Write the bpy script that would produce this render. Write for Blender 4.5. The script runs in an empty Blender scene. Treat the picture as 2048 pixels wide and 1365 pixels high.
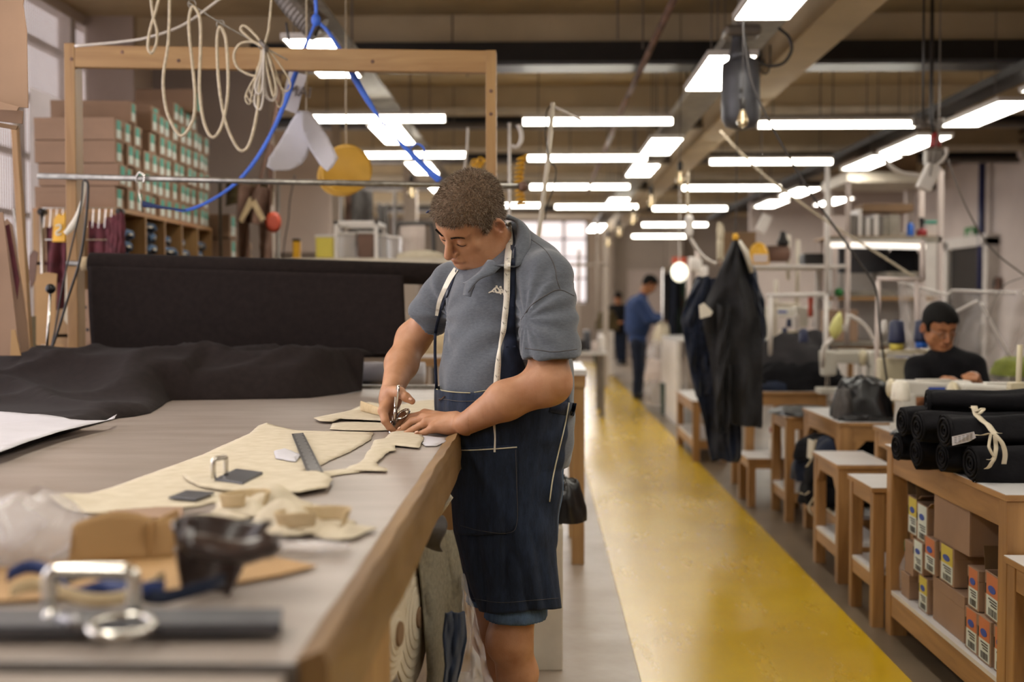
import bpy, bmesh, math, random
import numpy as np
from mathutils import Vector, Matrix, Euler, noise as mnoise
from mathutils.bvhtree import BVHTree
random.seed(7); np.random.seed(7)
SC = bpy.context.scene
COL = SC.collection
V = Vector
PI = math.pi

# ---------------------------------------------------------------- camera
F_PX, CX, CY = 2400.0, 1024.0, 682.5
CAM = V((0, 0, 1.38))
YAW, PITCH = math.atan(56/2400), math.atan(82.5/2400)
cam_d = bpy.data.cameras.new('camera'); cam = bpy.data.objects.new('camera', cam_d); COL.objects.link(cam)
cam.location = CAM
cam.rotation_euler = (PI/2-PITCH, 0, YAW)
cam_d.sensor_width = 36; cam_d.lens = F_PX/2048*36
cam_d.clip_start = .05; cam_d.clip_end = 200
cam_d.dof.use_dof = True; cam_d.dof.focus_distance = 3.38; cam_d.dof.aperture_fstop = 2.0
SC.camera = cam
RC = Euler((PI/2-PITCH, 0, YAW)).to_matrix()

# ---------------------------------------------------------------- exposure, world, daylight and fill
SC.view_settings.view_transform = 'Standard'; SC.view_settings.look = 'None'
SC.view_settings.gamma = 1; SC.view_settings.exposure = -0.06
SC.view_settings.use_curve_mapping = False
W = bpy.data.worlds.new('world'); SC.world = W; W.use_nodes = True
bg = W.node_tree.nodes['Background']
bg.inputs[0].default_value = (.80, .82, .95, 1); bg.inputs[1].default_value = 1.3
SC.cycles.max_bounces = 8; SC.cycles.diffuse_bounces = 4; SC.cycles.glossy_bounces = 3
SC.cycles.transparent_max_bounces = 12; SC.cycles.transmission_bounces = 4
SC.cycles.caustics_reflective = False; SC.cycles.caustics_refractive = False
SC.cycles.sample_clamp_indirect = 4.0

def area_light(name, loc, rot, sx, sy, power, color):
    d = bpy.data.lights.new(name, 'AREA'); d.shape = 'RECTANGLE'; d.size = sx; d.size_y = sy
    d.energy = power; d.color = color
    o = bpy.data.objects.new(name, d); COL.objects.link(o); o.location = loc; o.rotation_euler = rot
    return o
# daylight pouring in through the left hand window wall (sits in the window opening, facing the room)
area_light('window_daylight', (-3.35, 3.2, 2.1), (0, -PI/2, 0), 2.6, 5.0, 110, (.93, .92, 1.0))
area_light('far_side_daylight', (-6.9, 18.0, 2.1), (0, -PI/2, 0), 2.0, 11.0, 420, (1, .97, .95))  # unseen area light added to brighten the far hall
area_light('far_end_daylight', (0, 28.9, 2.3), (-PI/2, 0, 0), 2.3, 2.0, 110, (1, .98, .98))
PANEL_E, TUBE_E = 20.0, 15.0        # emission of the LED panels and of the tubes

# ---------------------------------------------------------------- pixel -> world
def ray(px, py):
    return RC @ V(((px-CX)/F_PX, -(py-CY)/F_PX, -1))
def at(px, py, Y):                      # the point at depth Y seen at that pixel
    d = ray(px, py); return CAM + d*(Y/d.y)
def onz(px, py, z):                     # on the horizontal plane z
    d = ray(px, py); return CAM + d*((z-CAM.z)/d.z)
def onx(px, py, X):
    d = ray(px, py); return CAM + d*(X/d.x)

# ---------------------------------------------------------------- materials
MATS = {}
def srgb(h):
    if isinstance(h, str):
        h = h.lstrip('#'); c = [int(h[i:i+2], 16)/255 for i in (0, 2, 4)]
    else: c = [x/255 for x in h]
    return tuple(((x/12.92) if x <= .04045 else ((x+.055)/1.055)**2.4) for x in c)+(1,)
def mat(name, col, rough=.6, metal=0, var=.12, scale=8, bump=0, bscale=60, spec=.5, emit=0, kind='noise', col2=None,
        alpha=1, trans=0, sheen=0, stretch=(1, 1, 1), coat=0, sss=0):
    if name in MATS: return MATS[name]
    m = bpy.data.materials.new(name); m.use_nodes = True; nt = m.node_tree; N = nt.nodes; L = nt.links
    b = N['Principled BSDF']
    c = srgb(col)
    b.inputs['Roughness'].default_value = rough; b.inputs['Metallic'].default_value = metal
    b.inputs['Specular IOR Level'].default_value = spec
    if alpha < 1: b.inputs['Alpha'].default_value = alpha
    if trans: b.inputs['Transmission Weight'].default_value = trans
    if sheen: b.inputs['Sheen Weight'].default_value = sheen; b.inputs['Sheen Roughness'].default_value = .5
    if coat: b.inputs['Coat Weight'].default_value = coat; b.inputs['Coat Roughness'].default_value = .15
    if sss:
        b.inputs['Subsurface Weight'].default_value = sss; b.inputs['Subsurface Radius'].default_value = (.012, .005, .003)
        b.inputs['Subsurface Scale'].default_value = 1.0
    if emit:
        b.inputs['Emission Color'].default_value = c; b.inputs['Emission Strength'].default_value = emit
    tc = N.new('ShaderNodeTexCoord'); mp = N.new('ShaderNodeMapping'); mp.inputs['Scale'].default_value = stretch
    L.new(tc.outputs['Object'], mp.inputs['Vector'])
    if kind == 'noise':
        t = N.new('ShaderNodeTexNoise'); t.inputs['Scale'].default_value = scale; t.inputs['Detail'].default_value = 6
        out = t.outputs['Fac']
    elif kind == 'wood':
        n0 = N.new('ShaderNodeTexNoise'); n0.inputs['Scale'].default_value = 1.3; n0.inputs['Detail'].default_value = 3
        L.new(mp.outputs[0], n0.inputs['Vector'])
        mx = N.new('ShaderNodeMixRGB'); mx.blend_type = 'ADD'; mx.inputs[0].default_value = .35
        L.new(mp.outputs[0], mx.inputs[1]); L.new(n0.outputs['Color'], mx.inputs[2])
        t = N.new('ShaderNodeTexNoise'); t.inputs['Scale'].default_value = scale; t.inputs['Detail'].default_value = 8
        t.inputs['Distortion'].default_value = .6
        out = t.outputs['Fac']
        L.new(mx.outputs[0], t.inputs['Vector'])
    elif kind == 'weave':
        t = N.new('ShaderNodeTexNoise'); t.inputs['Scale'].default_value = scale; t.inputs['Detail'].default_value = 8
        t.inputs['Roughness'].default_value = .75
        out = t.outputs['Fac']
    if kind != 'wood': L.new(mp.outputs[0], t.inputs['Vector'])
    cr = N.new('ShaderNodeValToRGB')
    c2 = srgb(col2) if col2 else tuple(x*(1-var*2.2) for x in c[:3])+(1,)
    c1 = c if col2 else tuple(min(1, x*(1+var)) for x in c[:3])+(1,)
    cr.color_ramp.elements[0].position = .32; cr.color_ramp.elements[0].color = c2
    cr.color_ramp.elements[1].position = .68; cr.color_ramp.elements[1].color = c1
    L.new(out, cr.inputs[0]); L.new(cr.outputs[0], b.inputs['Base Color'])
    if bump:
        n2 = N.new('ShaderNodeTexNoise'); n2.inputs['Scale'].default_value = bscale; n2.inputs['Detail'].default_value = 5
        L.new(mp.outputs[0], n2.inputs['Vector'])
        bp = N.new('ShaderNodeBump'); bp.inputs['Strength'].default_value = min(1, bump); bp.inputs['Distance'].default_value = .01
        L.new(n2.outputs['Fac'], bp.inputs['Height']); L.new(bp.outputs[0], b.inputs['Normal'])
    m.diffuse_color = c
    MATS[name] = m; return m
def M(n): return MATS[n]
mat('pine', '#a68354', .5, var=.14, scale=6, kind='wood', stretch=(3, 3, .35), col2='#8b663e', bump=.05, bscale=30)
mat('pine_h', '#a68354', .5, scale=6, kind='wood', stretch=(.35, 3, 3), col2='#8b663e', bump=.05, bscale=30)
mat('pine_y', '#a67f50', .5, scale=6, kind='wood', stretch=(3, .35, 3), col2='#966333', bump=.05, bscale=30)
mat('pine_r', '#a67c4b', .5, scale=6, kind='wood', stretch=(3, 3, .35), col2='#855f36', bump=.05, bscale=30)
mat('pine_rh', '#a67c4b', .5, scale=6, kind='wood', stretch=(.35, 3, 3), col2='#855f36', bump=.05, bscale=30)
mat('pine_ry', '#a67c4b', .5, scale=6, kind='wood', stretch=(3, .35, 3), col2='#855f36', bump=.05, bscale=30)
mat('plywood', '#856740', .5, scale=5, kind='wood', stretch=(3, .4, 2), col2='#634726', bump=.08, bscale=40)
mat('lino', '#9a8f87', .36, var=.06, scale=3, kind='noise', col2='#887b71', stretch=(1, 3.5, 1), bump=.06, bscale=22)
mat('white_top', '#c9c6c4', .3, var=.03)
mat('white_paint', '#cfc8c2', .45, var=.05)
mat('cream_paint', '#c9bfae', .5, var=.06)
mat('ceiling', '#b39e7a', .8, var=.08, scale=2)
mat('beam', '#c2af90', .8, var=.08, scale=2)
mat('wall', '#a89c92', .8, var=.04, scale=2)
mat('wall_pink', '#c3b5ae', .8, var=.04, scale=2)
mat('dark_metal', '#25211f', .5, .3, var=.1)
mat('grey_metal', '#77706a', .4, .6, var=.1)
mat('galv', '#8d8880', .35, .75, var=.15, scale=30)
mat('galv_tray', '#8f877b', .5, .3, var=.12, scale=12)
mat('chrome', '#d8d4cc', .16, 1, var=.05)
mat('steel', '#8b898a', .32, .9, var=.08, scale=20, stretch=(1, 12, 1))
mat('black_cloth', '#231c1b', .95, var=.1, scale=40, sheen=.02, bump=.06, bscale=400, spec=.15)
mat('black_cloth2', '#121114', .9, var=.15, scale=20, sheen=.02, bump=.25, bscale=60, spec=.15)
mat('shiny_black', '#141315', .35, var=.15, scale=20, bump=.2, bscale=30)
mat('navy_cloth', '#1a2133', .85, var=.2, scale=30, bump=.2, bscale=80, sheen=.12, spec=.2)
mat('denim', '#263146', .85, scale=60, kind='weave', stretch=(1.2, 1.2, .25), col2='#161c28', bump=.12, bscale=500, sheen=.1, spec=.2)
mat('jean', '#5c728e', .85, scale=70, kind='weave', stretch=(1, 1, .3), col2='#3d4f68', bump=.15, bscale=400, spec=.2)
mat('polo', '#60646c', .9, scale=160, kind='weave', stretch=(.5, .5, 1.5), col2='#4d5159', bump=.1, bscale=500, sheen=.25, spec=.2)
mat('skin', '#b27a58', .5, scale=14, col2='#99603f', bump=.06, bscale=260, sss=.12, spec=.4)
mat('hair', '#866f5c', .8, scale=220, col2='#50402f', bump=.12, bscale=400, spec=.2)
mat('hair_grey', '#b5a998', .6, scale=160, col2='#7d6f60', spec=.4)
mat('hair_brown', '#6e5643', .6, scale=160, col2='#33271e', spec=.4)
mat('hair_black', '#0d0a08', .8, var=.2, scale=90, bump=.1, spec=.2)
mat('brow', '#221812', .8, var=.2)
mat('canvas', '#c6bba6', .9, scale=25, col2='#b9ad96', bump=.08, bscale=300, spec=.2)
mat('canvas2', '#c4b08e', .9, scale=25, col2='#b39d7a', bump=.08, bscale=300, spec=.2)
mat('paper', '#bebbc0', .6, var=.03)
mat('tape_white', '#d6cfc0', .5, var=.03)
mat('ink', '#3a3430', .6, var=.05)
mat('card', '#947760', .8, var=.07, scale=4, bump=.03)
mat('card_dark', '#7a5f44', .8, var=.08, scale=4)
mat('card_inside', '#5d4528', .8, var=.08, scale=4)
mat('card_yellow', '#a68254', .7, var=.08, scale=4)
mat('label_green', '#3f9a86', .6, var=.05)
mat('label_white', '#c9d2ca', .6, var=.03)
mat('label_yellow', '#c9b84e', .6, var=.03)
mat('label_orange', '#bd7048', .6, var=.03)
mat('label_blue', '#2e4a9a', .6, var=.03)
mat('burgundy', '#5d2830', .85, var=.2, scale=15, bump=.1)
mat('blue_strap', '#3f6fe0', .5, var=.08)
mat('navy_strap', '#1a2f63', .6, var=.08)
mat('rope', '#b9ab94', .7, var=.1, scale=60)
mat('white_cable', '#c4bcb4', .5, var=.04)
mat('black_cable', '#2b2624', .5, var=.05)
mat('yellow', '#d9a31f', .5, var=.1)
mat('yellow_card', '#d6a63c', .6, var=.08, scale=4)
mat('paint_yellow', '#c9a010', .2, scale=1.5, col2='#b88d08')
mat('navy_plastic', '#1c2344', .5, var=.08)
mat('blue_paint', '#29305e', .4, var=.08)
mat('blue_bright', '#1f62c4', .4, var=.08)
mat('red', '#8e1f22', .5, var=.1)
mat('red_orange', '#b84a30', .5, var=.1)
mat('green', '#2f7d3c', .5, var=.1)
mat('lime', '#7d8430', .8, var=.15)
mat('dark_green', '#1e3324', .6, var=.1)
mat('machine', '#c2bdb2', .35, var=.04, coat=.2)
mat('machine_cream', '#bdb193', .4, var=.04)
mat('heater_grey', '#4a4a4f', .4, .2, var=.1)
mat('glass_bulb', '#d9c39a', .1, trans=.85, var=.02)
mat('plastic_clear', '#d8d2d2', .18, var=.02, alpha=.34, bump=.6, bscale=14)
mat('plastic_sheet', '#cfc6c2', .25, var=.04, alpha=.42, bump=.5, bscale=9)
mat('leather', '#3a2c28', .28, var=.2, scale=30, coat=.3)
mat('hide', '#6f5244', .7, var=.25, scale=4)
mat('hide_olive', '#57492a', .8, var=.2, scale=5)
mat('blue_suit', '#243a66', .85, var=.12, scale=20)
mat('grey_cloth', '#4c4846', .9, var=.12, scale=30, bump=.1)
mat('tan_cloth', '#77705f', .95, var=.1, scale=90, bump=.15, bscale=300)
mat('lens', '#9aa0a4', .1, .2)
mat('bulb_warm', '#fff0d8', .5, emit=3.0, var=0)
mat('panel_light', '#fffaee', .5, emit=PANEL_E, var=0)
mat('tube_light', '#fff9ea', .5, emit=TUBE_E, var=0)
mat('glow_pane', '#f8eef0', .5, emit=1.05, var=0)
mat('shade_glow', '#fffbe6', .5, emit=1.6, var=0)

# ---------------------------------------------------------------- mesh builder
class MB:
    def __init__(s): s.v = []; s.f = []; s.mi = []; s.cur = 0
    def add(s, vs, fs):
        n = len(s.v); s.v += [tuple(p) for p in vs]; s.f += [tuple(i+n for i in f) for f in fs]; s.mi += [s.cur]*len(fs); return s
    def slot(s, i): s.cur = i; return s
    def box(s, c, size, rot=None, taper=0):
        x, y, z = [d/2 for d in size]; t = 1-taper
        P = [V(p) for p in ((-x, -y, -z), (x, -y, -z), (x, y, -z), (-x, y, -z), (-x*t, -y*t, z), (x*t, -y*t, z), (x*t, y*t, z), (-x*t, y*t, z))]
        if rot is not None:
            R = rot if isinstance(rot, Matrix) else Euler(rot).to_matrix()
            P = [R @ p for p in P]
        c = V(c)
        return s.add([p+c for p in P], [(0, 3, 2, 1), (4, 5, 6, 7), (0, 1, 5, 4), (1, 2, 6, 5), (2, 3, 7, 6), (3, 0, 4, 7)])
    def bx(s, x0, x1, y0, y1, z0, z1):
        return s.box(((x0+x1)/2, (y0+y1)/2, (z0+z1)/2), (abs(x1-x0), abs(y1-y0), abs(z1-z0)))
    def bar(s, p0, p1, w, h, up=(0, 0, 1)):
        p0, p1 = V(p0), V(p1); d = (p1-p0); L = d.length; d.normalize(); up = V(up)
        if abs(d.dot(up)) > .98: up = V((0, 1, 0))
        a = d.cross(up).normalized(); b = a.cross(d).normalized()
        R = Matrix((a, d, b)).transposed()
        return s.box((p0+p1)/2, (w, L, h), R)
    def tube(s, pts, r, n=8, closed=False, cap=True, flat=None):
        pts = [V(p) for p in pts]; m = len(pts)
        rs = r if isinstance(r, (list, tuple)) else [r]*m
        vs = []; prev = None
        for i, p in enumerate(pts):
            if closed: t = pts[(i+1) % m]-pts[i-1]
            else: t = pts[min(i+1, m-1)]-pts[max(i-1, 0)]
            if t.length < 1e-9: t = V((0, 0, 1))
            t.normalize()
            if prev is None:
                a = t.orthogonal().normalized()
            else:
                a = (prev-t*prev.dot(t))
                a = a.normalized() if a.length > 1e-6 else t.orthogonal().normalized()
            prev = a; b = t.cross(a)
            for k in range(n):
                q = 2*PI*k/n; vs.append(p+(a*math.cos(q)+b*math.sin(q))*rs[i])
        fs = []
        for i in range(m if closed else m-1):
            j = (i+1) % m
            for k in range(n):
                l = (k+1) % n; fs.append((i*n+k, i*n+l, j*n+l, j*n+k))
        if cap and not closed:
            fs.append(tuple(range(n-1, -1, -1))); fs.append(tuple((m-1)*n+k for k in range(n)))
        return s.add(vs, fs)
    def lathe(s, base, prof, n=16, axis=(0, 0, 1)):      # prof: (r, h) pairs
        ax = V(axis).normalized(); a = ax.orthogonal().normalized(); b = ax.cross(a); base = V(base)
        vs = []
        for r, h in prof:
            for k in range(n):
                q = 2*PI*k/n; vs.append(base+ax*h+(a*math.cos(q)+b*math.sin(q))*max(r, 1e-4))
        fs = [(i*n+k, i*n+(k+1) % n, (i+1)*n+(k+1) % n, (i+1)*n+k) for i in range(len(prof)-1) for k in range(n)]
        fs.append(tuple(range(n-1, -1, -1))); fs.append(tuple((len(prof)-1)*n+k for k in range(n)))
        return s.add(vs, fs)
    def ball(s, c, r, n=12, sc=(1, 1, 1)):
        vs = []; m = n//2
        for i in range(1, m):
            th = PI*i/m
            for k in range(n):
                ph = 2*PI*k/n; vs.append(V(c)+V((math.sin(th)*math.cos(ph)*sc[0], math.sin(th)*math.sin(ph)*sc[1], math.cos(th)*sc[2]))*r)
        vs.append(V(c)+V((0, 0, r*sc[2]))); vs.append(V(c)-V((0, 0, r*sc[2]))); T = len(vs)-2
        fs = [(i*n+k, (i+1)*n+k, (i+1)*n+(k+1) % n, i*n+(k+1) % n) for i in range(m-2) for k in range(n)]
        fs += [(T, k, (k+1) % n) for k in range(n)]+[(T+1, (m-2)*n+(k+1) % n, (m-2)*n+k) for k in range(n)]
        return s.add(vs, fs)
    def grid(s, fn, nu, nv, thick=0, tdir=None):
        P = [[V(fn(i/nu, j/nv)) for j in range(nv+1)] for i in range(nu+1)]
        idx = lambda i, j: i*(nv+1)+j
        vs = [p for r in P for p in r]
        fs = [(idx(i, j), idx(i+1, j), idx(i+1, j+1), idx(i, j+1)) for i in range(nu) for j in range(nv)]
        if thick:
            n0 = len(vs); off = []
            for i in range(nu+1):
                for j in range(nv+1):
                    a = P[min(i+1, nu)][j]-P[max(i-1, 0)][j]; b = P[i][min(j+1, nv)]-P[i][max(j-1, 0)]
                    n = a.cross(b); n = n.normalized() if n.length > 1e-12 else V((0, 0, 1))
                    if tdir is not None: n = V(tdir)
                    off.append(P[i][j]-n*thick)
            vs += off
            fs += [tuple(n0+k for k in reversed(f)) for f in fs]
            rim = [idx(i, 0) for i in range(nu+1)]+[idx(nu, j) for j in range(1, nv+1)]+[idx(i, nv) for i in range(nu-1, -1, -1)]+[idx(0, j) for j in range(nv-1, 0, -1)]
            for k in range(len(rim)):
                a, b = rim[k], rim[(k+1) % len(rim)]; fs.append((b, a, n0+a, n0+b))
        return s.add(vs, fs)
    def prism(s, pts, off):                              # polygon (3d points) extruded by vector off
        n = len(pts); off = V(off); pts = [V(p) for p in pts]
        fs = [tuple(range(n-1, -1, -1)), tuple(range(n, 2*n))]+[(k, (k+1) % n, n+(k+1) % n, n+k) for k in range(n)]
        return s.add(pts+[p+off for p in pts], fs)
    def build(s, name, mats, parent=None, smooth=False, origin=None, bevel=0):
        me = bpy.data.meshes.new(name)
        if parent is not None: o0 = WORLD_ORG.get(parent.name, V((0, 0, 0)))
        elif origin is not None: o0 = V(origin)
        elif s.v:
            a = np.array(s.v); lo = a.min(0); hi = a.max(0); o0 = V(((lo[0]+hi[0])/2, (lo[1]+hi[1])/2, lo[2]))
        else: o0 = V((0, 0, 0))
        me.from_pydata([(p[0]-o0.x, p[1]-o0.y, p[2]-o0.z) for p in s.v], [], s.f); 
        mats = mats if isinstance(mats, (list, tuple)) else [mats]
        for m in mats: me.materials.append(MATS[m] if isinstance(m, str) else m)
        if len(mats) > 1: me.polygons.foreach_set('material_index', s.mi)
        if smooth: me.polygons.foreach_set('use_smooth', [True]*len(me.polygons))
        me.validate()
        o = bpy.data.objects.new(name, me); COL.objects.link(o)
        if parent is not None: o.parent = parent
        else: o.location = o0
        WORLD_ORG[o.name] = o0.copy()
        if bevel:
            b = o.modifiers.new('bevel', 'BEVEL'); b.width = bevel; b.segments = 2; b.limit_method = 'ANGLE'
            b.angle_limit = .7
        return o
WORLD_ORG = {}
def tag(o, label=None, cat=None, group=None, kind=None):
    if label: o['label'] = label
    if cat: o['category'] = cat
    if group: o['group'] = group
    if kind: o['kind'] = kind
    return o
def thing(name, loc, label, cat, group=None):
    o = bpy.data.objects.new(name, None); COL.objects.link(o); o.empty_display_size = .05
    o.location = loc; WORLD_ORG[o.name] = V(loc)
    return tag(o, label, cat, group)
def copy_tree(o, loc=None, rotz=None, label=None, parent=None):
    c = o.copy(); COL.objects.link(c)
    if parent is not None: c.parent = parent
    WORLD_ORG[c.name] = V(loc) if loc is not None else WORLD_ORG.get(o.name, V((0, 0, 0)))
    if loc is not None: c.location = loc
    if rotz is not None: c.rotation_euler = (0, 0, rotz)
    if label: c['label'] = label
    for ch in KIDS.get(o.name, [k for k in COL.objects if k.parent == o]): copy_tree(ch, parent=c)
    return c
KIDS = {}
def struct(mb, name, m, parent=None, **k):
    o = mb.build(name, m, parent, **k)
    if parent is None: o['kind'] = 'structure'
    return o
def spline(pts, n=8):                                     # Catmull-Rom
    pts = [V(p) for p in pts]; out = []
    P = [pts[0]*2-pts[1]]+pts+[pts[-1]*2-pts[-2]]
    for i in range(1, len(P)-2):
        a, b, c, d = P[i-1:i+3]
        for k in range(n):
            t = k/n
            out.append(.5*((2*b)+(c-a)*t+(2*a-5*b+4*c-d)*t*t+(3*b-3*c+d-a)*t**3))
    out.append(P[-2]); return out
def spx(pts, Y, n=8):                                    # spline through pixels at one depth
    return spline([at(p[0], p[1], p[2] if len(p) > 2 else Y) for p in pts], n)
def ns(x, y=0, z=0): return mnoise.noise(V((x, y, z)))

# ---------------------------------------------------------------- signed distance modelling
def smin(a, b, k):
    h = np.clip(.5+.5*(b-a)/k, 0, 1); return b+(a-b)*h-k*h*(1-h)
def smax(a, b, k): return -smin(-a, -b, k)
def cone(P, a, b, r1, r2):
    a = np.array(a, float); b = np.array(b, float); ab = b-a
    t = np.clip(((P-a)@ab)/(ab@ab+1e-12), 0, 1)
    return np.linalg.norm(P-a-t[..., None]*ab, axis=-1)-(r1+(r2-r1)*t)
def ell(P, c, r, R=None):
    q = P-np.array(c, float)
    if R is not None: q = q@R                             # R columns = axes
    r = np.array(r, float); k0 = np.linalg.norm(q/r, axis=-1); k1 = np.linalg.norm(q/(r*r), axis=-1)+1e-9
    return k0*(k0-1)/k1
def chain(P, pts, rs, k=.006):
    d = None
    for i in range(len(pts)-1):
        e = cone(P, pts[i], pts[i+1], rs[i], rs[i+1]); d = e if d is None else smin(d, e, k)
    return d
def snet(f, lo, hi, h):
    lo = np.array(lo, float); hi = np.array(hi, float); n = np.ceil((hi-lo)/h).astype(int)+1
    ax = [lo[i]+np.arange(n[i])*h for i in range(3)]
    D = np.empty(n, np.float32)
    for i in range(n[0]):
        G = np.stack(np.meshgrid(ax[0][i:i+1], ax[1], ax[2], indexing='ij'), -1)
        D[i] = f(G.reshape(-1, 3)).reshape(n[1], n[2])
    S = D < 0
    c = [S[:-1, :-1, :-1], S[1:, :-1, :-1], S[:-1, 1:, :-1], S[1:, 1:, :-1], S[:-1, :-1, 1:], S[1:, :-1, 1:], S[:-1, 1:, 1:], S[1:, 1:, 1:]]
    cnt = sum(x.astype(np.int8) for x in c); act = (cnt > 0) & (cnt < 8)
    I = np.argwhere(act); idx = -np.ones(act.shape, np.int64); idx[act] = np.arange(len(I))
    off = np.array([(0, 0, 0), (1, 0, 0), (0, 1, 0), (1, 1, 0), (0, 0, 1), (1, 0, 1), (0, 1, 1), (1, 1, 1)])
    vals = np.stack([D[tuple((I+o).T)] for o in off], 1)
    acc = np.zeros((len(I), 3)); w = np.zeros(len(I))
    for a, b in ((0, 1), (2, 3), (4, 5), (6, 7), (0, 2), (1, 3), (4, 6), (5, 7), (0, 4), (1, 5), (2, 6), (3, 7)):
        va, vb = vals[:, a], vals[:, b]; m = (va < 0) != (vb < 0)
        t = np.where(m, va/(va-vb+1e-20), 0)
        acc += np.where(m[:, None], off[a]+t[:, None]*(off[b]-off[a]), 0); w += m
    P = lo+(I+acc/w[:, None])*h
    for _ in range(2):
        e = h*.4; d0 = f(P)
        g = np.stack([f(P+np.eye(3)[i]*e)-f(P-np.eye(3)[i]*e) for i in range(3)], -1)/(2*e)
        g2 = (g**2).sum(-1)+1e-6
        st = -(d0/g2)[:, None]*g; ln = np.linalg.norm(st, axis=1)
        st *= np.minimum(1, h*.5/(ln+1e-9))[:, None]; P = P+st
    Q = []
    for axis in range(3):
        o1, o2 = [(1, 2), (2, 0), (0, 1)][axis]
        sl0 = [slice(None)]*3; sl1 = [slice(None)]*3; sl0[axis] = slice(None, -1); sl1[axis] = slice(1, None)
        A, B = S[tuple(sl0)], S[tuple(sl1)]
        E = np.argwhere(A != B)
        E = E[(E[:, o1] > 0) & (E[:, o2] > 0) & (E[:, o1] < n[o1]-1) & (E[:, o2] < n[o2]-1)]
        u = np.zeros(3, int); v = np.zeros(3, int); u[o1] = 1; v[o2] = 1
        q = np.stack([idx[tuple((E-u-v).T)], idx[tuple((E-v).T)], idx[tuple(E.T)], idx[tuple((E-u).T)]], 1)
        fl = ~A[tuple(E.T)]
        q[fl] = q[fl][:, ::-1]
        Q.append(q)
    Q = np.concatenate(Q); Q = Q[(Q >= 0).all(1)]
    return P, Q
def snet_mb(mb, f, lo, hi, h):
    P, Q = snet(f, lo, hi, h); mb.add(P.tolist(), Q.tolist()); return mb
def bvh_of(mbs):
    vs = []; fs = []
    for m in mbs:
        n = len(vs); vs += [V(p) for p in m.v]; fs += [tuple(i+n for i in f) for f in m.f]
    return BVHTree.FromPolygons(vs, fs)
def drape(tree, px, py, off=.004, Ydef=3.3):               # where a ray meets a surface, lifted a little off it
    d = ray(px, py).normalized(); h = tree.ray_cast(CAM, d)
    if h[0] is None: return at(px, py, Ydef)
    return h[0]-d*off
def ribbon(mb, tree, pts, widths, off=.004, thick=.0012, n=6, Ydef=3.3):
    c = spline([V((p[0], p[1], 0)) for p in pts], n); ws = []
    for i in range(len(c)):
        t = i/(len(c)-1)*(len(widths)-1); k = min(int(t), len(widths)-2); ws.append(widths[k]+(widths[k+1]-widths[k])*(t-k))
    A = []; B = []
    for i, p in enumerate(c):
        t = c[min(i+1, len(c)-1)]-c[max(i-1, 0)]; t.normalize(); nn = V((-t.y, t.x, 0))
        a = p+nn*ws[i]/2; b = p-nn*ws[i]/2
        A.append(drape(tree, a.x, a.y, off, Ydef)); B.append(drape(tree, b.x, b.y, off, Ydef))
    m = len(A)
    def fn(u, v):
        i = min(int(round(u*(m-1))), m-1); return A[i].lerp(B[i], v)
    mb.grid(fn, m-1, 2, thick); return mb
def smooth_profile(v, n): return v
# ================================================================ THE SETTING
def floor_mat():
    m = bpy.data.materials.new('floor_lino'); m.use_nodes = True; N = m.node_tree.nodes; L = m.node_tree.links; b = N['Principled BSDF']
    tc = N.new('ShaderNodeTexCoord')
    n = N.new('ShaderNodeTexNoise'); n.inputs['Scale'].default_value = 1.1; n.inputs['Detail'].default_value = 9; n.inputs['Roughness'].default_value = .62
    L.new(tc.outputs['Object'], n.inputs['Vector'])
    cr = N.new('ShaderNodeValToRGB'); cr.color_ramp.elements[0].position = .3; cr.color_ramp.elements[0].color = srgb('#8c7a66')
    cr.color_ramp.elements[1].position = .7; cr.color_ramp.elements[1].color = srgb('#a6988a'); L.new(n.outputs['Fac'], cr.inputs[0])
    L.new(cr.outputs[0], b.inputs['Base Color'])
    n2 = N.new('ShaderNodeTexNoise'); n2.inputs['Scale'].default_value = 5; n2.inputs['Detail'].default_value = 8
    L.new(tc.outputs['Object'], n2.inputs['Vector'])
    mr = N.new('ShaderNodeMapRange'); mr.inputs['To Min'].default_value = .22; mr.inputs['To Max'].default_value = .5
    L.new(n2.outputs['Fac'], mr.inputs['Value']); L.new(mr.outputs[0], b.inputs['Roughness'])
    bp = N.new('ShaderNodeBump'); bp.inputs['Strength'].default_value = .25; bp.inputs['Distance'].default_value = .02
    L.new(n2.outputs['Fac'], bp.inputs['Height']); L.new(bp.outputs[0], b.inputs['Normal'])
    return m
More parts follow.
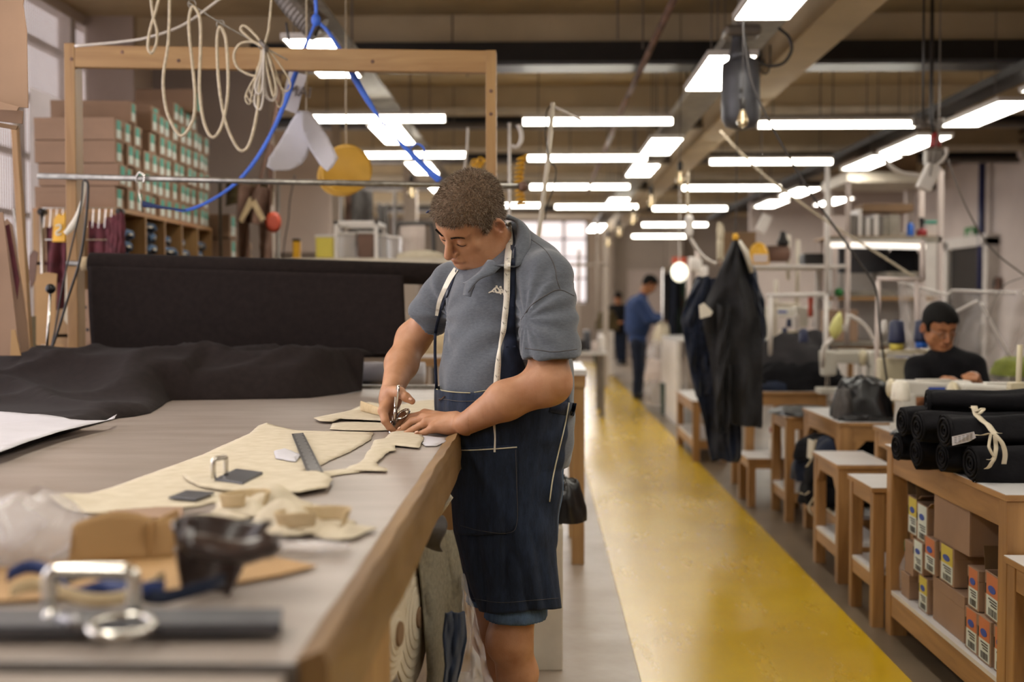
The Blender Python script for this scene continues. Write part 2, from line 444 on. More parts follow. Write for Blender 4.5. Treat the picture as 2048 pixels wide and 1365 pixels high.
def yellow_mat():
    m = bpy.data.materials.new('yellow_floor_paint'); m.use_nodes = True; N = m.node_tree.nodes; L = m.node_tree.links; b = N['Principled BSDF']
    tc = N.new('ShaderNodeTexCoord')
    n = N.new('ShaderNodeTexNoise'); n.inputs['Scale'].default_value = 1.6; n.inputs['Detail'].default_value = 8; n.inputs['Roughness'].default_value = .6
    L.new(tc.outputs['Object'], n.inputs['Vector'])
    cr = N.new('ShaderNodeValToRGB'); e = cr.color_ramp.elements; e[0].position = .3; e[0].color = srgb('#b48f10'); e[1].position = .7; e[1].color = srgb('#c2a016')
    L.new(n.outputs['Fac'], cr.inputs[0])
    # worn scuffs along the walking direction
    mp = N.new('ShaderNodeMapping'); mp.inputs['Scale'].default_value = (3.0, .7, 1); L.new(tc.outputs['Object'], mp.inputs['Vector'])
    n3 = N.new('ShaderNodeTexNoise'); n3.inputs['Scale'].default_value = 2.2; n3.inputs['Detail'].default_value = 10; n3.inputs['Roughness'].default_value = .7
    L.new(mp.outputs[0], n3.inputs['Vector'])
    mr = N.new('ShaderNodeMapRange'); mr.inputs['From Min'].default_value = .64; mr.inputs['From Max'].default_value = .75; mr.inputs['To Max'].default_value = .08
    L.new(n3.outputs['Fac'], mr.inputs['Value'])
    mx = N.new('ShaderNodeMixRGB'); mx.inputs[2].default_value = srgb('#c9b280'); L.new(mr.outputs[0], mx.inputs[0]); L.new(cr.outputs[0], mx.inputs[1])
    L.new(mx.outputs[0], b.inputs['Base Color'])
    mr2 = N.new('ShaderNodeMapRange'); mr2.inputs['To Min'].default_value = .18; mr2.inputs['To Max'].default_value = .34
    L.new(n3.outputs['Fac'], mr2.inputs['Value']); L.new(mr2.outputs[0], b.inputs['Roughness'])
    bp = N.new('ShaderNodeBump'); bp.inputs['Strength'].default_value = .03; bp.inputs['Distance'].default_value = .01
    L.new(n3.outputs['Fac'], bp.inputs['Height']); L.new(bp.outputs[0], b.inputs['Normal'])
    return m
def wall_lr():
    XL, XR, YN, YF, ZC = -3.4, 6.0, -2.0, 29.0, 3.5
    struct(MB().bx(-7, 6.2, YN-.2, YF+.2, -.15, 0), 'floor', floor_mat(), origin=(0, 0, 0))
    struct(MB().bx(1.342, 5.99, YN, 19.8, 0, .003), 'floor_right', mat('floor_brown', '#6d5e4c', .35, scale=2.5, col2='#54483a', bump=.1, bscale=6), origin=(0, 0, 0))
    y = MB().bx(.366, 1.342, YN, 26.5, 0.0, .004); struct(y, 'trim_1', yellow_mat(), origin=(0, 0, 0))
    struct(MB().bx(-7, 6.2, YN-.2, YF+.2, ZC, ZC+.2), 'ceiling', 'ceiling')
    # left wall of the near bay with its window opening
    w = MB(); w.bx(XL-.2, XL, YN, 5.9, 0, 1.2); w.bx(XL-.2, XL, YN, 0.2, 1.2, ZC); w.bx(XL-.2, XL, .2, 9.5, 3.42, ZC)
    w.bx(XL-.2, XL, 5.9, 9.5, 0, 1.45)
    struct(w, 'wall_left', 'wall_pink')
    struct(MB().bx(-3.4, -3.04, 8.97, 9.4, 0, ZC), 'wall_pillar', 'wall_pink')
    struct(MB().bx(-3.4, -2.16, 9.6, 9.75, 0, ZC), 'wall_partition', 'wall')
    struct(MB().bx(-7.0, -3.4, 9.6, 9.75, 0, ZC), 'wall_partition', 'wall')
    struct(MB().bx(-7.2, -7, 9.6, YF, 0, ZC), 'wall_left', 'wall')
    struct(MB().bx(XR, XR+.2, YN, YF, 0, ZC), 'wall_right', 'wall_pink')
    struct(MB().bx(-7, XL-.2, YN-.2, 9.6, ZC-.02, ZC), 'trim_2', 'ceiling')
    struct(MB().bx(-3.6, 6.2, YN-.2, YN, 0, ZC), 'wall_near', 'wall')
    f = MB(); f.bx(-7, -1.2, YF, YF+.2, 0, ZC); f.bx(-1.2, 1.15, YF, YF+.2, 0, 1.3); f.bx(-1.2, 1.15, YF, YF+.2, 3.3, ZC); f.bx(1.15, 6.2, YF, YF+.2, 0, ZC)
    struct(f, 'wall_far', 'wall')
    struct(MB().bx(3.45, 6.0, 19.8, 20.0, 0, ZC), 'wall_back', 'wall_pink')
    # piers on the far wall
    for i, x in enumerate((1.35, 3.0)):
        struct(MB().bx(x, x+.4, YF-.35, YF, 0, ZC), 'wall_pier', 'wall')
    struct(MB().bx(2.1, 2.95, YF-.06, YF, 0, 2.1), 'door_1', 'wall_pink')
    # ceiling beams across, one long beam along
    for k in range(9):
        yb = 3+3*k
        b = MB().bx(-7 if yb > 9.7 else XL, XR, yb, yb+.34, ZC-.24, ZC)
        struct(b, 'trim_beam', 'beam')
    struct(MB().bx(1.62, 1.9, YN, YF, 3.02, 3.24), 'trim_long_beam', 'beam')
    # door in the right wall
    d = MB().bx(5.9, 6.0, 16.0, 17.4, 0, 2.1)
    do = struct(d, 'door_2', 'dark_metal')
    fr = MB().bx(5.84, 6.0, 15.85, 16.0, 0, 2.2).bx(5.84, 6.0, 17.4, 17.55, 0, 2.2).bx(5.84, 6.0, 15.85, 17.55, 2.1, 2.25)
    fr.build('door_frame', 'white_paint', do)
    MB().bx(5.88, 5.9, 16.15, 16.4, .9, 1.1).build('door_handle', 'grey_metal', do)
wall_lr()

def window_left():
    root = MB().bx(-3.52, -3.5, .2, 9.5, 1.2, 3.42)
    glass = root
    w = struct(glass, 'window_1', 'glow_pane')
    # each pane between muntins
    fr = MB()
    ys = [.2+i*.775 for i in range(13)]
    for y in ys: fr.bx(-3.5, -3.44, y-.025, y+.025, 1.2, 3.42)
    for z in (1.45, 1.95, 2.35, 2.75, 3.15): fr.bx(-3.5, -3.44, .2, 9.5, z-.02, z+.02)
    for y in ys[7::2]: fr.bx(-3.47, -3.40, y-.05, y+.05, 1.45, 3.42)
    fr.build('window_frame', 'wall_pink', w)
    s = MB().bx(-3.45, -3.3, .2, 9.4, 1.4, 1.45); s.build('window_sill', 'white_paint', w)
    g = MB(); r = .0028
    for y in np.arange(5.9, 9.0, .034): g.bx(-3.395, -3.389, y-r, y+r, 1.45, 3.42)
    for z in np.arange(1.46, 3.42, .026): g.bx(-3.397, -3.391, 5.9, 9.0, z-.0018, z+.0018)
    gg = g.build('wire_grille', 'white_paint', w); gg['kind'] = 'stuff'
    for y in (5.9, 7.2, 7.75, 9.0):
        MB().bx(-3.41, -3.38, y-.018, y+.018, 1.45, 3.42).build('grille_post', 'cream_paint', w)
window_left()
def window_far():
    w = struct(MB().bx(-1.2, 1.15, 29.12, 29.14, 1.3, 3.3), 'window_2', 'glow_pane')
    for x in (-1.2, -.61, -.02, .57, 1.13): MB().bx(x-.03, x+.03, 29.0, 29.1, 1.3, 3.3).build('mullion', 'grey_metal', w)
    for z in (1.33, 1.9, 2.4, 2.85, 3.28): MB().bx(-1.2, 1.15, 29.02, 29.1, z-.02, z+.02).build('glazing_bar', 'grey_metal', w)
    for i, y in enumerate((12.5, 17, 21.5)):
        w = struct(MB().bx(-7.02, -6.99, y, y+2.6, 1.1, 3.1), 'window_'+str(3+i), 'glow_pane')
        for k in range(5): MB().bx(-6.99, -6.93, y+k*.65-.03, y+k*.65+.03, 1.1, 3.1).build('mullion', 'grey_metal', w)
        for z in (1.1, 1.6, 2.1, 2.6, 3.1): MB().bx(-6.99, -6.94, y, y+2.6, z-.02, z+.02).build('glazing_bar', 'grey_metal', w)
window_far()

# ---------------------------------------------------------------- ceiling lights
def led_panel(x0, y0, L, w, label, group=None, zt=2.80):
    xc, yc = x0+w/2, y0+L/2
    t = thing('ceiling_panel_light', (xc, yc, zt), label, 'light', group)
    m = MB(); e = .012
    m.bx(x0-e, x0+w+e, y0-e, y0+L+e, zt+.006, zt+.03); m.bx(x0-e, x0, y0-e, y0+L+e, zt-.004, zt+.006); m.bx(x0+w, x0+w+e, y0-e, y0+L+e, zt-.004, zt+.006)
    m.bx(x0, x0+w, y0-e, y0, zt-.004, zt+.006); m.bx(x0, x0+w, y0+L, y0+L+e, zt-.004, zt+.006)
    m.build('light_frame', 'white_paint', t)
    MB().bx(x0, x0+w, y0, y0+L, zt, zt+.006).build('diffuser', 'panel_light', t)
    for (x, y) in ((x0+.03, y0+.15), (x0+w-.03, y0+L-.15)):
        MB().tube([(x, y, zt+.03), (x, y, 3.5)], .004, 5).build('suspension_rod', 'grey_metal', t)
    return t
ROWC = [(5.0, 'nearest LED panel of the centre row, cut off by the top of the frame'), (7.05, 'LED panel of the centre row beside the grey fan heater'),
        (10.65, 'LED panel of the centre row just beyond the end of the grey cable tray'), (12.7, 'warm yellowish LED panel of the centre row behind the diagonal pipe'),
        (16.9, 'LED panel of the centre row overlapping a long tube light'), (22.8, 'farthest LED panel of the centre row near the far windows')]
for y, l in ROWC: led_panel(.985, y, 1.15 if y < 22 else 2.2, .27, l, 'centre row of LED panels')
ROWR = [(7.1, 'LED panel of the right row at the right edge above another panel'), (8.72, 'long bright LED panel of the right row at the right edge'),
        (10.55, 'LED panel of the right row above the dangling white socket block'), (11.98, 'LED panel of the right row joined to a looping white conduit'),
        (15.4, 'small LED panel of the right row beyond the metal shelf rack'), (17.3, 'far LED panel of the right row above the grey hanging jacket')]
for y, l in ROWR: led_panel(3.28, y, 1.22, .29, l, 'right row of LED panels')
led_panel(4.1, 16.9, 1.3, .28, 'small far LED panel right of the right row')
ROWL = [(6.55, 'LED panel behind the top bar of the wooden frame'), (9.82, 'LED panel crossed by the blue strap behind the wooden frame'),
        (12.45, 'LED panel crossed by the lower end of the blue strap'), (14.9, 'LED panel peeping out just left of the cutter\'s hair')]
for y, l in ROWL: led_panel(-1.40, y, 1.12, .26, l, 'left row of LED panels')
for x in (-1.4, .985, 3.28):  # unseen panels added above and behind the camera as fill light
    for y in (-1.2, .7, 2.6): led_panel(x, y, 1.15, .28, 'LED panel outside the picture, %s row, %s' % ({-1.4: 'left', .985: 'centre', 3.28: 'right'}[x], {-1.2: 'behind the viewer', .7: 'above the viewer', 2.6: 'just ahead of the viewer'}[y]), 'LED panels behind the viewer')
TUB = [(-.135, 1.065, 9.79, 'nearest centre tube light, behind the tall cream pole'), (-1.82, -.76, 9.6, 'long tube light behind the white paper pattern'),
       (1.80, 3.07, 10.0, 'nearest right tube light, right of the grey fan heater'), (-.12, 1.08, 12.3, 'second centre tube light behind the tall cream pole'),
       (-1.79, -.74, 12.0, 'tube light right of the yellow paper pattern'), (1.78, 3.04, 12.66, 'second right tube light behind a black cable'),
       (-.12, 1.13, 15.4, 'third centre tube light behind the tall cream pole'), (1.84, 3.09, 15.6, 'third right tube light below the bulbs'),
       (-1.2, .04, 18.4, 'tube light just right of the cutter\'s head'), (.24, 1.5, 18.7, 'fourth centre tube light under an LED panel'),
       (1.79, 2.94, 19.1, 'fourth right tube light behind the white inline plug'), (1.97, 3.2, 23.2, 'fifth right tube light behind the white inline plug'),
       (2.1, 3.3, 27.4, 'lowest and farthest tube light before the far wall'), (-1.8, -.6, 4.2, 'tube light above the table, outside the picture'), (0, 1.2, 4.0, 'tube light above the aisle, outside the picture'),
       (1.9, 3.1, 5.0, 'tube light above the right tables, outside the picture'), (3.6, 4.8, 9.0, 'tube light beyond the right row, outside the picture')]
def tube_light(x0, x1, Y, label, z=2.82):
    t = thing('tube_light', ((x0+x1)/2, Y, z), label, 'light', 'tube lights')
    MB().bx(x0, x1, Y-.03, Y+.03, z+.028, z+.06).bx(x0-.01, x0, Y-.035, Y+.035, z-.02, z+.06).bx(x1, x1+.01, Y-.035, Y+.035, z-.02, z+.06).build('light_housing', 'white_paint', t)
    MB().tube([(x0, Y, z+.003), (x1, Y, z+.003)], .027, 10).build('glowing_tube', 'tube_light', t, smooth=True)
    for x in (x0+.12, x1-.12): MB().tube([(x, Y, z+.06), (x, Y, 3.5)], .005, 5).build('suspension_rod', 'grey_metal', t)
for a in TUB: tube_light(*a)

# ---------------------------------------------------------------- ducts, trays, pipes up there
def overhead():
    d = thing('ventilation_duct', (1.5, 9.05, 3.0), 'long black metal duct with a grey bottom flange across the ceiling', 'duct')
    MB().bx(-2.15, 5.9, 8.9, 9.0, 3.11, 3.28).build('duct_body', 'dark_metal', d)
    MB().bx(-2.15, 5.9, 8.75, 9.05, 3.08, 3.11).build('flange', 'heater_grey', d)
    for y, z, lab in ((12.1, 3.12, 'nearest pair of grey pipes running across under a ceiling beam'), (15.0, 3.1, 'second pair of grey pipes running across under a ceiling beam'),
                      (18.1, 3.05, 'dark pipes running across under a far ceiling beam'), (22.0, 3.0, 'farthest dark pipes across the ceiling')):
        t = thing('service_pipes', (0, y, z), lab, 'pipe', 'pipes across the ceiling')
        MB().tube([(-3, y, z), (5.9, y, z)], .035, 10).build('pipe', 'grey_metal', t, smooth=True)
        MB().tube([(-3, y+.1, z+.07), (5.9, y+.1, z+.07)], .05, 10).build('pipe', 'dark_metal', t, smooth=True)
        MB().bx(-3, 5.9, y-.18, y-.06, z+.1, z+.16).build('cable_tray', 'cream_paint', t)
    t = thing('cable_tray', (1.27, 12, 2.95), 'long galvanised cable tray running along above the centre LED panels', 'cable tray')
    MB().bx(1.14, 1.4, 4.2, 26, 2.97, 2.98).bx(1.14, 1.15, 4.2, 26, 2.98, 3.03).bx(1.39, 1.4, 4.2, 26, 2.98, 3.03).build('tray', 'galv_tray', t)
    m = MB()
    for k in range(7): m.tube([(1.18+k*.03, 4.2, 2.99), (1.18+k*.03, 26, 2.99+.005*k)], .011, 6)
    m.build('cables', 'grey_metal', t, smooth=True)
    for k in range(14):
        y = 4.6+k*1.6
        MB().tube([(1.14, y, 3.0), (1.14, y, 3.5)], .004, 5).build('hanger_rod', 'grey_metal', t)
    t = thing('cable_tray', (-1.26, 12, 2.95), 'grey lattice cable tray above the left LED panels', 'cable tray')
    MB().bx(-1.36, -1.16, 5.6, 24, 2.97, 2.98).bx(-1.36, -1.35, 5.6, 24, 2.98, 3.03).build('tray', 'galv_tray', t)
    t = thing('cable_tray', (3.43, 12, 2.95), 'dark cable tray above the right LED panels', 'cable tray')
    MB().bx(3.32, 3.54, 5.6, 24, 2.97, 2.98).bx(3.32, 3.33, 5.6, 24, 2.98, 3.03).build('tray', 'dark_metal', t)
    # rusty sloping pipe under the ceiling
    p = MB().tube([at(1352, -10, 6.6), at(1243, 220, 10.5), at(1175, 385, 15.5)], .022, 10)
    tag(p.build('sprinkler_pipe', 'hide', smooth=True), 'thin rusty brown pipe slanting down under the ceiling beams', 'pipe')
    for i, (px, Y) in enumerate(((1235, 8), (1285, 8.3), (1330, 9.2), (1372, 9.4), (905, 9), (935, 9.3), (705, 8), (1005, 9.2), (1640, 10), (1665, 10), (1733, 10.5), (1755, 11), (1765, 12.3), (1215, 12.1), (1140, 12.3), (1435, 9.1))):
        a = at(px, 300, Y)
        o = MB().tube([(a.x, Y, 2.86 if Y > 9.5 else 3.1), (a.x, Y, 3.5)], .006, 5).build('hanger_rod', 'grey_metal')
        tag(o, 'thin threaded ceiling rod, the one '+['just left of the rusty pipe\'s middle', 'crossing the rusty pipe', 'right of the rusty pipe', 'above the centre panels', 'above the frame\'s right post, left one', 'above the frame\'s right post, right one', 'above the blue strap', 'just right of the frame\'s right post', 'left of a close pair above the right tube light', 'right of a close pair above the right tube light', 'right of the long tube light\'s middle', 'left beside the black hanging cable', 'right beside the black hanging cable', 'between centre tube lights', 'above the tall cream pole', 'left of the fan heater'][i], 'rod', 'hanger rods')
    o = MB().tube([at(1848, -20, 6.5), at(1846, 240, 6.5)], .006, 6).build('hanging_cable', 'black_cable', smooth=True)
    tag(o, 'black cable dropping straight from the ceiling above the red plug', 'cable')
    for k, (a, b) in enumerate((((2060, 258, 9.8), (1895, 318, 17)), ((2060, 278, 9.8), (1900, 330, 17)))):
        A = onx(a[0], a[1], 5.93); B = onx(b[0], b[1], 5.93)
        o = MB().tube([A, B], .03, 8).build('wall_pipe', 'hide', smooth=True)
        tag(o, ('upper' if k == 0 else 'lower')+' brown pipe running along the top of the right wall', 'pipe')
    t = thing('wall_conduit', onx(1961, 600, 5.9), 'dark blue painted conduit rising up the right wall', 'conduit')
    a = onx(1961, 600, 5.88)
    MB().tube([(a.x, a.y, 1.45), (a.x, a.y, 3.42)], .045, 10).build('pipe', 'blue_paint', t, smooth=True)
    MB().box((a.x, a.y, 3.42), (.12, .12, .06)).build('collar', 'dark_metal', t)
    # exit sign
    a = onx(1942, 468, 5.9)
    t = thing('exit_sign', a, 'small green exit sign on the right wall above the door', 'sign')
    MB().box(a, (.05, .36, .18)).build('sign_panel', 'green', t)
    MB().box(a+V((-.027, -.09, 0)), (.004, .1, .09)).build('door_symbol', 'white_paint', t)
    m = MB(); m.prism([a+V((-.027, .02, -.03)), a+V((-.027, .12, 0)), a+V((-.027, .02, .03))], (-.003, 0, 0)); m.build('arrow', 'white_paint', t)
    a = onx(1992, 568, 5.95)
    t = thing('wall_switch', a, 'small dark switch plate on the right wall', 'switch'); MB().box(a, (.03, .22, .17)).build('plate', 'hide', t); MB().box(a+V((-.018, 0, 0)), (.01, .08, .09)).build('rocker', 'dark_metal', t)
overhead()
# ================================================================ HEADS (shared by all figures)
def head_sdf(P, detail=True):
    """P in head space: x = the figure's left, y = forward, z = up; 1:1 metres, about 24 cm tall."""
    Q = P.copy(); Q[:, 0] = np.abs(Q[:, 0])
    d = ell(Q, (0, -.016, .032), (.079, .101, .088))
    d = smin(d, ell(Q, (0, .030, .028), (.066, .061, .066)), .02)
    d = smin(d, ell(Q, (0, .034, -.040), (.060, .058, .082)), .02)
    d = smin(d, cone(Q, (.052, -.005, -.060), (.022, .058, -.103), .024, .021), .025)     # jaw
    d = smin(d, ell(Q, (.046, .030, -.068), (.026, .034, .032)), .02)                      # jowl
    d = smin(d, ell(Q, (.042, .056, -.030), (.024, .020, .024)), .015)                     # cheek
    d = smin(d, ell(Q, (0, .078, -.104), (.024, .018, .018)), .016)                        # chin
    d = smin(d, ell(Q, (0, .030, -.106), (.036, .042, .026)), .02)                         # soft under-chin
    d = smin(d, cone(Q, (0, .086, .020), (.044, .066, .016), .010, .009), .012)            # brow ridge
    d = smax(d, -ell(Q, (.031, .104, -.006), (.022, .025, .017)), .010)                    # eye socket
    d = smin(d, ell(Q, (.031, .073, -.008), (.0155, .0150, .0135)), .003)
    d = smax(d, -cone(Q, (.016, .094, -.026), (.046, .078, -.023), .0016, .0012), .005)     # bag under the eye
    d = smax(d, -cone(Q, (.018, .100, .001), (.046, .082, .001), .0014, .001), .003)         # lid crease
    d = smin(d, cone(Q, (0, .089, .004), (0, .113, -.040), .0085, .0125), .008)            # nose
    d = smin(d, ell(Q, (.0125, .099, -.046), (.0085, .011, .008)), .005)                   # nostril wing
    d = smax(d, -ell(Q, (.0065, .109, -.0545), (.0036, .006, .003)), .002)
    d = smin(d, ell(Q, (0, .088, -.073), (.026, .014, .014)), .012)                        # muzzle
    d = smin(d, cone(Q, (0, .1005, -.0705), (.018, .092, -.0745), .0042, .0025), .004)     # upper lip
    d = smin(d, cone(Q, (0, .0985, -.0810), (.016, .090, -.0790), .0050, .0028), .004)     # lower lip
    d = smax(d, -cone(Q, (0, .1065, -.0758), (.027, .0905, -.0785), .0030, .0018), .002)   # mouth line
    d = smax(d, -cone(Q, (.019, .098, -.046), (.033, .085, -.074), .0034, .0026), .006)    # nasolabial fold
    # ear
    E = Q-np.array((.083, -.020, -.022)); a = .25
    E = np.stack([E[:, 0]*.95-E[:, 1]*-.25, E[:, 1]*math.cos(a)-E[:, 2]*math.sin(a), E[:, 1]*math.sin(a)+E[:, 2]*math.cos(a)], 1)
    e = ell(E, (0, 0, 0), (.010, .020, .034))
    e = smax(e, -ell(E, (.010, .003, .003), (.0095, .0125, .023)), .003)
    e = smin(e, ell(E, (.002, .013, -.004), (.004, .004, .007)), .004)
    d = smin(d, e, .006)
    return d
def hair_line(y):      # lowest z of the hair at the front-back position y
    return np.interp(y, [-.12, -.09, -.05, -.012, .004, .018, .030, .050, .075, .11], [-.085, -.075, -.055, -.010, -.035, -.040, .024, .046, .056, .058])
def hair_sdf(P, thick=.007):
    Q = P.copy(); Q[:, 0] = np.abs(Q[:, 0])
    d = ell(Q, (0, -.016, .032), (.079, .101, .088)); d = smin(d, ell(Q, (0, .030, .028), (.066, .061, .066)), .02)
    d = smin(d, ell(Q, (0, -.045, -.035), (.062, .05, .05)), .03)
    n = .0006*np.sin(P[:, 0]*310+2*np.sin(P[:, 2]*130))*np.sin(P[:, 1]*280+P[:, 2]*200)
    wob = .004*np.sin(P[:, 0]*140)+.002*np.sin(P[:, 1]*320)
    cut = hair_line(Q[:, 1])-Q[:, 2]+wob
    return smax(d-thick+n, cut, .006)
class Head:
    def __init__(s, org, fwd_xy, pitch, scale=1.0, roll=0):
        f = V((fwd_xy[0], fwd_xy[1], 0)).normalized(); p = math.radians(pitch)
        fw = f*math.cos(p)-V((0, 0, 1))*math.sin(p); up = f*math.sin(p)+V((0, 0, 1))*math.cos(p)
        lf = V((-f.y, f.x, 0)); 
        # figure's left when facing f: rotate +90 degrees seen from above
        if roll:
            Rr = Matrix.Rotation(math.radians(roll), 3, fw); lf = Rr@lf; up = Rr@up
        s.R = np.array([lf, fw, up]).T; s.o = np.array(org, float); s.k = scale
    def loc(s, P): return ((P-s.o)@s.R)/s.k
    def w(s, p): return V(s.o+s.R@(np.array(p, float)*s.k))
    def sdf(s, P): return head_sdf(s.loc(P))*s.k
    def hair(s, P, t=.007): return hair_sdf(s.loc(P), t)*s.k
def paint(o, fn):       # a real colour difference of the skin itself (lips, lids)
    me = o.data; a = me.color_attributes.new('tone', 'FLOAT_COLOR', 'POINT')
    P = np.empty(len(me.vertices)*3); me.vertices.foreach_get('co', P); P = P.reshape(-1, 3)+np.array(WORLD_ORG[o.name])
    c = fn(P); a.data.foreach_set('color', np.concatenate([c, np.ones((len(c), 1))], 1).astype(np.float32).ravel())
def skin_mat(name, base, c2, lip='#8e4a3c'):
    m = mat(name, base, .46, scale=16, col2=c2, bump=.08, bscale=300, sss=.1, spec=.35)
    nt = m.node_tree; N = nt.nodes; L = nt.links; b = N['Principled BSDF']
    src = b.inputs['Base Color'].links[0].from_socket
    at_ = N.new('ShaderNodeAttribute'); at_.attribute_name = 'tone'
    mx = N.new('ShaderNodeMixRGB'); mx.inputs[2].default_value = srgb(lip)
    L.new(at_.outputs['Color'], mx.inputs[0]); L.new(src, mx.inputs[1]); L.new(mx.outputs[0], b.inputs['Base Color'])
    return m
def skin_tone(head):
    def fn(P):
        Q = head.loc(P); X = np.abs(Q[:, 0])
        lip = np.exp(-((X/.017)**2+((Q[:, 2]+.0765)/.0055)**2+((Q[:, 1]-.097)/.012)**2)*1.2)*.75
        nose = np.exp(-((X/.018)**2+((Q[:, 2]+.043)/.018)**2+((Q[:, 1]-.11)/.02)**2))*.35
        ear = np.exp(-(((X-.085)/.014)**2+((Q[:, 2]+.02)/.03)**2+((Q[:, 1]+.02)/.02)**2))*.45
        t = np.clip(lip+nose+ear, 0, 1)
        return np.stack([t, t, t], 1)
    return fn

# ================================================================ THE CUTTER
FW = V((-.80, -.60, 0)); LF = V((.60, -.80, 0))
RT = np.array([FW, LF, (0, 0, 1)]).T
HM = Head(at(936, 436.7, 3.40), (-.7413, -.6711), 43.5, 1.026, -22.6)
def w3(px, py, Y): return np.array(at(px, py, Y))
NK_A, NK_B, NK_C = at(1020, 438, 3.52), at(936, 568, 3.36), at(1030, 500, 3.35)
NK_N = (NK_B-NK_A).cross(NK_C-NK_A).normalized()
if NK_N.dot(V(HM.o)-NK_A) < 0: NK_N = -NK_N
def shirt_sdf(P):
    d = ell(P, w3(1013, 752, 3.49), (.190, .205, .195), RT)
    d = smin(d, ell(P, w3(1007, 610, 3.48), (.150, .195, .19), RT), .08)
    d = smin(d, ell(P, w3(1030, 880, 3.48), (.165, .180, .18), RT), .09)
    d = smin(d, ell(P, w3(1035, 545, 3.48), (.108, .185, .105), RT), .06)
    d = smin(d, cone(P, w3(1006, 470, 3.46), w3(1030, 540, 3.48), .070, .10), .035)
    nk = (P-np.array(NK_A))@np.array(NK_N)
    near = np.linalg.norm(P-w3(995, 500, 3.44), axis=1)-.15
    d = smax(d, np.where(near < 0, nk, -1), .008)
    # left sleeve (near) and right sleeve (far)
    sl = at(1101, 714, 3.22); n = V((.03, .05, -1)).normalized()
    f = cone(P, w3(1092, 556, 3.32), w3(1102, 722, 3.22), .077, .082)
    f = np.maximum(f, (P-np.array(sl))@np.array(n))
    d = smin(d, f, .03)
    n = (at(838, 660, 3.66)-at(905, 572, 3.56)).normalized(); sr = at(846, 640, 3.63)
    g = cone(P, w3(905, 572, 3.58), w3(836, 660, 3.68), .072, .067)
    g = np.maximum(g, (P-np.array(sr))@np.array(n))
    d = smin(d, g, .03)
    # soft folds: drag lines fanning out of the armpits and across the belly
    q = P@RT
    z = P[:, 2]
    a = w3(1062, 640, 3.25); r = P-a; ang = np.arctan2(r[:, 2], r@np.array(LF)-r@np.array(FW)*.5)
    rr = np.linalg.norm(r, axis=1)
    d = d-.0035*np.sin(ang*13+1.2)*np.exp(-((rr-.10)/.09)**2)
    a = w3(880, 640, 3.5); r = P-a; ang = np.arctan2(r[:, 2], r@np.array(LF)); rr = np.linalg.norm(r, axis=1)
    d = d-.0032*np.sin(ang*11)*np.exp(-((rr-.09)/.08)**2)
    d = d-.0018*np.sin(q[:, 1]*60+9*np.sin(z*7)+q[:, 0]*20)*np.clip((1.5-z)*4, 0, 1)
    d = d-.0022*np.sin(z*75+q[:, 1]*18+3*np.sin(q[:, 1]*12))*np.exp(-((z-1.02)/.09)**2)
    # sleeve seam: a shallow groove where the sleeve joins
    s = np.abs(np.linalg.norm(P-w3(1068, 520, 3.33), axis=1)-.125); d = d+.0022*np.exp(-(s/.004)**2)*(P[:, 1] < 3.33)
    # hems
    hz = at(1100, 945, 3.35).z
    d = np.maximum(d, hz-z)
    return d
# arms and hands, joints as pixel + depth
LA = [w3(1098, 600, 3.30), w3(1096, 768, 3.20), w3(1010, 802, 3.21), w3(932, 848, 3.29)]
RA = [w3(905, 572, 3.56), w3(826, 678, 3.70), w3(803, 728, 3.62), w3(783, 784, 3.49)]
def limb_sdf(P):
    d = cone(P, LA[0], LA[1], .050, .057)
    d = smin(d, cone(P, LA[1]+np.array((.01, 0, .004)), LA[2], .052, .052), .03)
    d = smin(d, cone(P, LA[2], LA[3], .052, .0315), .02)
    e = cone(P, RA[0]+np.array((.02, .03, 0)), RA[1], .040, .050)
    e = smin(e, cone(P, RA[1], RA[2], .046, .049), .03)
    e = smin(e, cone(P, RA[2], RA[3], .049, .031), .02)
    return np.minimum(d, e)
def hand_l(P):
    W = LA[3]
    K = [w3(850, 830, 3.425), w3(847, 838, 3.385), w3(853, 847, 3.348), w3(866, 857, 3.315)]
    d = cone(P, W, w3(905, 844, 3.34), .0305, .025)
    d = smin(d, ell(P, w3(900, 856, 3.325), (.034, .026, .020)), .02)
    for k in K: d = smin(d, cone(P, w3(915, 845, 3.33), k, .022, .0145), .016)
    F = [[K[0], w3(823, 835, 3.45), w3(803, 847, 3.455), w3(785, 860, 3.45)], [K[1], w3(824, 843, 3.405), w3(808, 856, 3.41), w3(797, 864, 3.405)],
         [K[2], w3(838, 853, 3.36), w3(822, 862, 3.365), w3(812, 867, 3.36)], [K[3], w3(852, 864, 3.315), w3(842, 868, 3.315), w3(832, 871, 3.31)]]
    R = [(.0135, .0112, .0102, .0082), (.0130, .0108, .0098, .0080), (.0125, .0100, .0092, .0078), (.0115, .0092, .0083, .0072)]
    for f, r in zip(F, R): d = smin(d, chain(P, f, r, .003), .006)
    t = chain(P, [w3(912, 845, 3.35), w3(878, 845, 3.45), w3(855, 850, 3.48), w3(836, 855, 3.49)], (.019, .014, .0115, .009), .006)
    d = smin(d, t, .012)
    for k, n in zip(K[:3], (.0, .3, .6)):       # tendons
        d = smin(d, cone(P, w3(905, 838, 3.33), k+np.array((0, 0, .004)), .010, .011), .010)
    return d
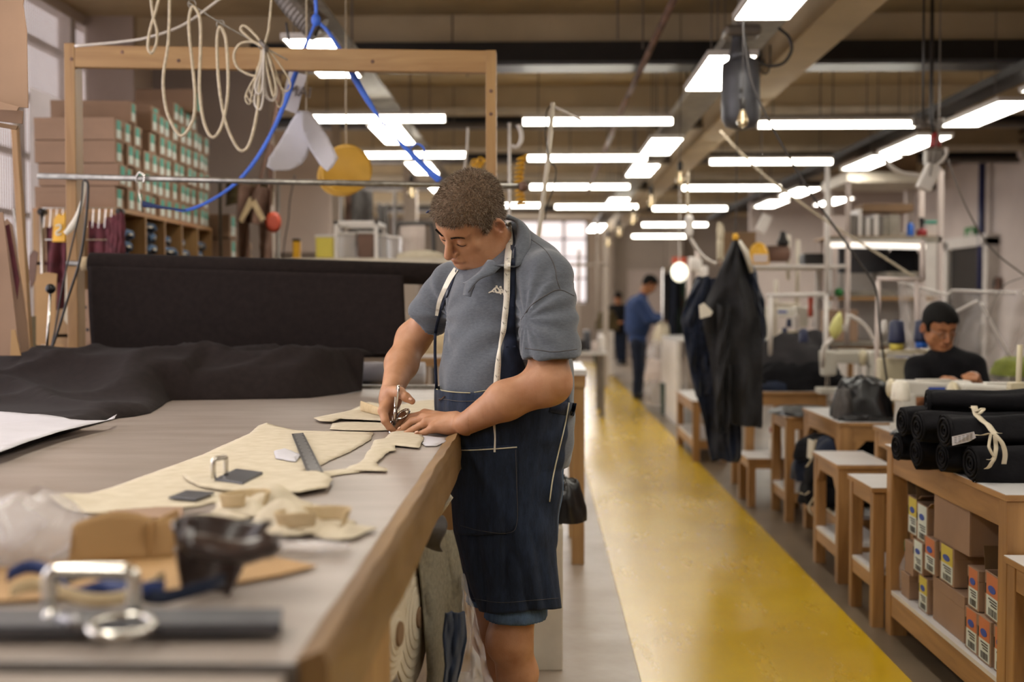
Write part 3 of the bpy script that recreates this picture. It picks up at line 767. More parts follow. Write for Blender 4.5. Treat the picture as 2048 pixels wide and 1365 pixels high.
def hand_r(P):
    W = RA[3]
    K = [w3(766, 822, 3.42), w3(771, 824, 3.455), w3(778, 822, 3.485), w3(785, 818, 3.51)]
    d = cone(P, W, w3(781, 800, 3.475), .030, .028)
    for k in K: d = smin(d, cone(P, w3(781, 797, 3.475), k, .024, .0155), .018)
    F = [[K[0], w3(770, 842, 3.40), w3(779, 855, 3.405), w3(786, 861, 3.41)], [K[1], w3(779, 846, 3.45), w3(793, 852, 3.45), w3(804, 838, 3.445)],
         [K[2], w3(785, 842, 3.49), w3(798, 846, 3.49), w3(808, 829, 3.48)], [K[3], w3(791, 834, 3.52), w3(801, 836, 3.52), w3(807, 826, 3.515)]]
    R = [(.0135, .0115, .0100, .0085), (.013, .0112, .0100, .0085), (.0125, .0105, .0095, .0085), (.0115, .0095, .0085, .0078)]
    for f, r in zip(F, R): d = smin(d, chain(P, f, r, .003), .005)
    t = chain(P, [w3(785, 783, 3.455), w3(800, 786, 3.42), w3(812, 795, 3.40), w3(824, 803, 3.395)], (.021, .0155, .0125, .0095), .008)
    return smin(d, t, .012)
KNEE = [w3(1021, 1285, 3.37), w3(990, 1275, 3.56)]
def leg_sdf(P):
    d = None
    for k, (hip, kn, an) in enumerate(((w3(1050, 960, 3.42), KNEE[0], (KNEE[0][0]+.005, KNEE[0][1]+.03, .09)), (w3(1000, 960, 3.52), KNEE[1], (KNEE[1][0]-.0, KNEE[1][1]+.03, .09)))):
        an = np.array(an); kn = np.array(kn)
        e = cone(P, hip, kn, .088, .060)
        cf = kn+(an-kn)*.3+np.array((.018, .012, 0))
        e = smin(e, cone(P, kn, cf, .055, .055), .03); e = smin(e, cone(P, cf, an, .054, .034), .03)
        e = smin(e, ell(P, kn+np.array((-.035, -.02, .01)), (.03, .035, .045)), .03)
        e = smin(e, cone(P, an-np.array((0, 0, .03)), an+np.array((-.10, -.03, -.055)), .034, .026), .03)
        d = e if d is None else np.minimum(d, e)
    return d
def neck_sdf(P): return smin(cone(P, w3(968, 470, 3.43), w3(1015, 520, 3.47), .058, .068), cone(P, w3(955, 500, 3.42), w3(1000, 540, 3.46), .045, .06), .03)
def headneck(P): return smin(HM.sdf(P), neck_sdf(P), .022)
def arm_l(P): return smin(limb_sdf(P), hand_l(P), .01)
def arm_r(P): return smin(limb_sdf(P), hand_r(P), .01)
def bb(pts, pad):
    a = np.array(pts); return a.min(0)-pad, a.max(0)+pad
foot_y = 3.42
MAN = thing('person', (KNEE[0][0], 3.45, 0), 'man cutting cream cloth with shears, wearing a grey polo shirt and denim apron', 'person')
skin_mat('skin_man', '#b98a6a', '#a1704f')
mb = MB()
o = HM.o
snet_mb(mb, headneck, o-.17, o+.17, .0032)
lo, hi = bb(LA[1:]+[w3(1100, 690, 3.25)], .075); XC = w3(938, 850, 3.29)[0]; snet_mb(mb, lambda P: np.maximum(limb_sdf(P), XC-.004-P[:, 0]), lo, hi, .006)
P_ = [w3(938, 850, 3.25), w3(775, 880, 3.4), w3(850, 800, 3.5), w3(840, 870, 3.28)]
lo, hi = bb(P_, .045); lo[2] = .995; snet_mb(mb, lambda P: np.maximum(smin(cone(P, LA[2], LA[3], .052, .0315), hand_l(P), .01), P[:, 0]-XC-.004), lo, hi, .0026)
def arm_r_up(P): return np.maximum(limb_sdf(P), (w3(783, 770, 3.5)[2]-.006)-P[:, 2])
lo, hi = bb(RA, .07); snet_mb(mb, arm_r_up, lo, hi, .005)
lo, hi = bb([w3(758, 765, 3.4), w3(830, 870, 3.55)], .03); lo[2] = .99; snet_mb(mb, lambda P: np.maximum(arm_r(P), P[:, 2]-w3(783, 770, 3.5)[2]), lo, hi, .0026)
lo, hi = bb([KNEE[0], KNEE[1], (KNEE[0][0], 3.6, .02)], .13); hi[2] = .62; lo[2] = -.01; lo[0] -= .1; snet_mb(mb, leg_sdf, lo, hi, .009)
snet_mb(mb, lambda P: np.minimum(cone(P, w3(1015, 520, 3.47), w3(1015, 900, 3.48), .05, .09), np.minimum(np.minimum(cone(P, w3(1030, 545, 3.48), LA[0], .05, .05), cone(P, w3(1030, 545, 3.48), RA[0], .05, .04)), np.minimum(cone(P, w3(1015, 880, 3.48), KNEE[0], .08, .05), cone(P, w3(1015, 880, 3.48), KNEE[1], .08, .05)))), (-.45, 3.15, .4), (.2, 3.8, 1.6), .02)
body = mb.build('body', 'skin_man', MAN, smooth=True)
paint(body, skin_tone(HM))
# polo shirt
shirt = MB(); snet_mb(shirt, shirt_sdf, w3(830, 960, 3.75)-np.array((.06, .75, .03)), w3(1160, 420, 3.2)+np.array((.08, .62, .04)), .0065)
sh = shirt.build('polo_shirt', 'polo', MAN, smooth=True)
# jean shorts
def shorts_sdf(P):
    d = cone(P, w3(1058, 930, 3.43), w3(1029, 1235, 3.385), .106, .088)
    d = smin(d, cone(P, w3(1000, 930, 3.52), w3(992, 1235, 3.56), .108, .086), .02)
    z = P[:, 2]; d = d-.003*np.sin(z*45+P[:, 0]*30)-.002*np.sin(P[:, 0]*90+z*12)
    hz = w3(1029, 1243, 3.345)[2]; hem = .0035*(z < hz+.025)
    return np.maximum(np.maximum(d-hem, hz-z), z-w3(1029, 900, 3.4)[2])
sm_ = MB(); snet_mb(sm_, shorts_sdf, w3(950, 1260, 3.7)-np.array((.1, .6, 0)), w3(1120, 880, 3.3)+np.array((.12, .5, 0)), .009)
sm_.build('shorts', 'jean', MAN, smooth=True)
# shoes
for s, K in zip((1, -1), KNEE):
    m = MB(); c = V((K[0], K[1]+.03, 0))
    m.grid(lambda u, v: (lambda t, a: c+V((-.21*t+.07, -.07*t, .0))+V((.02, -.045*(1-.4*abs(2*t-1)**3)*1.0, 0))*math.cos(a)*1.0+V((0, 0, (.05-.02*t)*max(0, math.sin(a)) + .0))*1.0)(u, v*2*PI), 12, 14)
    m.build('shoe', 'dark_metal', MAN, smooth=True)
# hair: cap plus short bristles
hm = MB(); snet_mb(hm, lambda P: HM.hair(P), o-.16, o+.16, .0032)
cap_hair = hm.build('hair', 'hair', MAN, smooth=True)
WORLD_ORG[cap_hair.name] = WORLD_ORG['person']
def bristles(mb, head, src, n, seed, L0=.007, L1=.013):
    rnd = np.random.RandomState(seed); P = np.array(src.v)
    idx = rnd.randint(0, len(P), n); B = P[idx]+rnd.normal(0, .0015, (n, 3))
    e = 1e-3; g = np.stack([head.hair(B+np.eye(3)[i]*e)-head.hair(B-np.eye(3)[i]*e) for i in range(3)], -1)
    g /= np.linalg.norm(g, axis=1)[:, None]+1e-9
    flow = (head.R@np.array((0, .55, -.35)))
    D = g+flow+rnd.normal(0, .28, (n, 3)); D /= np.linalg.norm(D, axis=1)[:, None]
    T = np.cross(D, rnd.normal(0, 1, (n, 3))); T /= np.linalg.norm(T, axis=1)[:, None]
    L = rnd.uniform(L0, L1, n)[:, None]; w = .0005
    A = B-T*w-g*.001; C = B+T*w-g*.001; E = B+D*L
    vs = np.stack([A, C, E], 1).reshape(-1, 3); mb.add(vs.tolist(), [(3*i, 3*i+1, 3*i+2) for i in range(n)])
for nm, cnt, sd in (('hair_grey', 12000, 1), ('hair_brown', 16000, 2)):
    b = MB(); bristles(b, HM, hm, cnt, sd); bo = b.build('hair_bristles', nm, cap_hair); bo['kind'] = 'stuff'
# eyebrows, lashes
def brow(mb, head, side, seed, n=420):
    rnd = random.Random(seed)
    for i in range(n):
        t = rnd.random(); x = .012+.036*t; y = .1045-.030*t**1.6; z = .0135+.007*math.sin(t*2.6)-.004*t+rnd.uniform(-.0028, .0028)*(1-.5*t)
        p = np.array([(x*side, y, z)])
        for _ in range(3):
            d = head_sdf(p)[0]; p[0, 1] -= d
        p = V(p[0]); q = p+V((side*.006, .0035, .002*(1-2*t)+rnd.uniform(-.001, .001))); a = head.w(p+V((0, 0, .0006))); b_ = head.w(p-V((0, 0, .0006))); c = head.w(q)
        mb.add([a, b_, c], [(0, 1, 2)])
for s in (1, -1):
    m = MB(); brow(m, HM, s, 5+s); eb = m.build('eyebrow', 'brow', MAN); 
    m = MB(); pts = []
    for i in range(9):
        t = i/8; x = .031+(t-.5)*.027; z = -.0155-.003*math.sin(t*PI); p = np.array([(x*s, .1, z)])
        for _ in range(6): p[0, 1] -= head_sdf(p)[0]*.9
        pts.append(HM.w(p[0]+np.array((0, .0006, 0))))
    m.tube(pts, [.0007+.0013*math.sin(PI*i/8) for i in range(9)], 5); m.build('eyelashes', 'brow', MAN)
# nails
def nail(p, tip_dir, up, name='fingernail'):
    p, d, u = V(p), V(tip_dir).normalized(), V(up).normalized(); sd = d.cross(u).normalized(); u = sd.cross(d)
    m = MB(); m.grid(lambda a, b: p+d*(a-.5)*.010+sd*(b-.5)*.008*(1-.3*a*a)+u*(.0015-.005*(b-.5)**2*2), 3, 4, .0006); m.build(name, 'nail', MAN, smooth=True)
mat('nail', '#d3a58c', .3, var=.02)
nail(w3(786, 857, 3.445)+np.array((0, 0, .006)), w3(785, 860, 3.45)-w3(803, 847, 3.455), (0, -.5, .9))
nail(w3(798, 861, 3.40)+np.array((0, 0, .006)), w3(797, 864, 3.40)-w3(808, 856, 3.41), (0, -.5, .9))
nail(w3(833, 868, 3.305)+np.array((0, 0, .005)), w3(832, 871, 3.31)-w3(842, 868, 3.31), (0, -.5, .9))
nail(w3(821, 801, 3.385)+np.array((0, 0, .003)), w3(824, 803, 3.395)-w3(812, 795, 3.40), (0, -.9, .4))
# ---------------------------------------------------------------- denim apron wrapped round the front
AP_R = [(772, 871, 1122), (806, 871, 1124), (850, 874, 1118), (900, 890, 1112), (960, 902, 1104), (1000, 904, 1099), (1060, 908, 1101), (1120, 922, 1107), (1180, 942, 1116), (1216, 957, 1121)]
def ap_row(v):
    py = 776+(1206-776)*v
    l = np.interp(py, [r[0] for r in AP_R], [r[1] for r in AP_R]); r = np.interp(py, [r[0] for r in AP_R], [r[2] for r in AP_R]); return py, l, r
def body_field(P): return np.minimum(shirt_sdf(P), shorts_sdf(P))
NU, NV = 110, 90
def apron_pts():
    G = np.zeros((NU+1, NV+1, 3))
    for j in range(NV+1):
        v = j/NV; py, l, r = ap_row(v)
        Yc = 3.49-.05*v
        # radius from the silhouette: left edge is the tangent of the circle, right edge is at theta = 112 deg
        rr = (r-l)/1.735*Yc/F_PX; cx = l+(r-l)/1.735
        c = at(cx, py, Yc)
        for i in range(NU+1):
            th = math.radians(-95+203*i/NU)
            fold = v*v*.012*math.sin(th*5+1)+v*.006*math.sin(th*11+2*v)+.002*math.sin(th*23+v*5)
            rad = rr+fold*.8
            p = c+FW*math.cos(th)*rad+LF*math.sin(th)*rad*1.02
            p.z = c.z+.012*math.sin(th*1.0)*v-.01*v*math.cos(th*3)*.4
            G[i, j] = p
    Q = G.reshape(-1, 3)
    for _ in range(3):
        e = .004; d = body_field(Q); g = np.stack([body_field(Q+np.eye(3)[k]*e)-body_field(Q-np.eye(3)[k]*e) for k in range(3)], -1)/(2*e)
        g[:, 2] = 0; g /= np.linalg.norm(g, axis=1)[:, None]+1e-6
        Q = Q+np.clip(.010-d, 0, .06)[:, None]*g
    return Q.reshape(NU+1, NV+1, 3)
G = apron_pts()
ap = MB(); ap.grid(lambda u, v: V(G[int(round(u*NU)), int(round(v*NV))]), NU, NV, .0016)
apo = ap.build('apron', 'denim', MAN, smooth=True)
T_AP = bvh_of([ap]); T_SH = bvh_of([shirt]); T_ALL = bvh_of([ap, shirt])
WORLD_ORG[apo.name] = WORLD_ORG['person']; WORLD_ORG[sh.name] = WORLD_ORG['person']
def stitch(mb, pts, tree, r=.0011, off=.002, n=8):
    c = spline([V((p[0], p[1], 0)) for p in pts], n); mb.tube([drape(tree, p.x, p.y, off) for p in c], r, 5)
# patch pocket
pk = MB()
def pkf(u, v):
    px0 = 893+20*v; px1 = 1034+2*v; py = 894+176*v
    px = px0+(px1-px0)*u
    if v > .86: px = min(px, px1-(v-.86)/.14*22); 
    return drape(T_AP, px, py+2*math.sin(u*6), .0035)
pk.grid(pkf, 24, 26, .0022); po = pk.build('pocket', 'denim', apo, smooth=True)
mat('thread', '#a8a184', .8, var=.02); mat('thread_dark', '#4d4a4a', .8, var=.02); mat('piping', '#c9c4ae', .7, var=.02)
s = MB(); stitch(s, [(896, 898), (930, 901), (980, 899), (1034, 895)], T_AP, .0021, .006); s.build('pocket_hem', 'piping', apo, smooth=True)
s = MB(); stitch(s, [(1031, 900), (1033, 960), (1034, 1045), (1016, 1067), (960, 1062), (915, 1050)], T_AP, .0007, .0065); s.build('stitching', 'thread_dark', apo)
s = MB(); stitch(s, [(1138, 806), (1130, 850), (1117, 905), (1106, 955), (1099, 1004)], T_AP, .0022, .003); s.build('piping', 'piping', apo, smooth=True)
s = MB(); stitch(s, [(945, 1198), (1000, 1206), (1060, 1202), (1117, 1197)], T_AP, .0007, .002); s.build('stitching', 'thread_dark', apo)
s = MB(); stitch(s, [(876, 797), (920, 803), (970, 801), (1010, 796)], T_AP, .0009, .002); s.build('stitching', 'thread_dark', apo)
s = MB(); stitch(s, [(873, 779), (900, 784), (940, 786), (975, 781), (1005, 778)], T_AP, .0016, .001); s.build('frayed_edge', 'thread', apo)
s = MB(); stitch(s, [(879, 801), (884, 798), (890, 793)], T_AP, .0022, .004); s.build('safety_pin', 'chrome', apo)
# ---------------------------------------------------------------- polo details
c = MB(); ribbon(c, T_SH, [(940, 568), (936, 580), (933, 592)], [20, 18, 16], .002, .0016, 6); c.build('placket', 'polo', sh, smooth=True)
# collar: near wing, stand at the nape
def wing(pts_in, pts_out, off):
    A = [drape(T_SH, p[0], p[1], off) if len(p) == 2 else at(*p) for p in pts_in]; B = [drape(T_SH, p[0], p[1], off*.5) if len(p) == 2 else at(*p) for p in pts_out]
    A = spline(A, 5); B = spline(B, 5); n = min(len(A), len(B))-1
    m = MB(); m.grid(lambda u, v: A[int(round(u*n))].lerp(B[int(round(u*n))], v)+V((0, -.006*math.sin(v*PI), .008*math.sin(v*PI))), n, 6, .003); return m
CW1 = (wing([(1008, 438, 3.48), (1030, 445, 3.42), (1034, 470, 3.37), (1024, 505, 3.33), (1000, 530, 3.33), (985, 546, 3.33)],
     [(1022, 432, 3.50), (1054, 452, 3.42), (1062, 478, 3.37), (1056, 505, 3.33), (1036, 532, 3.29), (990, 530, 3.29)], .008))
CW2 = (wing([(975, 520, 3.33), (955, 545, 3.31), (935, 562, 3.32), (925, 566, 3.35)], [(1000, 535, 3.29), (985, 549, 3.28), (958, 560, 3.28), (936, 585, 3.28)], .006))
for cw in (CW1, CW2): cw.build('collar', 'polo', sh, smooth=True)
T_ALL = bvh_of([ap, shirt, CW1, CW2])
# dark bib and strap going up beside the tape, and the far strap
b = MB(); ribbon(b, T_ALL, [(1032, 790), (1026, 740), (1021, 690), (1020, 640), (1022, 590), (1024, 530), (1024, 480), (1018, 448)], [66, 50, 26, 20, 16, 13, 11, 9], .006, .0016, 6)
b.build('neck_strap', 'navy_cloth', apo, smooth=True)
b = MB(); ribbon(b, T_ALL, [(873, 778), (871, 735), (870, 700), (872, 660), (885, 610), (902, 565), (910, 540)], [6, 6, 6, 6, 6, 6, 6], .005, .0016, 6, 3.45)
b.build('neck_strap', 'navy_cloth', apo, smooth=True)
b = MB(); ribbon(b, T_ALL, [(1100, 812), (1125, 816), (1150, 820)], [26, 26, 26], .003, .002, 6)
b.build('waist_band', 'navy_cloth', apo, smooth=True)
s = MB(); stitch(s, [(1050, 697), (1080, 701), (1110, 704), (1154, 699)], T_SH, .0012, .0008); s.build('sleeve_seam', 'thread_dark', sh)
s = MB(); stitch(s, [(1042, 640), (1062, 612), (1090, 592), (1118, 580), (1148, 592)], T_SH, .0014, .0004); s.build('armhole_seam', 'thread_dark', sh)
s = MB(); stitch(s, [(1060, 478), (1090, 500), (1108, 530), (1114, 560), (1120, 578)], T_SH, .0014, .0004); s.build('shoulder_seam', 'thread_dark', sh)
# embroidered emblem: two back-to-back figures
em = MB()
def estroke(pts, w=3.0): ribbon(em, T_SH, pts, [w*.6, w, w*.6], .003, .0016, 4)
estroke([(977, 586), (984, 583), (989, 585)]); estroke([(983, 583), (990, 577), (995, 574)], 3.4); estroke([(990, 578), (992, 584), (998, 586)], 4); estroke([(994, 575), (999, 581), (998, 587)], 4)
estroke([(999, 576), (1001, 574), (1002, 577)], 4); estroke([(1002, 578), (1000, 584), (1002, 589)], 4); estroke([(1003, 578), (1007, 585), (1008, 591)], 4); estroke([(996, 585), (1001, 584), (1007, 586)], 3.2)
estroke([(992, 574), (993, 573), (995, 573)], 4)
em.build('emblem', 'tape_white', sh)
# ---------------------------------------------------------------- measuring tape round his neck
tp = MB(); P1 = [(1017, 445), (1019, 480), (1015, 520), (1014, 560), (1013, 600), (1009, 640), (1006, 665), (999, 695), (996, 730), (993, 770), (992, 800)]
ribbon(tp, T_ALL, P1, [11, 13, 13, 12.5, 12, 12, 11, 5, 12, 13, 12], .011, .0009, 6)
tape = tp.build('measuring_tape', 'tape_white', origin=at(1013, 600, 3.25), smooth=True)
tag(tape, 'white measuring tape hanging round the cutter\'s neck', 'measuring tape')
t2 = MB(); ribbon(t2, T_ALL, [(988, 850), (990, 875), (989, 905)], [5, 3, 4], .012, .0009, 5); t2.build('tape_end', 'tape_white', tape)
t2 = MB(); ribbon(t2, T_ALL, [(912, 538), (900, 556), (888, 580), (878, 605), (873, 632)], [10, 10, 9, 8, 6], .007, .0009, 6, 3.45); t2.build('tape_end', 'tape_white', tape)
c = spline([V((p[0], p[1], 0)) for p in P1], 12); tk = MB(); nums = MB(); L = len(c)
for i in range(3, L-3, 2):
    p = c[i]; big = (i % 10 == 3)
    a = p+V((3.8, 0, 0)); b = p+V((.5 if big else 2.2, 0, 0))
    if 78 < i < 92: continue
    tk.tube([drape(T_ALL, a.x, a.y, .0128), drape(T_ALL, b.x, b.y, .0128)], .0004, 3)
    if big:
        for k, q in enumerate(((-3, -1.5), (-1.5, 0.8))):
            nums.tube([drape(T_ALL, p.x+q[0], p.y+q[1]-2, .0128), drape(T_ALL, p.x+q[0]+1, p.y+q[1]+1.5, .0128)], .0006, 3)
to = tk.build('tick_marks', 'ink', tape); to['kind'] = 'stuff'
no = nums.build('numerals', 'ink', tape); no['kind'] = 'stuff'
# pen behind his far ear
pn = MB(); pn.tube([at(856, 424, 3.46), at(876, 418, 3.5)], .0035, 8); pn.tube([at(852, 426, 3.455), at(856, 424, 3.46)], [.0012, .003], 8)
tag(pn.build('ballpoint_pen', 'navy_strap', smooth=True), 'blue ballpoint pen tucked behind the cutter\'s far ear', 'pen')
# ---------------------------------------------------------------- shears in his right hand
shr = thing('tailor_shears', at(790, 850, 3.43), 'chrome tailor\'s shears in the cutter\'s right hand', 'scissors')
def ring(mb, c, a, b, ra, rb, r, n=20, sq=1.0):
    mb.tube([V(c)+V(a)*ra*math.cos(2*PI*k/n)+V(b)*rb*math.sin(2*PI*k/n) for k in range(n)], r, 8, closed=True)
pv = V(w3(787, 845, 3.43)); top = V(w3(796, 776, 3.40)); tip = V(w3(777, 881, 3.41)); 
ax = (top-pv).normalized(); sd = V((.35, -.9, 0)); sd = (sd-ax*sd.dot(ax)).normalized()
m = MB(); ring(m, top-ax*.028, ax, sd, .034, .012, .0036); m.tube([top-ax*.062, pv+ax*.015, pv], [.004, .006, .007], 8); m.build('thumb_handle', 'chrome', shr, smooth=True)
c2 = V(w3(806, 829, 3.45)); ax2 = (c2-pv).normalized(); sd2 = V((.2, -.8, -.5)); sd2 = (sd2-ax2*sd2.dot(ax2)).normalized()
m = MB(); ring(m, c2, ax2, sd2, .022, .014, .0036); m.tube([c2-ax2*.02, pv+ax2*.01, pv], [.005, .006, .007], 8); m.build('finger_handle', 'chrome', shr, smooth=True)
for k, off in enumerate((-.003, .003)):
    m = MB(); d = (tip-pv).normalized(); s_ = V((0, 0, 1)).cross(d).normalized(); up = d.cross(s_)
    q = pv+s_*off; m.prism([q+up*.008, q-up*.008, tip+s_*off*.2+up*(.0+.006*k)-d*.0], s_*.002*(1 if k else -1)); m.build('blade', 'chrome', shr)
m = MB(); m.ball(pv, .006, 10); m.build('pivot_screw', 'chrome', shr, smooth=True)
# ================================================================ THE CUTTING TABLE
from mathutils.geometry import delaunay_2d_cdt
ZT = 1.0; TX = -.252; TY0, TY1 = 1.235, 5.1
ct = thing('cutting_table', ((-2.4+TX)/2, 3.2, 0), 'long wooden cutting table with a worn grey lino top', 'table')
MB().bx(-2.4, TX-.004, TY0, TY1, ZT-.006, ZT).build('lino_top', 'lino', ct, bevel=.002)
MB().bx(-2.4, TX-.004, TY0, TY1, ZT-.04, ZT-.006).build('board', 'plywood', ct)
m = MB()                                            # worn front edge board, slightly wavy
m.grid(lambda u, v: V((TX+.0025*ns(u*30, v*3)+(-.004 if v > .93 else 0), TY0+(TY1-TY0)*u, ZT+.002-.098*(1-v)+.003*ns(u*14)*(v > .9))), 160, 10, -.032); m.build('edge_board', 'plywood', ct, smooth=False)
MB().bx(-2.4, TX, TY0-.006, TY0, ZT-.075, ZT+.001).build('end_trim', 'steel', ct)
MB().bx(-2.38, TX-.03, TY1, TY1+.05, ZT-.05, ZT+.014).build('end_trim', 'galv', ct)
for x0, y0, y1 in ((TX-.12, 1.35, 2.04), (TX-.12, 4.4, 4.52), (-2.38, 1.5, 2.04), (-2.38, 4.4, 4.52)):
    MB().bx(x0, x0+.115, y0, y1, 0, ZT-.04).build('leg_panel', 'pine', ct)
MB().bx(-2.3, TX-.1, 1.4, 5.0, .12, .15).build('lower_shelf', 'plywood', ct)
for y in (2.0, 3.2, 4.4): MB().bx(-2.3, TX-.1, y, y+.05, .86, .95).build('cross_rail', 'pine_h', ct)
ct2 = thing('cutting_table', (-1.3, .9, 0), 'near end section of the grey cutting table, cut off at the bottom left', 'table')
MB().bx(-2.4, -.262, .35, 1.225, ZT-.02, ZT-.008).build('lino_top', 'lino', ct2, bevel=.003)
MB().bx(-2.4, -.27, .35, 1.225, ZT-.09, ZT-.02).build('board', 'plywood', ct2)
for x in (-2.3, -.4):
    for y in (.45, 1.1): MB().bx(x, x+.08, y, y+.08, 0, ZT-.09).build('leg', 'pine', ct2)
for y, l in ((2.72, .16), (1.98, .05)):             # drips of dried white glue on the edge board
    m = MB(); m.tube([(TX+.003, y, ZT+.002), (TX+.004, y+.005, ZT-.04), (TX+.004, y+.002, ZT-.075)], [.008, .006, .003], 6)
    m.build('glue_drip', 'tape_white', ct, smooth=True)

def inside(p, poly):
    x, y = p; c = False; n = len(poly)
    for i in range(n):
        x1, y1 = poly[i]; x2, y2 = poly[i-1]
        if (y1 > y) != (y2 > y) and x < (x2-x1)*(y-y1)/(y2-y1)+x1: c = not c
    return c
def edge_dist(p, poly):
    b = 9e9; x, y = p
    for i in range(len(poly)):
        x1, y1 = poly[i]; x2, y2 = poly[i-1]; dx, dy = x2-x1, y2-y1
        t = max(0, min(1, ((x-x1)*dx+(y-y1)*dy)/(dx*dx+dy*dy+1e-12))); b = min(b, math.hypot(x1+t*dx-x, y1+t*dy-y))
    return b
def cloth_poly(poly, hfn, step=.02, jit=.002, thick=.0018, seed=0, frac=1.0):
    """a sheet filling a 2-D outline, its height given by hfn(x, y, distance to the edge)"""
    rnd = random.Random(seed); B = []
    for i in range(len(poly)):
        a, b = V(poly[i-1]), V(poly[i]); n = max(1, int((b-a).length/step))
        for k in range(n):
            p = a.lerp(b, k/n); B.append((p.x+rnd.uniform(-jit, jit), p.y+rnd.uniform(-jit, jit)))
    xs = [p[0] for p in B]; ys = [p[1] for p in B]; pts = list(B)
    x = min(xs)
    while x < max(xs):
        y = min(ys)
        while y < max(ys):
            q = (x+rnd.uniform(-.2, .2)*step, y+rnd.uniform(-.2, .2)*step)
            if inside(q, B) and edge_dist(q, B) > step*.45: pts.append(q)
            y += step
        x += step
    E = [(i, (i+1) % len(B)) for i in range(len(B))]
    r = delaunay_2d_cdt([V(p) for p in pts], E, [], 1, 1e-6)
    vs, fs = r[0], r[2]
    top = [V((p.x, p.y, hfn(p.x, p.y, edge_dist((p.x, p.y), B)))) for p in vs]; n = len(top)
    fs = [tuple(f) for f in fs]; mb = MB()
    out = []
    for f in fs:
        a, b, c = top[f[0]], top[f[1]], top[f[2]]
        out.append(f if (b-a).cross(c-a).z > 0 else f[::-1])
    cnt = {}
    for f in out:
        for k in range(3):
            e = (f[k], f[(k+1) % 3]); cnt[e] = cnt.get(e, 0)+1
    rim = [(a, b) for (a, b) in cnt if (b, a) not in cnt]
    mb.add(top+[p-V((0, 0, thick)) for p in top], out+[tuple(n+k for k in f[::-1]) for f in out]+[(b, a, n+a, n+b) for a, b in rim])
    return mb
def table_poly(px, z=ZT): return [(lambda p: (p.x, p.y))(onz(a, b, z)) for a, b in px]
def sm(t): t = max(0, min(1, t)); return t*t*(3-2*t)

# ---------------------------------------------------------------- black cloth: roll, drop and heap
FY = 5.16
rl = thing('fabric_roll', at(520, 530, FY), 'thick roll of black cloth slung between the posts of the wooden frame', 'fabric roll')
A, B = at(180, 528, FY), at(985, 552, FY+.04)
m = MB(); dirn = (B-A).normalized(); m.lathe(A, [(.044, 0), (.0485, .002), (.049, .012), (.048, .4), (.0478, (B-A).length), (.03, (B-A).length+.002)], 40, dirn); m.build('rolled_cloth', 'black_cloth', rl, smooth=True)
m = MB(); m.lathe(A-dirn*.035, [(.027, 0), (.03, .002), (.03, .05)], 24, dirn); m.build('cardboard_core', 'canvas2', rl, smooth=True)
m = MB(); m.tube([A-dirn*.10, B+dirn*.12], .011, 10); m.build('axle', 'galv', rl, smooth=True)
BK = 1.155                                            # height where the drop meets the heap
def sheet(u, v):
    top = A.lerp(B, u*.78+.004); bot = at(183-42*v*0+u*632, 712, FY-.05)
    z = top.z-.01+(BK-.012-top.z)*v
    x = top.x+(bot.x-top.x)*v
    return V((x, FY-.045-.012*math.sin(v*PI)+.004*math.sin(u*9+v*2)*v, z))
m = MB(); m.grid(sheet, 60, 24, .002); m.build('hanging_cloth', 'black_cloth', rl, smooth=True)
bp = [(800, 768), (770, 773), (740, 780), (690, 789), (620, 797), (560, 799), (480, 800), (400, 801), (345, 802), (334, 806), (322, 815), (300, 828), (270, 834), (235, 838), (150, 862), (80, 885), (0, 912), (-60, 932)]
poly = table_poly(bp)+[(-2.38, 2.75), (-2.38, 5.06), (-1.98, 5.09), (-.64, 5.09)]
def heap(x, y, d):
    h = .004+.024*sm(d/.04); kf = 1 if y > 4.98 else sm((d+.004)/.10)
    back = sm((y-(4.30 if x > -1.35 else 4.2))/.62)
    h += (.148 if x > -2.02 else .125)*back*kf
    w = ns(x*1.7, y*2.1, 3)*1.6
    f = abs(math.sin(4.2*x+7*y+w*2.2)); g = abs(math.sin(-6.5*x+4.5*y+w*2.0+1))
    amp = .036*sm(d/.12)*(1-.85*sm((y-4.93)/.1))
    if x < -1.25: amp *= .25+.75*sm((y-3.75)/.35)
    else: amp *= .8
    h += amp*((1-f)**1.6*.9+(1-g)**2*.7)
    h += .03*math.exp(-((x+1.22)**2/.05+(y-4.42)**2/.012))*sm(d/.06)
    return ZT+h
hp = cloth_poly(poly, heap, .026, .001, .003, 1)
tag(hp.build('black_cloth_heap', 'black_cloth', smooth=True, origin=(-1.6, 4.4, ZT)), 'loose black cloth lying in soft folds across the far end of the table', 'cloth')
# bar the cloth is drawn over
pp = table_poly([(-40, 836), (0, 831), (60, 833), (110, 836), (170, 841), (212, 841), (234, 829), (228, 838), (170, 851), (120, 863), (60, 882), (0, 904), (-40, 915)], ZT+.03)
T_HEAP = bvh_of([hp])
def on_heap(x, y, add):
    h = T_HEAP.ray_cast(V((x, y, 2)), V((0, 0, -1))); return (h[0].z if h[0] is not None else ZT)+add
pm = cloth_poly(pp, lambda x, y, d: max(ZT+.030, on_heap(x, y, .003))+.012*sm((x+1.45)/.12)*0, .03, .0008, .0012, 2)
tag(pm.build('pattern_paper', 'paper', smooth=True), 'white paper sheet lying on the black cloth at the left edge', 'paper')

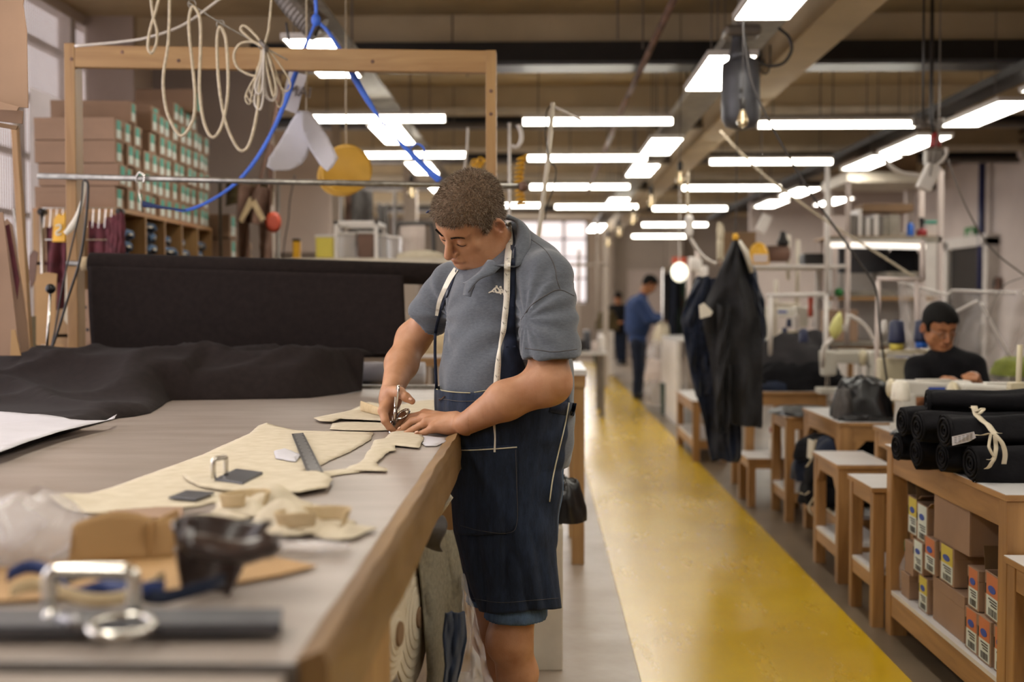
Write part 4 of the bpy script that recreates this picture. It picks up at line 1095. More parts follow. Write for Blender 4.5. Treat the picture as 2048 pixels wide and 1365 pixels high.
# ---------------------------------------------------------------- cream canvas pieces
def piece(px, name, label, m='canvas', lift=.0, seed=1, jit=.0016, wav=.004, group='cream canvas pieces', cat='cloth', z=ZT, step=.02, curl=None, thick=.0016):
    P = table_poly(px, z+.002)
    def h(x, y, d):
        v = z+.0035+lift+wav*(.5+.5*ns(x*6+seed, y*6, seed))*sm(d/.02)
        if curl: v += curl(x, y, d)
        return v
    mb = cloth_poly(P, h, step, jit, thick, seed); o = mb.build(name, m, smooth=True); return tag(o, label, cat, group), mb
cA = onz(120, 1008, ZT)
piece([(99, 1001), (130, 997), (175, 991), (225, 976), (262, 963), (330, 938), (400, 913), (455, 888), (500, 868), (516, 853), (533, 847), (560, 855), (592, 862), (640, 864), (700, 865), (746, 866), (742, 880), (700, 905), (660, 922), (630, 938), (600, 950), (585, 962), (540, 982), (470, 1003), (420, 1008), (400, 1014), (340, 1020), (300, 1021), (215, 1029), (160, 1027), (128, 1020), (108, 1010)],
      'canvas_piece', 'largest cream canvas piece, spread across the table under the ruler and weights', seed=3, step=.018,
      curl=lambda x, y, d: .012*math.exp(-((x-cA.x)**2+(y-cA.y)**2)/.004))
piece([(632, 950), (660, 957), (664, 968), (655, 984), (630, 988), (600, 994), (560, 993), (500, 992), (440, 989), (400, 982), (372, 968), (366, 957), (420, 955), (480, 958), (540, 955)], 'canvas_strip', 'narrow pale strip of cloth lying over the lower edge of the big canvas piece', m='canvas', lift=.008, seed=5, step=.015)
piece([(782, 868), (770, 880), (748, 884), (742, 900), (734, 908), (728, 922), (714, 932), (700, 936), (692, 944), (720, 945), (774, 946), (776, 942), (758, 937), (752, 930), (764, 918), (778, 906), (792, 904), (790, 894), (838, 899), (843, 890), (848, 880), (842, 872), (815, 862)], 'canvas_piece', 'cream canvas scrap being cut by the shears', seed=6, step=.012, lift=.003)
piece([(586, 962), (620, 952), (650, 944), (700, 938), (740, 942), (700, 948), (650, 955), (600, 966)], 'canvas_strip', 'thin frayed sliver of canvas in front of the steel ruler', seed=7, step=.012)
piece([(628, 841), (660, 834), (700, 826), (738, 808), (760, 812), (800, 826), (800, 848), (760, 846), (720, 844), (680, 842), (665, 848), (640, 847)], 'canvas_piece', 'folded canvas piece with a curled edge left of the cutter\'s right hand', seed=8, lift=.006, step=.014)
piece([(665, 849), (700, 846), (800, 848), (800, 862), (740, 863), (690, 862), (660, 860)], 'canvas_piece', 'lower folded canvas layer left of the cutter\'s right hand', seed=9, lift=.001, step=.014)
m = MB(); c0 = at(722, 829, 4.02)
m.grid(lambda u, v: onz(722+45*u, 822+14*u, ZT+.012)+V((0, -.012*math.sin(v*5.4), .016+.016*math.cos(v*5.4)*(1-.3*u))), 14, 16, .0014)
tag(m.build('canvas_fold', 'canvas2', smooth=True), 'curled back cream canvas corner beside the cutter\'s right hand', 'cloth', 'cream canvas pieces')
piece([(800, 811), (838, 803), (872, 800), (885, 830), (888, 858), (850, 862), (812, 850), (800, 835)], 'canvas_piece', 'cream canvas piece on the table behind the cutter\'s hands', seed=10, lift=.0, step=.016)
piece([(845, 872), (888, 878), (893, 884), (872, 893), (850, 893), (842, 884)], 'canvas_piece', 'small pale cloth scrap at the table edge against the apron', seed=11, lift=.0, step=.012, m='paper')
piece([(548, 908), (570, 903), (603, 916), (592, 930), (552, 923)], 'paper_slip', 'small square paper slip lying left of the steel ruler', m='paper', cat='paper', lift=.006, seed=12, step=.01, group=None, wav=.002)
# ruler
def slab(name, px, z0, t, m, label, cat, bev=.0006, parent=None, group=None):
    P = [onz(a, b, z0+t) for a, b in px]; mb = MB(); mb.prism([p-V((0, 0, t)) for p in P][::1], (0, 0, t))
    o = mb.build(name, m, parent, bevel=bev); return o, P
o, P = slab('steel_ruler', [(583, 868), (607, 866), (652, 954), (620, 959)], ZT+.010, .0015, 'steel', '', '')
tag(o, 'flat steel ruler lying across the cream canvas', 'ruler'); mk = MB()
for i in range(1, 60):
    t = i/60; a = P[0].lerp(P[3], t); b = P[1].lerp(P[2], t); w = .28 if i % 5 == 0 else .16
    for s, e in ((a, b), (b, a)):
        q = s.lerp(e, .04); r = s.lerp(e, w); mk.bar(q+V((0, 0, .0006)), r+V((0, 0, .0006)), .0011, .0004)
mo = mk.build('scale_marks', 'ink', o); mo['kind'] = 'stuff'; 
# weights
def weight(name, label, px, t, arch):
    th = thing(name, onz(px[0][0], px[0][1], ZT), label, 'weight', 'steel pattern weights')
    P = [onz(a, b, ZT+.008+t) for a, b in px]; MB().prism([p-V((0, 0, t)) for p in P], (0, 0, t)).build('weight_bar', 'heater_grey', th, bevel=.002)
    if arch:
        a, b, hh, r = arch; a = onz(*a, ZT+.008+t); b = onz(*b, ZT+.008+t)
        U = V((0, 0, hh)); q = (b-a)*.12
        MB().tube(spline([a, a+U*.8, a+U*.97+q*.5, a+U+q*1.5, b+U-q*1.5, b+U*.97-q*.5, b+U*.8, b], 6), r, 12).build('handle', 'chrome', th, smooth=True)
    return th
weight('pattern_weight', 'small dark steel weight with a chrome handle on the canvas', [(429, 957), (485, 966), (526, 944), (472, 937)], .011, ((427, 957), (452, 951), .038, .0052))
weight('pattern_weight', 'flat dark steel plate half under the pale cloth strip', [(336, 994), (392, 999), (430, 984), (372, 980)], .004, None)
# near, out of focus: long bar with a big chrome handle, shears, ribbons
weight('bar_weight', 'long dark steel bar with a big chrome handle in the foreground', [(-40, 1252), (562, 1246), (566, 1216), (-40, 1218)], .014, ((100, 1222), (268, 1222), .046, .0085))
fs = thing('fabric_shears', onz(230, 1250, ZT), 'blurred shears with a round metal finger ring in the foreground', 'scissors')
m = MB(); c = onz(243, 1252, ZT+.022)
ring(m, c, (1, 0, 0), (0, 1, .1), .034, .030, .005, 28); m.build('finger_ring', 'chrome', fs, smooth=True)
m = MB(); m.tube([c+V((-.035, 0, 0)), onz(150, 1245, ZT+.024), onz(100, 1235, ZT+.02)], [.006, .008, .007], 8); m.build('shank', 'steel', fs, smooth=True)
m = MB(); m.ball(onz(104, 1236, ZT+.02), .011, 10); m.build('pivot_screw', 'chrome', fs, smooth=True)
m = MB(); a, b = onz(100, 1238, ZT+.016), onz(-60, 1250, ZT+.012); m.bar(a, b, .022, .004); m.build('blade', 'steel', fs)
rb = [([(15, 1168), (60, 1158), (110, 1168), (140, 1195), (200, 1188), (260, 1205), (330, 1196)], 'navy_strap', 'navy ribbon snaking behind the long steel bar'),
      ([(110, 1180), (180, 1170), (240, 1178), (290, 1200), (350, 1205), (420, 1196), (452, 1180)], 'navy_cloth', 'dark ribbon curling towards the black leather piece'),
      ([(20, 1200), (80, 1196), (150, 1206), (230, 1208), (300, 1196), (330, 1176)], 'canvas2', 'cream ribbon tangled with the navy ribbons')]
for pts, mt, lab in rb:
    m = MB(); c = spline([onz(a, b, ZT+.012) for a, b in pts], 8)
    m.grid(lambda u, v: c[int(round(u*(len(c)-1)))]+V((0, .004*(v-.5), .016*v+.006*math.sin(u*9)+.002)), len(c)-1, 3, .001); tag(m.build('ribbon', mt, smooth=True), lab, 'ribbon', 'ribbons on the table')
# cardboard tray, flap and board scraps
card = thing('cardboard_tray', onz(330, 1130, ZT), 'flattened brown cardboard tray with an upright curved flap', 'cardboard')
P = table_poly([(-60, 1215), (-60, 1150), (130, 1128), (300, 1118), (360, 1112), (540, 1120), (632, 1140), (560, 1158), (440, 1180), (300, 1190), (130, 1205)])
cloth_poly(P, lambda x, y, d: ZT+.006+.002*ns(x*5, y*5), .04, .0005, .003, 4).build('tray_base', 'card_yellow', card)
m = MB(); a, b = onz(135, 1135, ZT+.004), onz(345, 1118, ZT+.004)
m.grid(lambda u, v: a.lerp(b, u)+V((0, .02*v, .062*v*(.55+.6*math.sin(min(1, .25+u*.95)*PI*.80)))), 20, 6, .003); m.build('curved_flap', 'card_yellow', card, smooth=True)
m = MB(); a, b = onz(300, 1122, ZT+.004), onz(358, 1090, ZT+.004)
m.grid(lambda u, v: a.lerp(b, u)+V((0, .0, .055*v)), 6, 4, .003); m.build('side_flap', 'card_yellow', card)
o, P = slab('card_strip', [(215, 1036), (366, 1034), (367, 1014), (218, 1014)], ZT+.002, .003, 'card', '', ''); tag(o, 'short pale cardboard strip beside the big canvas piece', 'cardboard')
# wrinkled lining scraps
def scrap(name, cx, cy, w, l, hgt, seed, mt, label, group='crumpled canvas scraps'):
    c = onz(cx, cy, ZT); rnd = random.Random(seed); ph = [rnd.uniform(0, 6) for _ in range(6)]
    n = 18; poly = [(c.x+w*math.cos(2*PI*k/n)*(1+.25*math.sin(3*2*PI*k/n+ph[0])), c.y+l*math.sin(2*PI*k/n)*(1+.2*math.cos(4*2*PI*k/n+ph[1]))) for k in range(n)]
    def h(x, y, d):
        r = 1-(1-sm(d/.05))*.9
        return ZT+.006+hgt*r*(abs(math.sin((x-c.x)*26+ph[2]+2*ns(x*9, y*9, seed)))*.6+abs(math.sin((y-c.y)*17+(x-c.x)*9+ph[3]+2.5*ns(x*7, y*7)))*.5)
    return tag(cloth_poly(poly, h, .009, .001, .0015, seed).build(name, mt, smooth=True), label, 'cloth', group)
scrap('canvas_scrap', 510, 1022, .085, .10, .038, 21, 'canvas', 'crumpled cream scrap with a rolled loop, left of the others')
scrap('canvas_scrap', 600, 1062, .085, .075, .045, 22, 'canvas', 'crumpled cream scrap bunched above the shiny black leather piece')
scrap('canvas_scrap', 675, 1070, .06, .06, .016, 23, 'canvas', 'flat crumpled cream scrap reaching to the table edge')
scrap('canvas_scrap', 455, 1038, .05, .05, .012, 24, 'canvas', 'small flat cream scrap next to the cardboard flap')
for (cx, cy, w, h, lab) in ((490, 1010, .040, .022, 'open rolled cuff of cream cloth standing on the left scrap'), (625, 1050, .055, .024, 'open rolled cuff of tan cloth on the right scrap')):
    c = onz(cx, cy, ZT+.018); m = MB()
    m.grid(lambda u, v: c+V((w*math.cos(u*5.4-.5)*(1+.15*v), .03*math.sin(u*5.4-.5), h*(v+.15*math.sin(u*7)))), 28, 6, .0016); tag(m.build('rolled_cuff', 'canvas2', smooth=True), lab, 'cloth', 'crumpled canvas scraps')
# black leather holster-like piece
def leather_piece():
    t = thing('leather_tool_pouch', onz(440, 1190, ZT), 'glossy black folded leather pouch standing in the foreground', 'leather pouch')
    Y0 = onz(430, 1190, ZT).y
    def f(u, v):
        a = -.5+u*4.2; w0 = np.interp(v, [0, .35, .7, 1], [.030, .042, .052, .066]); cx = np.interp(v, [0, .5, 1], [412, 424, 446])
        c = at(cx, 1196-150*v, Y0+.01*v); return c+V((w0*math.cos(a), w0*.62*math.sin(a), .006*math.sin(a*2+v*3)*v))
    m = MB(); m.grid(f, 36, 20, .003); m.build('body', 'leather', t, smooth=True)
    def g(u, v):
        px = 368+186*u; c = at(px, np.interp(u, [0, .12, .35, .8, 1], [1050, 1078, 1085, 1082, 1090])+v*np.interp(u, [0, .2, .6, .9, 1], [42, 40, 42, 40, 16]), Y0-.035+.05*v*0)
        return c+V((0, -.02*math.sin(v*PI)+.03*u, .004*math.sin(u*8)))
    m = MB(); m.grid(g, 26, 8, .004); m.build('flap', 'leather', t, smooth=True)
    m = MB(); m.grid(lambda u, v: at(366+22*u, 1040+60*v-8*math.sin(u*PI), Y0-.02+.02*u), 6, 10, .004); m.build('strap_tab', 'leather', t, smooth=True)
leather_piece()
# clear plastic bags at the left
def bag(name, cx, cy, w, l, h, seed, label, grp=None, mt='plastic_clear'):
    c = onz(cx, cy, ZT) ; m = MB()
    def f(u, v):
        a = u*2*PI; r = (math.sin(v*PI*.93+.12))**.6*(1+.18*ns(math.cos(a)*2+seed, math.sin(a)*2, v*4)+.06*math.sin(a*7+v*9))
        return c+V((w*r*math.cos(a), l*r*math.sin(a), .004+h*v*(1+.12*ns(a, seed))))
    m.grid(f, 34, 18); return tag(m.build(name, mt, smooth=True), label, 'plastic bag', grp)
bag('plastic_bag', 62, 1128, .075, .10, .10, 2, 'crumpled clear plastic bag at the left edge of the table', 'clear plastic bags')
bag('plastic_bag', -10, 1110, .06, .08, .075, 5, 'second clear plastic bag, cut off by the left edge of the picture', 'clear plastic bags')
bag('plastic_bag', 600, 1108, .075, .035, .016, 8, 'flat clear plastic wrapper right of the leather pouch', 'clear plastic bags')
# lever with black ball on grey control box
t = thing('lever_machine', onz(50, 770, ZT), 'grey metal control box with a tall lever and black ball knob', 'machine')
YL = 4.95
a, b = at(0, 745, YL), at(75, 745, YL); m = MB(); top = at(0, 716, YL).z
m.bx(-2.39, b.x, YL-.02, YL+.1, ZT+.03, top); m.build('box', 'grey_metal', t, bevel=.004)
for k, x in enumerate((35, 52, 62)): MB().tube([at(x, 716, YL+.02), at(x+3, 706, YL+.02)], .004, 8).build('toggle_switch', 'chrome', t, smooth=True)
m = MB(); m.tube([at(91, 738, YL), at(101, 585, YL)], .0055, 10); m.build('lever_rod', 'chrome', t, smooth=True)
m = MB(); m.ball(at(101, 578, YL), .021, 18); m.build('ball_knob', 'shiny_black', t, smooth=True)
MATS_ = None
# under the table: rolls on the aisle side
def roll_under(name, px, py, Y, r, L, body_m, label, ring_m=None):
    c = at(px, py, Y); c.x = min(c.x, TX-.05); t = thing(name, (c.x, Y, c.z-r), label, 'fabric roll', 'fabric rolls under the table')
    MB().lathe(c, [(r*.97, 0), (r, .004), (r, L)], 40, (-1, .16, 0)).build('rolled_cloth', body_m, t, smooth=True)
    m = MB(); 
    for k in range(6): rr = r*(.98-.13*k); m.lathe(c, [(rr, -.004), (rr, .003+.0022*k), (rr-.004, .004+.0022*k)], 36, (1, -.16, 0))
    m.build('end_layers', ring_m or 'canvas', t, smooth=False)
    MB().lathe(c+V((.004, 0, 0)), [(.022, 0), (.026, .010), (.024, .016)], 20, (1, -.16, 0)).build('cardboard_core', 'card_dark', t)
roll_under('fabric_roll', 838, 1268, 2.42, .098, .9, 'grey_cloth', 'grey fabric roll with a navy edge and cream end under the table')
c = at(838, 1268, 2.42); MB().lathe((TX-.052, 2.42, c.z), [(.0985, 0), (.1, .002), (.1, .02)], 40, (-1, .16, 0)).build('edge_band', 'navy_cloth', COL.objects['fabric_roll.001'], smooth=True)
roll_under('fabric_roll', 868, 1235, 2.82, .165, .8, 'paper', 'bigger pale roll behind the grey one under the table')
# draped cloths hanging from under the table edge
def drape_cloth(name, pxs, Y0, Y1, mt, label, seed=0, bulge=.02, cat='cloth'):
    """pxs: rows (py, left px, right px)"""
    m = MB(); rows = pxs
    def f(u, v):
        py = rows[0][0]+(rows[-1][0]-rows[0][0])*v
        l = np.interp(py, [r[0] for r in rows], [r[1] for r in rows]); r = np.interp(py, [r[0] for r in rows], [r[2] for r in rows])
        return at(l+(r-l)*u, py, Y0+(Y1-Y0)*u)+V((0, bulge*math.sin(u*11+seed+v*1.5)*(.4+v)+.012*ns(u*5, v*6, seed), 0))
    m.grid(f, 36, 40, .004); return tag(m.build(name, mt, smooth=True), label, cat, 'cloths hanging under the table')
drape_cloth('draped_cloth', [(1060, 838, 903), (1100, 832, 914), (1160, 838, 925), (1250, 845, 926), (1330, 852, 918), (1400, 855, 915)], 2.80, 3.02, 'tan_cloth', 'thick greyish tan cloth hanging down under the table edge', 1)
drape_cloth('draped_cloth', [(1225, 890, 930), (1270, 885, 934), (1330, 890, 922), (1420, 880, 905)], 2.74, 2.82, 'denim', 'dark denim cloth with a pale edge hanging below the tan cloth', 4, .01)
m = MB(); c = at(862, 1068, 2.75)
m.grid(lambda u, v: at(818+68*u+6*math.sin(v*6), 1042+52*v+6*math.sin(u*5+v*3), 2.68+.05*u-.04*math.sin(v*PI)), 20, 14, .006)
tag(m.build('folded_cloth', 'grey_cloth', smooth=True), 'dark grey cloth bunched under the table edge', 'cloth', 'cloths hanging under the table')
m = MB(); m.grid(lambda u, v: at(893-28*v+14*u*(1-v), 985+62*v+10*u, 3.05)+V((0, .01*math.sin(u*4+v*6), 0)), 8, 14, .001)
tag(m.build('paper_scrap', 'canvas', smooth=True), 'creased paper scrap poking out below the table edge beside the apron', 'paper')
m = MB()
def pl(u, v):
    py = 1150+260*v; l = np.interp(py, [1150, 1230, 1410], [922, 925, 900]); r = np.interp(py, [1150, 1230, 1330, 1410], [928, 952, 975, 1000])
    return at(l+(r-l)*u, py, 2.95+.1*u)+V((0, .03*ns(u*6, v*8)+.01*math.sin(u*15+v*20), 0))
m.grid(pl, 24, 44); tag(m.build('plastic_wrap', 'plastic_clear', smooth=True), 'crinkled clear plastic hanging down behind the apron', 'plastic wrap')
# ================================================================ WOODEN FRAME AND WHAT HANGS ON IT
fr = thing('timber_stand', (-1.1, FY+.05, 0), 'tall pine frame standing over the far end of the cutting table', 'frame')
pl_ = at(142, 400, FY).x; pr_ = at(982, 400, FY).x
z1 = at(133, 86, FY).z; z2 = at(992, 100, FY).z
MB().bx(pl_-.023, pl_+.023, FY, FY+.09, 0, z1).build('post', 'pine', fr, bevel=.003)
MB().bx(pr_-.022, pr_+.022, FY, FY+.09, 0, z2).build('post', 'pine', fr, bevel=.003)
MB().bar(at(153, 114, FY+.02), at(973, 125, FY+.02), .04, .094).build('top_beam', 'pine_h', fr, bevel=.003)
for i, (px, py) in enumerate(((244, 104), (357, 121), (745, 123), (143, 118), (982, 182), (982, 228))):
    a = at(px, py, FY-.002 if i < 3 else FY-.002); MB().lathe(a+V((0, .003, 0)), [(.009, 0), (.008, .0015), (.002, .002)], 12, (0, -1, 0)).build('knot', 'hide', fr, smooth=True)
mat('zinc', '#9a968f', .35, .8, var=.15, scale=40)
rail = thing('steel_rail', at(540, 362, FY-.02), 'long galvanised pipe running across the wooden frame', 'pipe')
MB().tube([at(76, 352, FY-.02), at(560, 364, FY-.02), at(1040, 373, FY-.02)], .0125, 14).build('pipe', 'zinc', rail, smooth=True)
MB().ball(at(1046, 373, FY-.02), .022, 14).build('end_knob', 'hide', rail, smooth=True)
# hooks
def hook(px, py, Y, label):
    c = at(px, py, Y); s = Y/F_PX; m = MB()
    m.tube(spline([c+V((-8*s, 0, -14*s)), c+V((-9*s, -.01, -2*s)), c+V((0, -.02, 9*s)), c+V((9*s, -.02, 1*s)), c+V((6*s, -.015, -12*s))], 6), .004, 8)
    m.tube([c+V((-8*s, 0, -14*s)), c+V((2*s, 0, -70*s))], .0032, 8)
    return tag(m.build('metal_hook', 'chrome', smooth=True), label, 'hook')
hook(283, 355, FY-.02, 'wire hook on the galvanised pipe holding the navy end of the strap')
def strap(name, pts, w, mt, label, Y=5.3, thick=.001, tw=0):
    c = spx(pts, Y, 8); m = MB(); n = len(c)-1
    ws = w if isinstance(w, list) else [w, w]
    def f(u, v):
        i = int(round(u*n)); t = (c[min(i+1, n)]-c[max(i-1, 0)]).normalized(); a = t.cross(V((0, 1, 0))).normalized()
        wd = np.interp(u, np.linspace(0, 1, len(ws)), ws); return c[i]+a*(v-.5)*wd+V((0, tw*(v-.5)*wd, 0))
    m.grid(f, n, 2, thick); return tag(m.build(name, mt, smooth=True), label, 'strap')
strap('blue_strap', [(630, -20), (632, 20), (630, 45), (612, 90), (590, 150), (570, 205), (545, 262), (510, 322), (470, 368), (420, 402), (376, 420), (350, 420)], [.018, .014, .012, .022, .024, .016, .018, .014, .014, .008], 'blue_strap', 'bright blue strap curving down to the left from the ceiling knot')
strap('navy_strap', [(284, 408), (300, 411), (330, 416), (372, 421)], [.03, .022, .012, .006], 'navy_strap', 'navy webbing end hanging from the wire hook', 5.2)
strap('blue_strap', [(634, 42), (655, 62), (680, 100), (705, 148), (735, 200), (765, 245), (790, 275), (820, 305), (850, 335), (880, 362)], [.012, .016, .02, .03, .026, .008, .01, .024, .028, .03], 'blue_strap', 'bright blue strap running down to the right behind the cutter\'s head')
strap('blue_strap', [(820, 296), (835, 288), (848, 298), (846, 315), (838, 322)], .008, 'blue_strap', 'small loose curl of the blue strap')
t = MB(); t.ball(at(632, 40, 5.3), .022, 12, (1, .8, 1.3)); tag(t.build('strap_knot', 'blue_strap', smooth=True), 'blue strap knot hanging under the ceiling', 'knot')
# white cord loops
def cord(pts, Y, r, mt, label, name='cord', group=None, n=8, cat='cord'):
    return tag(MB().tube(spx(pts, Y, n), r, 8).build(name, mt, smooth=True), label, cat, group)
cord([(300, -20), (306, 30), (314, 62), (312, 90), (303, 106), (296, 94), (300, 60), (312, 20), (322, -20)], 4.9, .006, 'rope', 'short cream cord loop at the top left in front of the frame')
cord([(340, -20), (337, 80), (328, 140), (327, 180), (336, 230), (362, 272), (386, 240), (390, 190), (385, 130), (378, 60), (380, 25), (388, 14), (400, 40), (401, 100), (399, 180), (408, 245), (425, 275), (444, 250), (456, 180), (453, 90), (446, 62), (438, 56), (434, 90), (438, 170), (450, 240), (468, 285), (484, 302), (500, 285), (515, 220), (520, 150), (524, 100)], 4.9, .0065, 'rope', 'long cream cord hung in three deep loops in front of the frame')
cord([(150, 92), (240, 84), (300, 74), (370, 48), (445, -6)], 4.95, .006, 'white_cable', 'white cable rising to the upper right above the frame beam')
cord([(376, 4), (440, 45), (520, 90), (575, 120)], 4.95, .003, 'galv', 'thin wire carrying the cord loops', cat='wire')
for px, py in ((384, 8), (441, 48), (525, 92)): 
    m = MB(); ring(m, at(px, py, 4.92), (1, 0, 0), (0, 0, 1), .016, .016, .002, 14); tag(m.build('wire_ring', 'galv', smooth=True), {384: 'metal ring over the second cord loop', 441: 'metal ring over the third cord loop', 525: 'metal ring at the tangled cord bundle'}[px], 'ring')
rnd = random.Random(3); bt = thing('cord_bundle', at(535, 130, 4.9), 'tangled bundle of white and grey cords tied at the frame beam', 'cord')
for k in range(11):
    a = rnd.uniform(-35, 50); L = rnd.uniform(60, 130); w = rnd.uniform(6, 22)
    p = [(528, 90), (528+a*.3, 90+L*.4), (528+a-w*.3, 90+L*.85), (528+a+w*.5, 90+L), (528+a+w, 90+L*.8), (530+a*.5+w*.4, 90+L*.35), (530, 92)]
    MB().tube(spx(p, 4.88+.006*k, 6), .0045 if k % 2 else .0035, 6).build('cord_loop', 'rope' if k % 3 else 'white_cable', bt, smooth=True)
for p in ([(526, 92), (505, 84), (480, 88), (468, 110), (475, 135), (500, 150), (520, 152)], [(526, 90), (510, 70), (490, 52), (482, 60), (505, 82), (526, 94)], [(528, 92), (537, 60), (543, 0), (545, -20)]):
    MB().tube(spx(p, 4.9, 6), .0055, 6).build('cord_loop', 'rope', bt, smooth=True)
MB().tube([at(520, 82, 4.86), at(534, 96, 4.86), at(532, 102, 4.9)], .01, 8).build('tie', 'grey_metal', bt, smooth=True)
# power cable down the left post, paper tape
cord([(168, 360), (176, 372), (172, 440), (160, 520), (135, 600), (115, 665), (98, 712), (90, 735)], 5.05, .006, 'black_cable', 'black cable running down beside the left frame post', cat='cable')
cord([(166, 362), (160, 420), (128, 560), (110, 660), (95, 725)], 5.08, .004, 'black_cable', 'thinner black cable down the left frame post', cat='cable')
strap('paper_tape', [(170, 362), (166, 395), (155, 430), (142, 455), (130, 468)], [.018, .014, .02, .03, .02], 'tape_white', 'torn strip of white masking tape across the left post', 5.08)
# text card, paper patterns
tc_ = thing('text_card', at(588, 185, 5.5), 'white card with grey letters hanging in front of the blue strap', 'card')
cp = [at(578, 142, 5.5), at(614, 150, 5.5), at(593, 228, 5.5), at(560, 216, 5.5)]; MB().prism(cp, (0, .004, 0)).build('card', 'paper', tc_)
cu = bpy.data.curves.new('lettering', 'FONT'); cu.body = 'MAI'; cu.size = .07; cu.extrude = .0008
to_ = bpy.data.objects.new('tmp', cu); COL.objects.link(to_); bpy.context.view_layer.update()
me = bpy.data.meshes.new_from_object(to_); bpy.data.objects.remove(to_); lm = MB()
ang = -.28; cR = Matrix.Rotation(PI/2, 3, 'X'); R2 = Matrix.Rotation(.12, 3, 'Y'); b0 = at(571, 190, 5.494)
lm.add([R2@(cR@v.co)+b0 for v in me.vertices], [tuple(p.vertices) for p in me.polygons]); bpy.data.meshes.remove(me)
lm.build('lettering', 'grey_metal', tc_)
def leaf(name, outline, Y, mt, label, bend=.04, group=None, cat='paper pattern', axis=(0, 1), thick=.002):
    P = [at(a, b, Y) for a, b in outline]; poly = [(p.x, p.z) for p in P]; cx = sum(p[0] for p in poly)/len(poly); cz = sum(p[1] for p in poly)/len(poly)
    mb = cloth_poly(poly, lambda x, z, d: bend*10*((x-cx)*axis[0]+(z-cz)*axis[1])**2+.004*ns(x*8, z*8), .016, .0003, thick)
    mb.v = [(x, Y-h, z) for (x, z, h) in mb.v]; mb.f = [f[::-1] for f in mb.f]
    return tag(mb.build(name, mt, smooth=True), label, cat, group)
def ell_px(cx, cy, rx, ry, n=32, rot=0): return [(cx+rx*math.cos(2*PI*k/n)*math.cos(rot)-ry*math.sin(2*PI*k/n)*math.sin(rot), cy+rx*math.cos(2*PI*k/n)*math.sin(rot)+ry*math.sin(2*PI*k/n)*math.cos(rot)) for k in range(n)]
leaf('paper_pattern', [(612, 226), (600, 224), (582, 244), (562, 278), (541, 318), (540, 336), (552, 345), (580, 342), (603, 330), (615, 312), (622, 288), (622, 250)], 5.55, 'paper', 'white paper pattern piece, left of a hanging pair', .3, 'hanging white patterns', axis=(.8, .6))
leaf('paper_pattern', [(604, 226), (620, 224), (634, 240), (656, 274), (679, 318), (668, 336), (657, 345), (640, 330), (620, 300), (606, 262)], 5.50, 'paper', 'white paper pattern piece, right of a hanging pair', .25, 'hanging white patterns', axis=(.8, -.6))
cord([(613, -200), (613, 190), (612, 228)], 5.52, .004, 'rope', 'string holding up the white paper patterns', cat='string')
leaf('card_pattern', ell_px(694, 340, 51, 49), 6.0, 'yellow_card', 'round yellow card pattern hanging behind the white ones', .35, 'hanging yellow patterns', axis=(.4, 1))
leaf('card_pattern', ell_px(684, 352, 50, 42), 6.06, 'yellow_card', 'darker yellow card pattern peeping out below the round one', .2, 'hanging yellow patterns')
cord([(692, -245), (692, 230), (693, 290)], 6.0, .004, 'rope', 'string holding up the yellow card patterns', cat='string')
# mesh-clad duct end and ceiling bits above the frame
t = thing('flexible_duct', at(600, 20, 5.8), 'grey ribbed flexible hose bending down from the ceiling', 'hose')
m = MB(); c = spx([(560, -30), (590, 10), (622, 45), (640, 60)], 5.8, 10); m.tube(c, [.065+.004*(i % 2) for i in range(len(c))], 16); m.build('hose', 'grey_metal', t, smooth=False)
MB().lathe(at(640, 58, 5.8), [(.03, 0), (.036, .01), (.036, .03)], 14, (.5, 0, -1)).build('end_fitting', 'galv', t)
cord([(572, 45), (578, 80), (584, 92)], 5.7, .006, 'black_cable', 'short black cable loop beside the grey hose', cat='cable')
